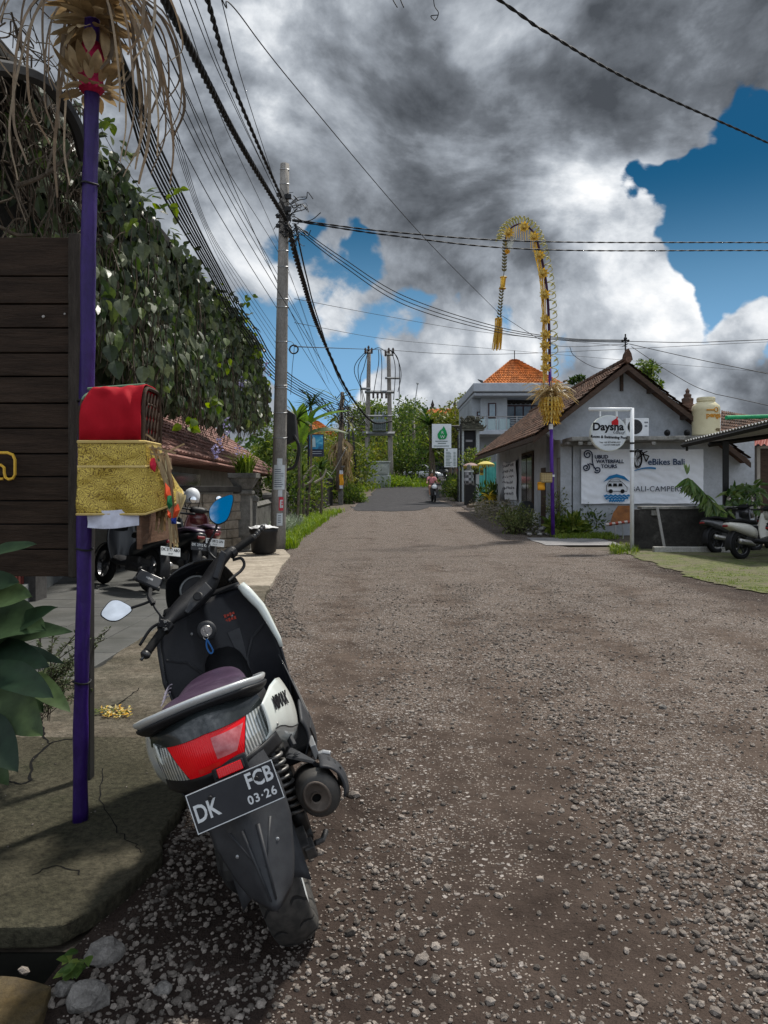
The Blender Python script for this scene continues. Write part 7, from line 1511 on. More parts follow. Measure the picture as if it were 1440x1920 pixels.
# exhaust side: swing arm, caliper, shocks, muffler
mb = MB(); mb.tube([(.085,.42,.33),(.10,.15,.30),(.105,0,.255)], [.045,.035,.03], 8); mb.tube([(-.10,.45,.33),(-.11,.2,.31),(-.115,0,.27)], [.075,.075,.06], 10, flat=.6); mb.sphere((-.12,0,.27),.075,14,8,(.6,1,1)); mb.tube([(-.09,.0,.30),(.09,.0,.30)],.02,6)
mb.box((0,.40,.36),(.26,.30,.22)); mb.tube([(.0,.2,.40),(.0,.5,.46)],.11,10)
part(mb, 'engine_case', M('engine_black',(.016,.016,.017),(.04,.039,.037),18,.55,.2), smooth=False, bevel=.012)
mb = MB().box((.10,-.10,.30),(.035,.075,.06),(.5,0,0)); mb.box((.115,-.12,.285),(.03,.04,.05),(.5,0,0)).tube([(.11,-.08,.33),(.12,.0,.38),(.11,.12,.40)],.006,5).tube([(.13,-.05,.26),(.155,-.03,.25),(.175,.0,.26)],.010,6); part(mb, 'brake_caliper', M('caliper_grey',(.05,.05,.052),(.12,.115,.11),25,.5,.4), bevel=.004)
for s in (1,-1):
    a, b = Vector((s*.098,-.115,.63)), Vector((s*.115,-.045,.31)); pts = []
    for k in range(150): t_ = k/149; pts.append(a.lerp(b,.08+.72*t_)+Vector((cos(t_*2*pi*9.5)*.030, sin(t_*2*pi*9.5)*.030, 0)))
    sh = part(MB().tube([a,a.lerp(b,.5),b], [.015,.013,.012], 8).tube([a.lerp(b,.72),a.lerp(b,.98)],[.024,.022],10), 'shock_absorber', M('shock_dark',(.03,.03,.03),None,9,.45,.5), smooth=True)
    part(MB().tube(pts, .0062, 6), 'spring', M('spring_steel',(.11,.11,.105),(.2,.19,.18),14,.45,.6), sh, smooth=True)
# muffler: oval canister, end cap with outlet, ribbed heat guard
def oval(c, rx, rz, n=24, tw=.25): return [Vector(c)+Vector((rx*cos(a)*cos(tw)-rz*sin(a)*sin(tw), 0, rx*cos(a)*sin(tw)+rz*sin(a)*cos(tw))) for a in [2*pi*k/n for k in range(n)]]
MUF = M('muffler_dark',(.045,.043,.040),(.075,.071,.066),12,.55,.35,dirt=(.12,.105,.09),dscale=9,dlo=.55,dhi=.8)
mu = part(MB().loft([oval((.196,-.245,.472),.050,.056), oval((.196,-.235,.470),.058,.065), oval((.196,-.17,.455),.063,.072), oval((.19,0,.41),.064,.072), oval((.18,.16,.365),.056,.062), oval((.17,.24,.34),.03,.035)]), 'muffler', MUF, smooth=True)
part(MB().loft([oval((.188,-.246,.474),.036,.046), oval((.188,-.252,.475),.038,.048), oval((.188,-.252,.475),.030,.040), oval((.188,-.240,.473),.027,.037)],True,True), 'end_cap', M('rusty_cap',(.085,.07,.06),(.15,.125,.105),18,.6,.4), mu, smooth=True)
part(MB().lathe([(.0165,-.268),(.0135,-.268),(.0135,-.22),(.0165,-.22)], (.186,0,.478), 'Y', 18, False), 'outlet', MATS['rusty_cap'], mu, smooth=True)
part(MB().lathe([(.0134,-.258),(.001,-.2581)], (.186,0,.478), 'Y', 18), 'outlet_hole', BLACK, mu)
def guard(u, v):                            # heat guard over the outer upper side
    y = -.235+.30*u; a = -.45+1.75*v; cz_ = .470-.11*max(0,(y+.235)/.40); r_ = .082-.012*abs(u-.45)+(.01 if .1 < u < .9 else 0); return (.196+r_*.98*cos(a-.1), y, cz_+r_*1.02*sin(a))
part(MB().grid(guard, 14, 12), 'heat_guard', PLASG, mu, smooth=True, solid=.007)
mb = MB()
for k in range(4): mb.tube([guard(.10+.02*k, .42+.13*k), guard(.42,.42+.13*k)], .005, 5)
part(mb, 'guard_rib', PLAS, mu)
mb = MB().prism([(.135,-.06,.545),(.205,-.16,.535),(.215,-.14,.50),(.20,.06,.46),(.14,.10,.52)], (.012,0,.004)); mb.tube([(.17,-.03,.56),(.155,.05,.66)],.012,6); mb.lathe([(.010,0),(.012,.004),(.004,.006)], (.172,-.075,.548), 'Z', 8); part(mb, 'muffler_bracket', PLASG, bevel=.004)
mb = MB().tube(catmull([(.165,.26,.33),(.13,.40,.28),(.05,.55,.25)],6), .022, 8); part(mb, 'exhaust_pipe', CHROME, smooth=True)
# rear mudguard, plate, lamps
def mud(u, v):                              # u across, v down
    x = -1+2*u; hw = .092*(1-v)**.55+.040 if v > .0 else .13; hw = interp([(0,.085),(.30,.108),(.55,.104),(.8,.078),(.93,.058),(1,.036)])(v); z = .685-.350*v; y = -.315-.135*v**1.1+.055*abs(x)**2.6-.010*cos(x*pi*1.5)*(1 if v > .35 else 0)
    return (x*hw+.004, y, z-.0*v)
md = part(MB().grid(mud, 22, 22), 'mudguard', PLASG, smooth=True, solid=.008)
mb = MB()
for s in (-1,1): mb.tube([Vector(mud(.5+s*.10,.45))+Vector((0,-.006,0)), Vector(mud(.5+s*.06,.93))+Vector((0,-.006,0))], [.006,.003], 5); mb.tube([Vector(mud(.5+s*.26,.46))+Vector((0,-.005,0)), Vector(mud(.5+s*.05,.72))+Vector((0,-.006,0))], [.005,.002], 5)
part(mb, 'mudguard_ridge', PLASG, md, smooth=True)
def hug(u, v): a = R(168)-R(100)*u; r_ = .285; x = -.098+.196*v; return (x, r_*cos(a)*1.0, WZ+r_*sin(a)-.06*abs(x/.098)**3*.6)
part(MB().grid(lambda u, v: hug(u,v), 20, 10), 'inner_mudguard', PLASG, smooth=True, solid=.006)
PMX = Matrix.Translation((.0,-.408,.628)) @ Matrix.Rotation(R(-13),4,'X')
mb = MB(); mb.T = PMX; mb.box((0,0,0),(.230,.004,.102)); pt_ = part(mb, 'number_plate', M('plate_black',(.012,.013,.017),(.02,.021,.025),12,.4), bevel=.0015)
mb = MB(); mb.T = PMX
for z in (-.0488,.0488): mb.box((0,-.0028,z),(.228,.002,.0022))
for x in (-.1132,.1132): mb.box((x,-.0030,0),(.0022,.002,.0996))
part(mb, 'plate_border', M('plate_white',(.52,.54,.55),(.62,.64,.65),60,.6), pt_)
mb = MB(); T = PMX @ Matrix.Translation((0,-.0026,0)) @ FACE
mb.text('DK', .060, T @ Matrix.Translation((-.108,-.006,0)) @ Matrix.Diagonal((.74,1,1,1)), .0008, 'LEFT', .0012); part(mb, 'plate_lettering', MATS['plate_white'], pt_); mb = MB(); mb.text('FCB', .054, T @ Matrix.Translation((.106,.020,0)) @ Matrix.Diagonal((.76,1,1,1)), .0008, 'RIGHT', .0012); part(mb, 'plate_lettering', MATS['plate_white'], pt_); mb = MB(); mb.text('03·26', .030, T @ Matrix.Translation((.102,-.024,0)), .0008, 'RIGHT', .0006, 0, 1.15)
part(mb, 'plate_lettering', MATS['plate_white'], pt_)
mb = MB()
for x in (-.058,.064): part(MB().lathe([(.0065,-.4145),(.0050,-.4165),(.001,-.417)], (x,.0,.652), 'Y', 10), 'plate_bolt', BLKM, pt_)
mb = MB().prism([(-.030,-.352,.655),(.064,-.352,.655),(.064,-.340,.700),(-.030,-.340,.700)], (0,.015,0)); part(mb.box((.015,-.350,.682),(.080,.012,.026),(R(-14),0,0)), 'reflector_mount', PLAS, bevel=.003)
part(MB().box((.017,-.360,.683),(.066,.006,.024),(R(-14),0,0)), 'reflector', REDL, bevel=.002)
def tail(x, v):                             # lamp surface, x across, v 0 bottom .. 1 top
    k = abs(x)/.165; zt_ = .784-.010*k-.012*k*k; zb_ = .688-.012*k+.0*k; y = -.340+.012*v+.16*k**2.3
    return (x, y-.012*sin(pi*v), zb_+(zt_-zb_)*v)
def xb(v): return .074+.036*v
rl = part(MB().grid(lambda u, v: tail((-1+2*u)*xb(v), v), 26, 10), 'tail_lamp', REDL, smooth=True)
part(MB().grid(lambda u, v: Vector(tail(.012+u*(xb(v)-.022), .30+.58*v))+Vector((0,-.002,0)), 10, 6), 'lamp_patch', M('lens_reflection',(.36,.06,.07),(.52,.16,.17),30,.2,coat=.4), rl, smooth=True)  # pale reflection painted as a patch on the red lens
part(MB().grid(lambda u, v: Vector(tail(-.045+u*.06, .06+.16*v))+Vector((0,-.002,0)), 8, 3), 'lamp_patch', M('bright_red_lens',(.75,.02,.015),None,30,.15,coat=1), rl, smooth=True)
for s in (1,-1): part(MB().grid(lambda u, v: tail(s*(xb(v)+.002+u*(.158-xb(v)-.010*(1-v))), v), 12, 10), 'indicator', CLEAR, smooth=True)
part(MB().grid(lambda u, v: Vector(tail((-1+2*u)*(.160+.006*v), 0))+Vector((0,.012*v,-.045*v)), 24, 4), 'under_tail', PLAS, smooth=True, solid=.004)
def cowl(u, v):
    x = (-1+2*u)*.162; a = Vector(tail(x,1))+Vector((0,-.004,.002)); b = Vector((x*.92, -.262+.10*abs(x/.162)**2.2, .845-.045*abs(x/.162)**1.6)); q = a.lerp(b, v); q.z += .010*sin(pi*v); q.y -= .008*sin(pi*v); return q
part(MB().grid(cowl, 26, 8), 'tail_cowl', M('tail_black',(.012,.016,.017),(.018,.022,.023),8,.22,coat=.5), smooth=True)
rp = [(.150,.06,.780),(.170,-.03,.798),(.174,-.11,.812),(.158,-.195,.832),(.105,-.255,.852),(0,-.282,.862)]; rp = rp+[(-x,y,z) for x, y, z in reversed(rp[:-1])]
q = catmull(rp, 7); n_ = len(q); mb = MB(); rings = []
for i, p in enumerate(q):
    t_ = (q[min(i+1,n_-1)]-q[max(i-1,0)]).normalized(); sd = t_.cross(Vector((0,0,1))).normalized(); e = min(1, 4*min(i,n_-1-i)/n_+.25)
    rings.append([p+sd*(cos(a)*.022*e)+Vector((0,0,1))*(sin(a)*.0125*e)+Vector((0,0,-.012*cos(a)*1)) for a in [2*pi*k/12 for k in range(12)]])
part(mb.loft(rings), 'grab_rail', SILV, smooth=True)
mb = MB(); rings = []
for i, p in enumerate(q):
    t_ = (q[min(i+1,n_-1)]-q[max(i-1,0)]).normalized(); sd = t_.cross(Vector((0,0,1))).normalized(); e = min(1, 4*min(i,n_-1-i)/n_+.25); p = p-Vector((0,0,.020))-sd*0
    rings.append([p+sd*(cos(a)*.020*e)+Vector((0,0,1))*(sin(a)*.010*e)+Vector((0,0,-.012*cos(a))) for a in [2*pi*k/12 for k in range(12)]])
part(mb.loft(rings), 'rail_underside', PLAS, smooth=True)
# seat
def sect(y, z, hw, h, n=20, ex=2.6): return [Vector((hw*(abs(cos(a))**(2/ex))*(1 if cos(a) > 0 else -1), y, z+h*(abs(sin(a))**(2/ex))*(1 if sin(a) > 0 else -1))) for a in [2*pi*k/n for k in range(n)]]
st = part(MB().loft([sect(-.245,.825,.055,.012), sect(-.225,.822,.080,.020), sect(-.17,.815,.112,.030), sect(-.08,.803,.130,.036), sect(.03,.788,.136,.040), sect(.11,.764,.136,.043), sect(.18,.738,.132,.043), sect(.30,.728,.130,.044), sect(.45,.722,.115,.044), sect(.56,.712,.085,.042), sect(.60,.700,.05,.03)]), 'seat', SEATM, smooth=True, sub=1)
mb = MB()
for k in range(4): mb.tube(catmull([Vector((-.138+.008*k*0,-.12+.045*k,.848)), Vector((-.120,-.10+.045*k,.862)), Vector((-.108,-.115+.045*k,.867))],4), .002, 4)
part(mb, 'seat_print', M('grey_print2',(.22,.20,.24),None,5,.6), st)
# side panels, core, footboards
def sidep(s):
    top = interp([(-.24,.776),(-.1,.782),(.0,.770),(.10,.742),(.20,.702),(.28,.660),(.34,.620)]); bot = interp([(-.24,.675),(-.15,.642),(-.05,.592),(.05,.548),(.15,.522),(.25,.515),(.34,.545)]); xt = interp([(-.24,.146),(-.1,.172),(.05,.200),(.2,.212),(.34,.195)]); xm = interp([(-.24,.152),(-.18,.176),(-.10,.205),(.0,.228),(.08,.238),(.2,.232),(.34,.205)])
    def f(u, v):
        y = -.235+.575*u; z = bot(y)+(top(y)-bot(y))*v; k = sin(pi*(.12+.80*v))**.8; x = xt(y)*(.93+.07*v)+(xm(y)-xt(y))*k
        if v < .22: x -= .020*(1-v/.22)**1.5
        return (s*x, y, z)
    return f
for s in (1,-1):
    sp2 = part(MB().grid(sidep(s), 30, 16), 'side_panel', PEARL, smooth=True, solid=.004)
    if s == 1:
        f_ = sidep(1); cand = [(u/120, v/60) for u in range(70) for v in range(61)]
        def pix(q): w = HM @ (Vector(q)+Vector((SHIFT['side_panel'],0,0))); return Vector((CX+w.x/w.y*F, HY-(w.z-EYE)/w.y*F))
        near = lambda px, py: Vector(f_(*min(cand, key=lambda c: (pix(f_(*c))-Vector((px,py))).length)))
        o_ = near(510,1322); e_ = near(535,1308); h_ = near(512,1309)
        u_ = e_-o_; L0 = u_.length; u_ = u_.normalized(); vv_ = (h_-o_); vv_ = (vv_-u_*vv_.dot(u_)).normalized(); n_ = u_.cross(vv_).normalized(); n_ = n_ if n_.x > 0 else -n_
        MX_ = Matrix(((u_.x,vv_.x,n_.x,o_.x),(u_.y,vv_.y,n_.y,o_.y),(u_.z,vv_.z,n_.z,o_.z),(0,0,0,1)))
        tx = MB().text('NMAX', 1.0, Matrix.Identity(4), .02, 'LEFT', .03, .2); wx = max(p[0] for p in tx.v); k_ = L0*1.05/wx; mb = MB(); mb.add([MX_ @ Vector((p[0]*k_,p[1]*k_*1.1,.006+p[2]*k_)) for p in tx.v], tx.f); part(mb, 'emblem', INK, sp2)
f_ = sidep(1); part(MB().tube([Vector(f_(u/14,.20+.02*sin(u)))+Vector((SHIFT['side_panel']+.003,0,0)) for u in range(1,14)], .0022, 5), 'panel_seam', PLAS)
for px_, py_ in ((.10,.30),(.92,.72)): q_ = Vector(f_(px_,py_))+Vector((SHIFT['side_panel']+.003,0,0)); part(MB().sphere(q_, .006, 8, 6, (.5,1,1)), 'panel_screw', CHROME)
for u_s, v_s in ((.22,.62),(.78,.62),(.30,.30),(.70,.30)): part(MB().sphere(Vector(mud(u_s,v_s))+Vector((0,-.006,0)), .0055, 8, 6, (1,.5,1)), 'mudguard_bolt', METAL_G)
core = [(-.27,.735,.07,.04),(-.20,.725,.10,.055),(-.10,.715,.135,.065),(.05,.70,.165,.10),(.20,.66,.17,.12),(.34,.62,.165,.13),(.46,.58,.14,.13),(.56,.52,.12,.10)]
part(MB().loft([sect(y,z,hw,h) for y, z, hw, h in core]), 'body_core', PLAS, smooth=True)
def foot(s):
    top = interp([(.18,.56),(.30,.60),(.42,.50),(.60,.46),(.72,.55),(.86,.68)]); bot = interp([(.18,.44),(.3,.36),(.6,.27),(.86,.33)])
    def f(u, v): y = .17+.70*u; z = bot(y)+(top(y)-bot(y))*v; x = .215+.030*sin(pi*u)+.012*sin(pi*v)-.03*(1-v)*(1-v); return (s*x, y, z)
    return f
for s in (1,-1):
    fp = part(MB().grid(foot(s), 20, 10), 'footboard_side', PLASG, smooth=True, solid=.006)
    if s > 0:
        f_ = foot(1); mb = MB().tube([Vector(f_(u,v))+Vector((.004,0,0)) for u, v in ((.12,.55),(.30,.75),(.40,.92),(.62,.90),(.80,.95),(.92,.75),(.85,.45),(.55,.3),(.25,.35),(.12,.55))], .004, 5); part(mb, 'trim_groove', PLAS, fp)
mb = MB().prism([(-.22,.25,.40),(.22,.25,.40),(.22,.86,.33),(-.22,.86,.33)], (0,0,.05)); part(mb, 'footboard', PLAS, bevel=.01)
mb = MB().loft([sect(.45,.52,.10,.10), sect(.60,.50,.085,.10), sect(.75,.54,.085,.12), sect(.86,.62,.09,.14)]); part(mb, 'centre_tunnel', PLAS, smooth=True)
mb = MB().tube([(.22,.20,.42),(.25,.17,.43),(.27,.16,.42)],.012,6).box((.225,.20,.45),(.02,.10,.05)); part(mb, 'footpeg', METAL_G, bevel=.003)
# leg shield with recess, white front cowl
def shield(u, v):
    x = -1+2*u; hw = interp([(0,.185),(.25,.225),(.55,.238),(.8,.215),(1,.165)])(v); z = .40+.56*v; y = .86+.10*v*v-.055*abs(x)**2.2-.045*(max(0,1-abs(x)*2.3))*(v**.7)
    return (x*hw, y, z)
ls = part(MB().grid(shield, 36, 24), 'leg_shield', M('shield_black',(.006,.0065,.010),(.011,.012,.016),20,.5,bump=.1,bscale=500), smooth=True, solid=.006)
mb = MB()
for s in (-1,1): mb.tube([Vector(shield(.5+s*u,v))+Vector((0,-.004,0)) for u, v in ((.47,.70),(.30,.62),(.20,.50),(.17,.35))], .006, 5)
mb.prism([Vector(shield(.62,.72))+Vector((0,-.006,0)),Vector(shield(.74,.72))+Vector((0,-.006,0)),Vector(shield(.70,.48))+Vector((0,-.006,0)),Vector(shield(.64,.48))+Vector((0,-.006,0))], (0,-.002,0)); part(mb, 'shield_seam', PLASG, ls)
for u_s, v_s in ((.30,.80),(.72,.82),(.5,.22),(.22,.45)): part(MB().sphere(Vector(shield(u_s,v_s))+Vector((0,-.004,0)), .006, 8, 6, (1,.5,1)), 'shield_screw', METAL_G)
c_ = Vector(shield(.70,.82))+Vector((0,-.010,0)); mb = MB()
for r_ in range(2):
    for k in range(4): mb.box((c_.x-.018+.012*k,c_.y-.001,c_.z+.010-.020*r_),(.009,.001,.014-.004*((k+r_)%2)))
part(mb, 'shield_decal', M('decal_red',(.40,.05,.03),None,5,.5), ls)
for s in (1,-1):
    def edge(u, v):                          # white rim of the front cowl running down the side
        a = Vector(shield(.5+s*.5, .50+.50*v)); hw = abs(a.x); return Vector((s*(hw+.004-.10*u**2.2*(1.2-.3*v)), a.y-.012+.30*u, a.z+.012*(1-u)*v-.05*u*v))
    part(MB().grid(edge, 10, 16), 'front_cowl', PEARL if s > 0 else PEARL, smooth=True, solid=.008)
    def edge2(u, v): a = Vector(shield(.5+s*.5, .02+.48*v)); return Vector((s*(abs(a.x)+.004-.08*u*u), a.y-.012+.22*u, a.z))
    part(MB().grid(edge2, 8, 12), 'lower_cowl', PLASG, smooth=True, solid=.008)
    part(MB().tube([Vector(edge(0,v/8))+Vector((s*.002,-.004,0)) for v in range(9)], [.008,.011,.013,.015,.017,.019,.021,.022,.018] if s > 0 else .008, 10), 'cowl_rim', PEARL if s > 0 else PLASG, smooth=True)
part(MB().grid(lambda u, v: (-.165+.33*u, .955+.26*v-.06*abs(2*u-1)**2*(1-v), .965+.02*sin(pi*v)-.10*v*v), 14, 8), 'cowl_top', PLAS, smooth=True, solid=.006)
part(MB().loft([sect(1.06,.76,.18,.20), sect(1.20,.74,.15,.19), sect(1.33,.70,.08,.14), sect(1.38,.68,.03,.07)]), 'nose', PEARL, smooth=True)
m_, nt, b_ = _nt('smoke_screen'); b_.inputs['Base Color'].default_value=(.01,.011,.013,1); b_.inputs['Roughness'].default_value=.08; b_.inputs['Alpha'].default_value=.93
part(MB().grid(lambda u, v: ((-1+2*u)*(.165-.05*v*v), 1.15-.10*v+.03*(1-abs(2*u-1))-.02, .95+.17*v-.03*abs(2*u-1)**2.5), 16, 10), 'windscreen', m_, smooth=True, solid=.004)
mb = MB().lathe([(.060,-.01),(.066,0),(.062,.012),(.050,.008),(.002,.006)], (-.02,1.03,1.005), Matrix.Rotation(R(50),3,'X'), 32); part(mb, 'instrument_dial', PLAS, smooth=True); mb = MB().lathe([(.062,.010),(.066,.014),(.060,.016),(.056,.011)], (-.02,1.03,1.005), Matrix.Rotation(R(50),3,'X'), 40, False); part(mb, 'dial_ring', M('dial_grey',(.16,.17,.17),None,9,.4,.5), smooth=True)
# ignition, key, blue strap
kc = HL(387,1182,.80); mb = MB().lathe([(.036,.02),(.040,.0),(.036,-.010),(.026,-.012)], kc, 'Y', 28); ig = part(mb, 'ignition', PLASG, smooth=True)
part(MB().lathe([(.024,-.014),(.022,-.017),(.012,-.016)], kc, 'Y', 24).box(kc+Vector((.010,-.022,.006)),(.022,.010,.016)), 'lock_ring', CHROME, ig, smooth=False)
mb = MB().box(kc+Vector((-.008,-.028,-.002)),(.007,.022,.022)).tube([kc+Vector((-.008+.010*cos(a),-.036,-.018+.010*sin(a))) for a in [2*pi*k/12 for k in range(13)]],.0017,5); ky = part(mb, 'key', CHROME, ig)
k0 = kc+Vector((-.008,-.038,-.026)); mb = MB(); strip(mb, catmull([k0,k0+Vector((-.010,-.002,-.030)),k0+Vector((-.007,-.004,-.056)),k0+Vector((.002,-.004,-.060)),k0+Vector((.008,-.002,-.050)),k0+Vector((.004,0,-.02)),k0],6), .006); part(mb, 'blue_strap', M('strap_blue',(.03,.13,.36),None,9,.6), ig, solid=.002)
# handlebar, turned to the left lock
hb = part(MB().tube(catmull([HL(309,1172,.74),HL(330,1150,.80),HL(357,1128,.86),HL(388,1098,.91),HL(407,1062,.94),HL(425,1040,.965),HL(437,1030,.98)],5), [.020,.023,.026,.030,.034,.038,.042,.046,.049,.052,.053,.053,.052,.050,.048,.046,.044,.041,.038,.035,.032,.030,.028,.027,.026,.025,.024,.023,.022,.021,.020], 12, flat=.85), 'handlebar_cover', PLAS, smooth=True)
mb = MB(); a, b, c, d = HL(338,1142,.785), HL(385,1090,.85), HL(398,1104,.84), HL(352,1150,.775); mb.prism([a,b,c,d], (0,.02,-.01)); a, b, c, d = HL(398,1082,.87), HL(414,1030,.905), HL(424,1036,.905), HL(408,1085,.87); mb.prism([a,b,c,d], (0,.02,-.01)); part(mb, 'cover_panel', PLASG, hb, bevel=.004)
mb = MB().lathe([(.017,-.006),(.020,0),(.016,.004)], HL(371,1118,.80), Matrix.Rotation(R(55),3,'X'), 20); part(mb, 'cover_badge', PLAS, hb)
def grip(p0, p1, nm='grip'):
    q = [p0.lerp(p1,k/14) for k in range(15)]; return part(MB().tube(q, [.0165+(.0012 if k % 2 else 0) for k in range(15)], 14), nm, RUB, hb, smooth=True)
gl0, gl1 = HL(305,1182,.735), HL(275,1224,.665); grip(gl0, gl1); gr0, gr1 = HL(440,1032,.985), HL(474,1008,1.03); grip(gr0, gr1)
def bend_(p, d, L_): return p+d.normalized()*L_
mb = MB(); d_ = (gl1-gl0); mb.tube([gl1,bend_(gl1,d_,.012),bend_(gl1,d_,.020)],[.019,.020,.014],12).tube([bend_(gl1,d_,.02),HL(268,1233,.645),HL(264,1238,.64)],[.005,.005,.007],8); d_ = gr1-gr0
for k in range(5): mb.sphere(bend_(gr1,d_,.008+.014*k)+Vector((.002*(k%2),0,.003*k)), .013, 9, 6)
part(mb, 'bar_end', M('bar_end_dark',(.02,.02,.02),(.10,.10,.10),60,.4,.5), hb, smooth=True)
mb = MB().tube([gl0.lerp(gl1,-.32),gl0],[.030,.027],10); mb.box(gl0.lerp(gl1,-.22)+Vector((.0,-.024,.012)),(.04,.02,.03),(0,R(35),0)); 
for k in range(3): mb.box(gl0.lerp(gl1,-.26+.1*k)+Vector((.004,-.034,.006)),(.010,.012,.012),(0,R(35),0))
part(mb, 'switch_block', PLAS, hb, bevel=.002); mb = MB().tube([gr0.lerp(gr1,-.25),gr0],[.028,.024],10); part(mb, 'throttle_housing', PLAS, hb, bevel=.002)
mb = MB().box(gl0.lerp(gl1,-.2)+Vector((.008,-.036,.022)),(.010,.006,.008)).box(gl0.lerp(gl1,-.1)+Vector((.008,-.037,.0)),(.012,.006,.008)); part(mb, 'switch', M('switch_grey',(.25,.25,.24),None,9,.5), hb)
mb = MB().tube(catmull([HL(436,1050,1.0),HL(452,1047,1.0),HL(458,1058,.99),HL(452,1070,.97),HL(437,1082,.94),HL(428,1090,.92)],5), .0065, 8); part(mb, 'brake_lever', PLAS, hb, smooth=True); mb = MB(); mb.tube(catmull([HL(300,1168,.80),HL(282,1180,.80),HL(262,1210,.76)],5),.006,7); part(mb, 'brake_lever', PLAS, hb, smooth=True)
# mirrors
def mirror(outline, y0, wn_, stalk, nm):
    nl = HI.to_3x3() @ Vector(wn_)
    c0 = sum((HL(a,b,y0) for a, b in outline), Vector())/len(outline)
    o_ = HI @ Vector((0,0,EYE)); 
    def on(a, b): d = (HL(a,b,y0)-o_).normalized(); return o_+d*(nl.dot(c0-o_)/nl.dot(d))
    pts = [on(a,b) for a, b in outline]
    # refine so the tilted lens keeps its outline
    c0 = sum(pts, Vector())/len(pts); pc = pts
    for _ in range(2): pc = [q for a, b in zip(pc, pc[1:]+pc[:1]) for q in (a.lerp(b,.2), a.lerp(b,.8))]
    n = nl.normalized()
    if n.y > 0: n = -n
    big = [c0+(p-c0)*1.07 for p in pc]; back = [c0+(p-c0)*.72-n*.028 for p in pc]
    mi = part(MB().loft([[p+n*.001 for p in big],[p-n*.006 for p in big],back]), nm, PLAS, smooth=False, bevel=.002)
    part(MB().poly([p+n*.0035 for p in pc]), 'mirror_glass', MIRR, mi)
    part(MB().tube(catmull([HL(a,b,y) for a, b, y in stalk],6), .0055, 8), 'mirror_stalk', PLAS, mi, smooth=True)
mirror([(187,1152),(206,1127),(222,1125),(246,1138),(247,1146),(222,1164),(204,1164)], .84, (.35,-.874,.335), ((246,1140,.845),(270,1132,.85),(288,1126,.85),(290,1138,.83),(306,1160,.78)), 'mirror')
mirror([(436,926),(437,940),(427,975),(408,984),(394,974),(392,955),(405,938)], 1.04, (.12,-.92,.30), ((407,985,1.045),(401,1000,1.03),(391,1018,1.02),(390,1032,1.0),(402,1046,.98),(414,1052,.96)), 'mirror')
# phone holder with phone on the left bar
pc_ = HL(279,1087,.93); PHM = Matrix.Translation(pc_) @ Matrix.Rotation(R(46),4,'Y') @ Matrix.Rotation(R(-38),4,'X')
mb = MB(); mb.T = PHM; mb.box((0,0,0),(.112,.014,.062)); ph_ = part(mb, 'phone_mount', PLAS, bevel=.012)
mb = MB(); mb.T = PHM; mb.box((0,-.009,0),(.100,.005,.050)); part(mb, 'phone', M('phone_grey',(.035,.037,.042),(.05,.052,.058),3,.35), ph_, bevel=.008)
mb = MB(); mb.T = PHM
for k in range(6): mb.box((-.012+.005*k,-.0120,0),(.0032,.0006,.006+.002*(k%3)))
part(mb, 'phone_print', MATS['plate_white'], ph_)
mb = MB(); mb.T = PHM
for sx in (-1,1):
    for sz_ in (-1,1): mb.tube([(sx*.040,.004,sz_*.022),(sx*.054,-.006,sz_*.028),(sx*.050,-.018,sz_*.024)], .0065, 7)
part(mb, 'clamp_claw', M('claw_dark',(.03,.03,.03),(.09,.09,.088),40,.5,.3), ph_, smooth=True)
mb = MB().tube([pc_+Vector((0,.01,-.02)), HL(280,1120,.86), HL(287,1133,.83)], .010, 8); part(mb, 'mount_arm', PLAS, ph_)
# stand, front mudguard
mb = MB().tube([(-.10,.42,.22),(-.22,.36,.07),(-.27,.34,.085)],[.014,.013,.016],8); part(mb, 'side_stand', METAL_G, smooth=True)
mb = MB().grid(lambda u, v: (-.07+.14*v, 1.34+.275*cos(R(30)+R(140)*u), WZ+.275*sin(R(30)+R(140)*u)-.03*abs(2*v-1)**3), 16, 8); part(mb, 'front_mudguard', PLASG, smooth=True, solid=.005)
mb = MB().tube([(-.075,1.34,.25),(-.075,1.12,.72)],.018,8).tube([(.075,1.34,.25),(.075,1.12,.72)],.018,8); part(mb, 'fork', BLKM, smooth=True)
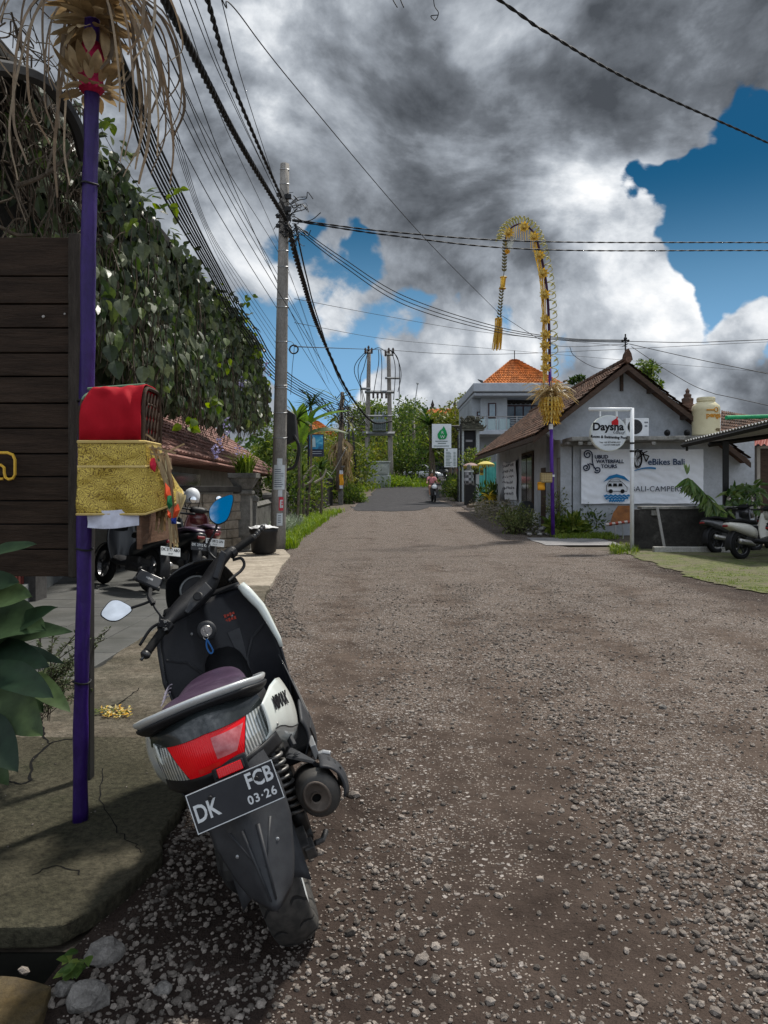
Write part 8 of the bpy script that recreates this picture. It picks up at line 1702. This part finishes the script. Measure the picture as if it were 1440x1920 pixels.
# ------------------------------------------------------------------ other scooters, rider, cars
def simple_scooter(name, label, loc, rz, body, group, lean=-8, plate=None, plate_dark=False, seatc=None, mirrors=True, steer=0.0, scale=1.0, cat='scooter', light=None):
    """generic scooter, heading +y, origin under the rear axle"""
    t = thing(name, label, cat, loc, 0, group); t.rotation_euler = (0, R(lean), rz); t.scale = (scale,)*3
    def p(mb, nm, mat, par=None, **k): return mb.build(nm, mat, par or t, **k)
    for yc, r_, w in ((0,.285,.10),(1.25,.285,.09)):
        c = (0,yc,r_); wh = p(MB().lathe([(r_*.62,-.035),(r_*.66,-.04),(r_*.66,.04),(r_*.62,.035)], c, 'X', 32, False), 'wheel', GRYP)
        p(MB().lathe([(r_*.66,-w*.4),(r_*.82,-w*.5),(r_*.95,-w*.36),(r_,0),(r_*.95,w*.36),(r_*.82,w*.5),(r_*.66,w*.4)], c, 'X', 36, False), 'tyre', RUB, wh, smooth=True)
        mb = MB().lathe([(.04,-.04),(.045,0),(.04,.04)], c, 'X', 12)
        for i in range(5): a = 2*pi*i/5+.2; u = Vector((0,cos(a),sin(a))); mb.tube([Vector(c)+u*.03, Vector(c)+u*r_*.64], [.018,.014], 5)
        p(mb, 'rim_spokes', PLASG, wh)
    S = sect
    p(MB().loft([S(-.36,.69,.05,.03), S(-.30,.68,.10,.06), S(-.12,.64,.135,.09), S(.08,.60,.15,.115), S(.25,.56,.15,.13), S(.40,.50,.13,.12)]), 'tail_body', body, smooth=True)
    p(MB().loft([S(-.33,.745,.06,.015), S(-.2,.76,.11,.028), S(.0,.765,.13,.035), S(.2,.735,.13,.04), S(.40,.725,.12,.04), S(.52,.70,.07,.03)]), 'seat', seatc or RUB, smooth=True)
    p(MB().loft([S(.35,.36,.12,.06), S(.6,.33,.13,.05), S(.85,.36,.12,.07)]), 'footboard', PLAS, smooth=True)
    p(MB().grid(lambda u, v: ((-1+2*u)*(.13+.08*sin(pi*min(1,v*.9))), .93+.12*v-.10*abs(2*u-1)**2, .33+.58*v), 14, 10), 'leg_shield', body, smooth=True, solid=.02)
    p(MB().loft([S(.98,.86,.16,.10), S(1.12,.84,.14,.12), S(1.24,.80,.07,.07)]), 'nose', body, smooth=True)
    p(MB().tube([(0,1.02,.82),(0,1.24,.30)], .035, 8), 'fork', BLKM, smooth=True)
    p(MB().grid(lambda u, v: (-.055+.11*v, 1.25+.31*cos(R(20)+R(130)*u), .285+.31*sin(R(20)+R(130)*u)-.03*abs(2*v-1)**2), 12, 6), 'front_mudguard', body, smooth=True, solid=.01)
    p(MB().grid(lambda u, v: (-.07+.14*v, -.02+.32*cos(R(195)-R(95)*u), .285+.32*sin(R(195)-R(95)*u)-.02*abs(2*v-1)**2), 12, 6), 'rear_mudguard', PLAS, smooth=True, solid=.008)
    p(MB().box((-.03,.30,.34),(.20,.34,.20)).tube([(-.09,.35,.32),(-.10,.0,.285)],.06,8), 'engine_case', MATS['engine_black'], bevel=.02)
    p(MB().loft([oval((.15,-.20,.36),.035,.035,14), oval((.15,-.18,.36),.05,.055,14), oval((.145,.12,.32),.045,.05,14), oval((.13,.28,.27),.015,.015,14)]), 'muffler', CHROME if seatc is None else MUF, smooth=True)
    hbm = Matrix.Translation((0,1.0,.98)) @ Matrix.Rotation(steer,4,'Z'); mb = MB(); mb.T = hbm
    mb.tube(catmull([(-.34,-.10,.02),(-.2,-.03,.01),(0,.02,.02),(.2,-.03,.01),(.34,-.10,.02)],4), .017, 8); mb.loft([S(-.06,.0,.10,.03), S(.0,.01,.15,.06), S(.08,-.01,.10,.06), S(.11,-.02,.04,.03)]); hb_ = p(mb, 'handlebar', PLAS, smooth=True)
    mb = MB(); mb.T = hbm; mb.loft([S(.10,-.02,.075,.05), S(.125,-.02,.06,.04)]); p(mb, 'headlight', light or CLEAR, hb_, smooth=True)
    if mirrors:
        for s in (-1,1):
            mb = MB(); mb.T = hbm; mb.tube(catmull([(s*.22,-.04,.02),(s*.24,-.02,.12),(s*.29,-.03,.20)],4), .007, 6); mb.sphere((s*.30,-.03,.235), .055, 12, 8, (1.2,.3,.8)); mi = p(mb, 'mirror', PLAS, hb_, smooth=True); mb = MB(); mb.T = hbm; mb.lathe([(.05,0),(.001,-.001)], (s*.30,-.050,.235), 'Y', 14); p(mb, 'mirror_glass', MIRR, mi)
    p(MB().box((0,-.365,.665),(.11,.04,.04),(R(-20),0,0)), 'tail_lamp', M('dim_red_lens',(.22,.006,.008),None,5,.25), bevel=.012)
    if plate is not None:
        mx = Matrix.Translation((0,-.40,.545)) @ Matrix.Rotation(R(-16),4,'X'); mb = MB(); mb.T = mx; mb.box((0,0,0),(.275,.004,.11)); pp_ = p(mb, 'number_plate', MATS['plate_black'] if plate_dark else M('plate_base_white',(.60,.62,.62),(.66,.68,.68),9,.4))
        mb = MB(); T = mx @ Matrix.Translation((0,-.003,0)) @ FACE; mb.text(plate, .052, T @ Matrix.Translation((0,.018,0)) @ Matrix.Diagonal((.84,1,1,1)), .0006, 'CENTER', .001); mb.text('03·27', .028, T @ Matrix.Translation((.0,-.03,0)), .0006); p(mb, 'plate_lettering', MATS['plate_white'] if plate_dark else INK, pp_)
    return t
BLKP = M('gloss_black_paint',(.007,.008,.010),(.012,.013,.015),5,.35,coat=.15)
CRMP = M('cream_paint',(.46,.445,.39),(.54,.52,.46),4,.3,coat=.5)
GRYP = M('graphite_paint',(.05,.05,.055),(.09,.09,.095),4,.3,.4,coat=.5)
MRN = M('maroon_paint',(.09,.018,.022),(.14,.03,.03),4,.3,coat=.5)
gB = None
simple_scooter('scooter','black scooter with white number plate, nearest of those parked before the stone wall', (-3.02,9.85,.05), R(46), BLKP, 'parked scooters on the left', 9, 'DK 3177 ABO', False, steer=R(10))
simple_scooter('scooter','black scooter with black number plate parked between two others before the stone wall', (-2.78,10.75,.05), R(34), BLKP, 'parked scooters on the left', 8, 'DK 2892 KAV', True, SEATM)
simple_scooter('scooter','maroon scooter with orange tail lamp, furthest of those parked before the stone wall', (-2.72,11.6,.05), R(26), MRN, 'parked scooters on the left', 8, 'DK 3812 UN', False, SEATM)
def helmet(name, label, c, rz, mat, brim=False):
    t = thing(name, label, 'helmet', c, rz); mb = MB()
    mb.loft([[Vector((.125*cos(a)*cos(e), .14*sin(a)*cos(e)-(.02 if sin(a) < 0 else 0), .13*sin(e)-(.045*(1 if sin(a) > 0 else .2) if i == 0 else 0))) for a in [2*pi*k/24 for k in range(24)]] for i, e in enumerate([R(-28),R(-10),R(10),R(30),R(50),R(70),R(88)])], True, True); mb.build('shell', mat, t, smooth=True)
    mb = MB().lathe([(.118,-.045),(.115,-.02),(.10,.03)], (0,0,0), 'Z', 20, False); mb.build('lining', M('helmet_lining',(.30,.26,.03),(.2,.17,.03),9,.8), t)
    if brim: MB().loft([[Vector((cos(a)*r_, sin(a)*r_*1.15, z)) for a in [2*pi*k/24 for k in range(24)]] for r_, z in ((.12,-.02),(.19,-.045),(.20,-.05),(.12,-.03))]).build('brim', mat, t, smooth=True)
    else:
        mb = MB()
        for s in (-1,1): mb.tube(catmull([(s*.115,-.02,-.04),(s*.11,-.04,-.12),(s*.09,-.05,-.19)],4), .007, 5)
        mb.build('strap', BLKM, t)
    return t
helmet('helmet','white open helmet with yellow lining hanging from a scooter mirror', P(360,932,12.2)+Vector((0,0,.02)), R(190), WHITE)
helmet('helmet','grey brimmed half helmet lying on the seat of the middle black scooter', (-3.12,11.05,.93), R(30), M('helmet_grey',(.34,.34,.33),(.42,.42,.41),6,.5), True)
# right side parking place
def on_lawn(px, py): return G(px, py)
c0 = on_lawn(1390,1049)
sR = simple_scooter('scooter','cream scooter parked on the moss paving at the right', (c0.x,c0.y,.01), R(-62), CRMP, 'parked scooters on the right', -7, None, False, None)
c1 = on_lawn(1440,1052); simple_scooter('scooter','black scooter at the right edge in front of the cream one', (c1.x+.05,c1.y-.5,.01), R(-58), BLKP, 'parked scooters on the right', -7, None)
c2 = on_lawn(1360,1040); simple_scooter('scooter','graphite scooter parked behind the cream one', (c2.x,c2.y+.4,.01), R(-62), GRYP, 'parked scooters on the right', -7, None)
simple_scooter('scooter','dark scooter beside the carport post with a round mirror', (8.75,17.4,.01), R(-50), GRYP, 'parked scooters on the right', -7, None)
# rider on an oncoming scooter
ry = 41.6; rx = XX(811,ry); rz0 = zt(ry)
rs = simple_scooter('scooter','black and white scooter ridden towards the viewer in the middle of the road', (rx+.06,ry+1.2,rz0+.02), R(183), GRYP, None, 0, None, False, None)
for o in kids(rs):
    if o.name.startswith('nose'): o.data.materials[0] = WHITE
pr = thing('person','rider in pink shirt and dark shorts holding the handlebar of the oncoming scooter', 'person', (rx,ry+.85,rz0+.02)); pr.rotation_euler = (0,0,R(183))
def skin(name, mat, par, verts, edges, radii, sub=2):
    me = bpy.data.meshes.new(name); me.from_pydata(verts, edges, []); me.materials.append(mat); o = bpy.data.objects.new(name, me); COL.objects.link(o); o.parent = par
    sk = o.modifiers.new('skin','SKIN'); 
    for i, r_ in enumerate(radii): me.skin_vertices[0].data[i].radius = (r_, r_) if not isinstance(r_, tuple) else r_
    me.skin_vertices[0].data[0].use_root = True; sk.use_smooth_shade = True; sb = o.modifiers.new('sub','SUBSURF'); sb.levels = sub; sb.render_levels = sub; return o
# local frame: y forward; seat at z .78; figure leans to the bar at y .70
SKIN = M('skin',(.32,.17,.11),(.38,.21,.14),5,.5)
def fused(name, mat, limbs, vox=.022):
    mb = MB()
    for pts, rad in limbs: mb.tube(catmull(pts,4) if len(pts) > 2 else pts, [rad[min(len(rad)-1,int(i/4))]+(rad[min(len(rad)-1,int(i/4)+1)]-rad[min(len(rad)-1,int(i/4))])*(i/4-int(i/4)) for i in range((len(pts)-1)*4+1)] if len(pts) > 2 else rad, 12)
    o = mb.build(name, mat, pr); md = o.modifiers.new('fuse','REMESH'); md.mode = 'VOXEL'; md.voxel_size = vox; md.use_smooth_shade = True
    sm = o.modifiers.new('smooth','SMOOTH'); sm.factor = .5; sm.iterations = 4; return o
arm = lambda s: ([(s*.10,.07,1.33),(s*.18,.08,1.31),(s*.27,.24,1.10),(s*.31,.50,1.05),(s*.33,.60,1.03)], [.07,.062,.048,.036,.033])
leg = lambda s: ([(s*.07,-.02,.84),(s*.12,.14,.86),(s*.16,.42,.86),(s*.15,.46,.58),(s*.15,.48,.42),(s*.15,.58,.40)], [.10,.098,.070,.058,.042,.036])
fused('body', SKIN, [([(0,0,.80),(0,.02,1.0),(0,.05,1.2),(0,.075,1.34),(0,.09,1.40),(0,.11,1.47)], [.13,.12,.135,.11,.055,.05]), arm(1), arm(-1), leg(1), leg(-1)])
PINK = M('pink_shirt',(.55,.20,.22),(.66,.28,.29),5,.8)
fused('shirt', PINK, [([(0,0,.80),(0,.02,1.0),(0,.05,1.2),(0,.075,1.34),(0,.085,1.385)], [.165,.155,.165,.13,.07])]+[([(s*.09,.07,1.32),(s*.18,.08,1.31),(s*.235,.17,1.19)], [.095,.085,.07]) for s in (-1,1)])
fused('shorts', M('dark_shorts',(.03,.03,.04),None,5,.8), [([(s*.06,-.03,.85),(s*.11,.12,.86),(s*.155,.34,.865)], [.125,.118,.092]) for s in (-1,1)])
hd = MB().sphere((0,.13,1.54), .095, 16, 12, (.82,.98,1.22)); hd.tube([(0,.22,1.55),(0,.245,1.52),(0,.225,1.51)],[.012,.016,.012],6); hd.sphere((.082,.12,1.53),.022,8,6,(.5,1,1.4)).sphere((-.082,.12,1.53),.022,8,6,(.5,1,1.4)); ho = hd.build('head', SKIN, pr, smooth=True)
MB().box((0,.222,1.485),(.045,.008,.010)).build('mouth', M('lip',(.25,.07,.06),None,5,.6), ho); mb = MB()
for s in (-1,1): mb.sphere((s*.034,.212,1.56),.012,8,6)
mb.build('eyes', INK, ho)
MB().loft([[Vector((.088*cos(a)*cos(e)*1.02, .13+.105*sin(a)*cos(e)-.012, 1.555+.125*sin(e)-(.06 if i == 0 and sin(a) < .2 else 0))) for a in [2*pi*k/20 for k in range(20)]] for i, e in enumerate([R(12),R(25),R(45),R(65),R(88)])]).build('hair', M('black_hair',(.012,.010,.009),None,9,.5), pr, smooth=True)
mb = MB()
for s in (-1,1):
    w = Vector((s*.33,.60,1.03)); mb.sphere(w+Vector((0,.045,.0)), .036, 10, 7, (1,1.1,.6))
    for k in range(4): b0 = w+Vector((s*(-.028+.019*k),.075,.012)); mb.tube([b0,b0+Vector((0,.026+.004*(k in (1,2)),.006)),b0+Vector((0,.036,-.022)),b0+Vector((0,.018,-.036))], [.0095,.009,.0085,.007], 6)
    mb.tube([w+Vector((-s*.03,.04,0)), w+Vector((-s*.045,.06,-.02)), w+Vector((-s*.035,.075,-.035))], [.011,.010,.008], 6)
mb.build('hands', SKIN, pr, smooth=True)
# parked motorbike and cars far up the road
simple_scooter('scooter','dark scooter parked far up the road beside the black car', (XX(841,70),70,zt(70)), R(170), GRYP, None, 6, None, scale=1.15)
def car(name, label, loc, rz, paint, suv):
    t = thing(name, label, 'car', loc, rz); H = 1.72 if suv else 1.52; L_ = 4.6 if suv else 4.2; W = .92 if suv else .86
    def p(mb, nm, mat, par=None, **k): return mb.build(nm, mat, par or t, **k)
    def ring(y, zb, zt_, w): return [(w*x, y, zb+(zt_-zb)*z) for x, z in ((-1,.0),(-1.02,.45),(-.97,.85),(-.85,1),(.85,1),(.97,.85),(1.02,.45),(1,.0))]
    bl = .95 if suv else .86
    p(MB().loft([ring(-L_/2,.42,bl-.15,W*.82), ring(-L_/2+.12,.28,bl+.02,W*.95), ring(-L_/2+.9,.22,bl+.06,W), ring(.4,.22,bl+.04,W), ring(L_/2-1.0,.24,bl-.02,W*.98), ring(L_/2-.25,.28,bl-.16,W*.92), ring(L_/2,.38,bl-.34,W*.8)]), 'body', paint, smooth=True)
    def cab(y, w, z): return [(-w,y,z),(w,y,z)]
    yb0, yb1, yf1, yf0 = (-L_/2+.15,-L_/2+.55,.35,1.05) if suv else (-L_/2+.45,-L_/2+1.05,.30,1.05)
    b_ = bl+.02; q = [[(-W*.9,yb0,b_),(W*.9,yb0,b_),(W*.9,yf0,b_),(-W*.9,yf0,b_)], [(-W*.80,yb1*.98,H-.06),(W*.80,yb1*.98,H-.06),(W*.80,yf1,H-.06),(-W*.80,yf1,H-.06)], [(-W*.72,yb1+.1,H),(W*.72,yb1+.1,H),(W*.72,yf1-.1,H),(-W*.72,yf1-.1,H)]]
    p(MB().loft(q), 'cabin_glass', M('tinted_glass',(.012,.015,.018),None,3,.06,spec=.8), bevel=.04); p(MB().prism([(-W*.76,yb1-.02,H-.04),(W*.76,yb1-.02,H-.04),(W*.76,yf1-.05,H-.04),(-W*.76,yf1-.05,H-.04)], (0,0,.06)), 'roof', paint, bevel=.03)
    mb = MB()
    for s in (-1,1):
        for ya, yb_ in ((yb0,yb1),(-.35,-.30),(yf0,yf1)): mb.tube([(s*W*.905,ya,b_),(s*W*.79,yb_,H-.03)], .045, 5)
    p(mb, 'pillar', paint)
    for s in (-1,1):
        for y in (-L_/2+.85, L_/2-.85): wh = p(MB().lathe([(.20,-.10),(.33,-.10),(.34,0),(.33,.10),(.20,.10)], (s*(W-.08),y,.34), 'X', 24), 'wheel', RUB, smooth=False); p(MB().lathe([(.21,-.02),(.19,.02),(.05,.03)], (s*(W+.015),y,.34), 'X', 16), 'rim', SILV, wh)
    for s in (-1,1): p(MB().box((s*W*.72,-L_/2+.05,bl-.1),(.20,.16,.26)), 'tail_lamp', REDL, bevel=.03); p(MB().box((s*W*.66,L_/2-.14,bl-.30),(.32,.18,.14)), 'headlight', CLEAR, bevel=.03)
    for s in (-1,1): p(MB().sphere((s*(W+.10),.72,b_+.05),.10,10,6,(1,.6,.7)), 'mirror', paint, smooth=True)
    p(MB().box((0,-L_/2+.0,.62),(.5,.03,.13)), 'number_plate', MATS['plate_white'] if not suv else BLKM); p(MB().box((0,L_/2-.03,.46),(1.1,.06,.16)), 'grille', BLKM, bevel=.02)
    return t
car('car','white car parked up the road half hidden by the grass bank', (XX(794,80),81,zt(80)+.05), R(-98), M('white_car_paint',(.66,.68,.70),None,3,.2,coat=1), False)
car('car','black sport utility car parked beyond the white car', (XX(822,84),87,zt(84)+.15), R(72), BLKP, True)
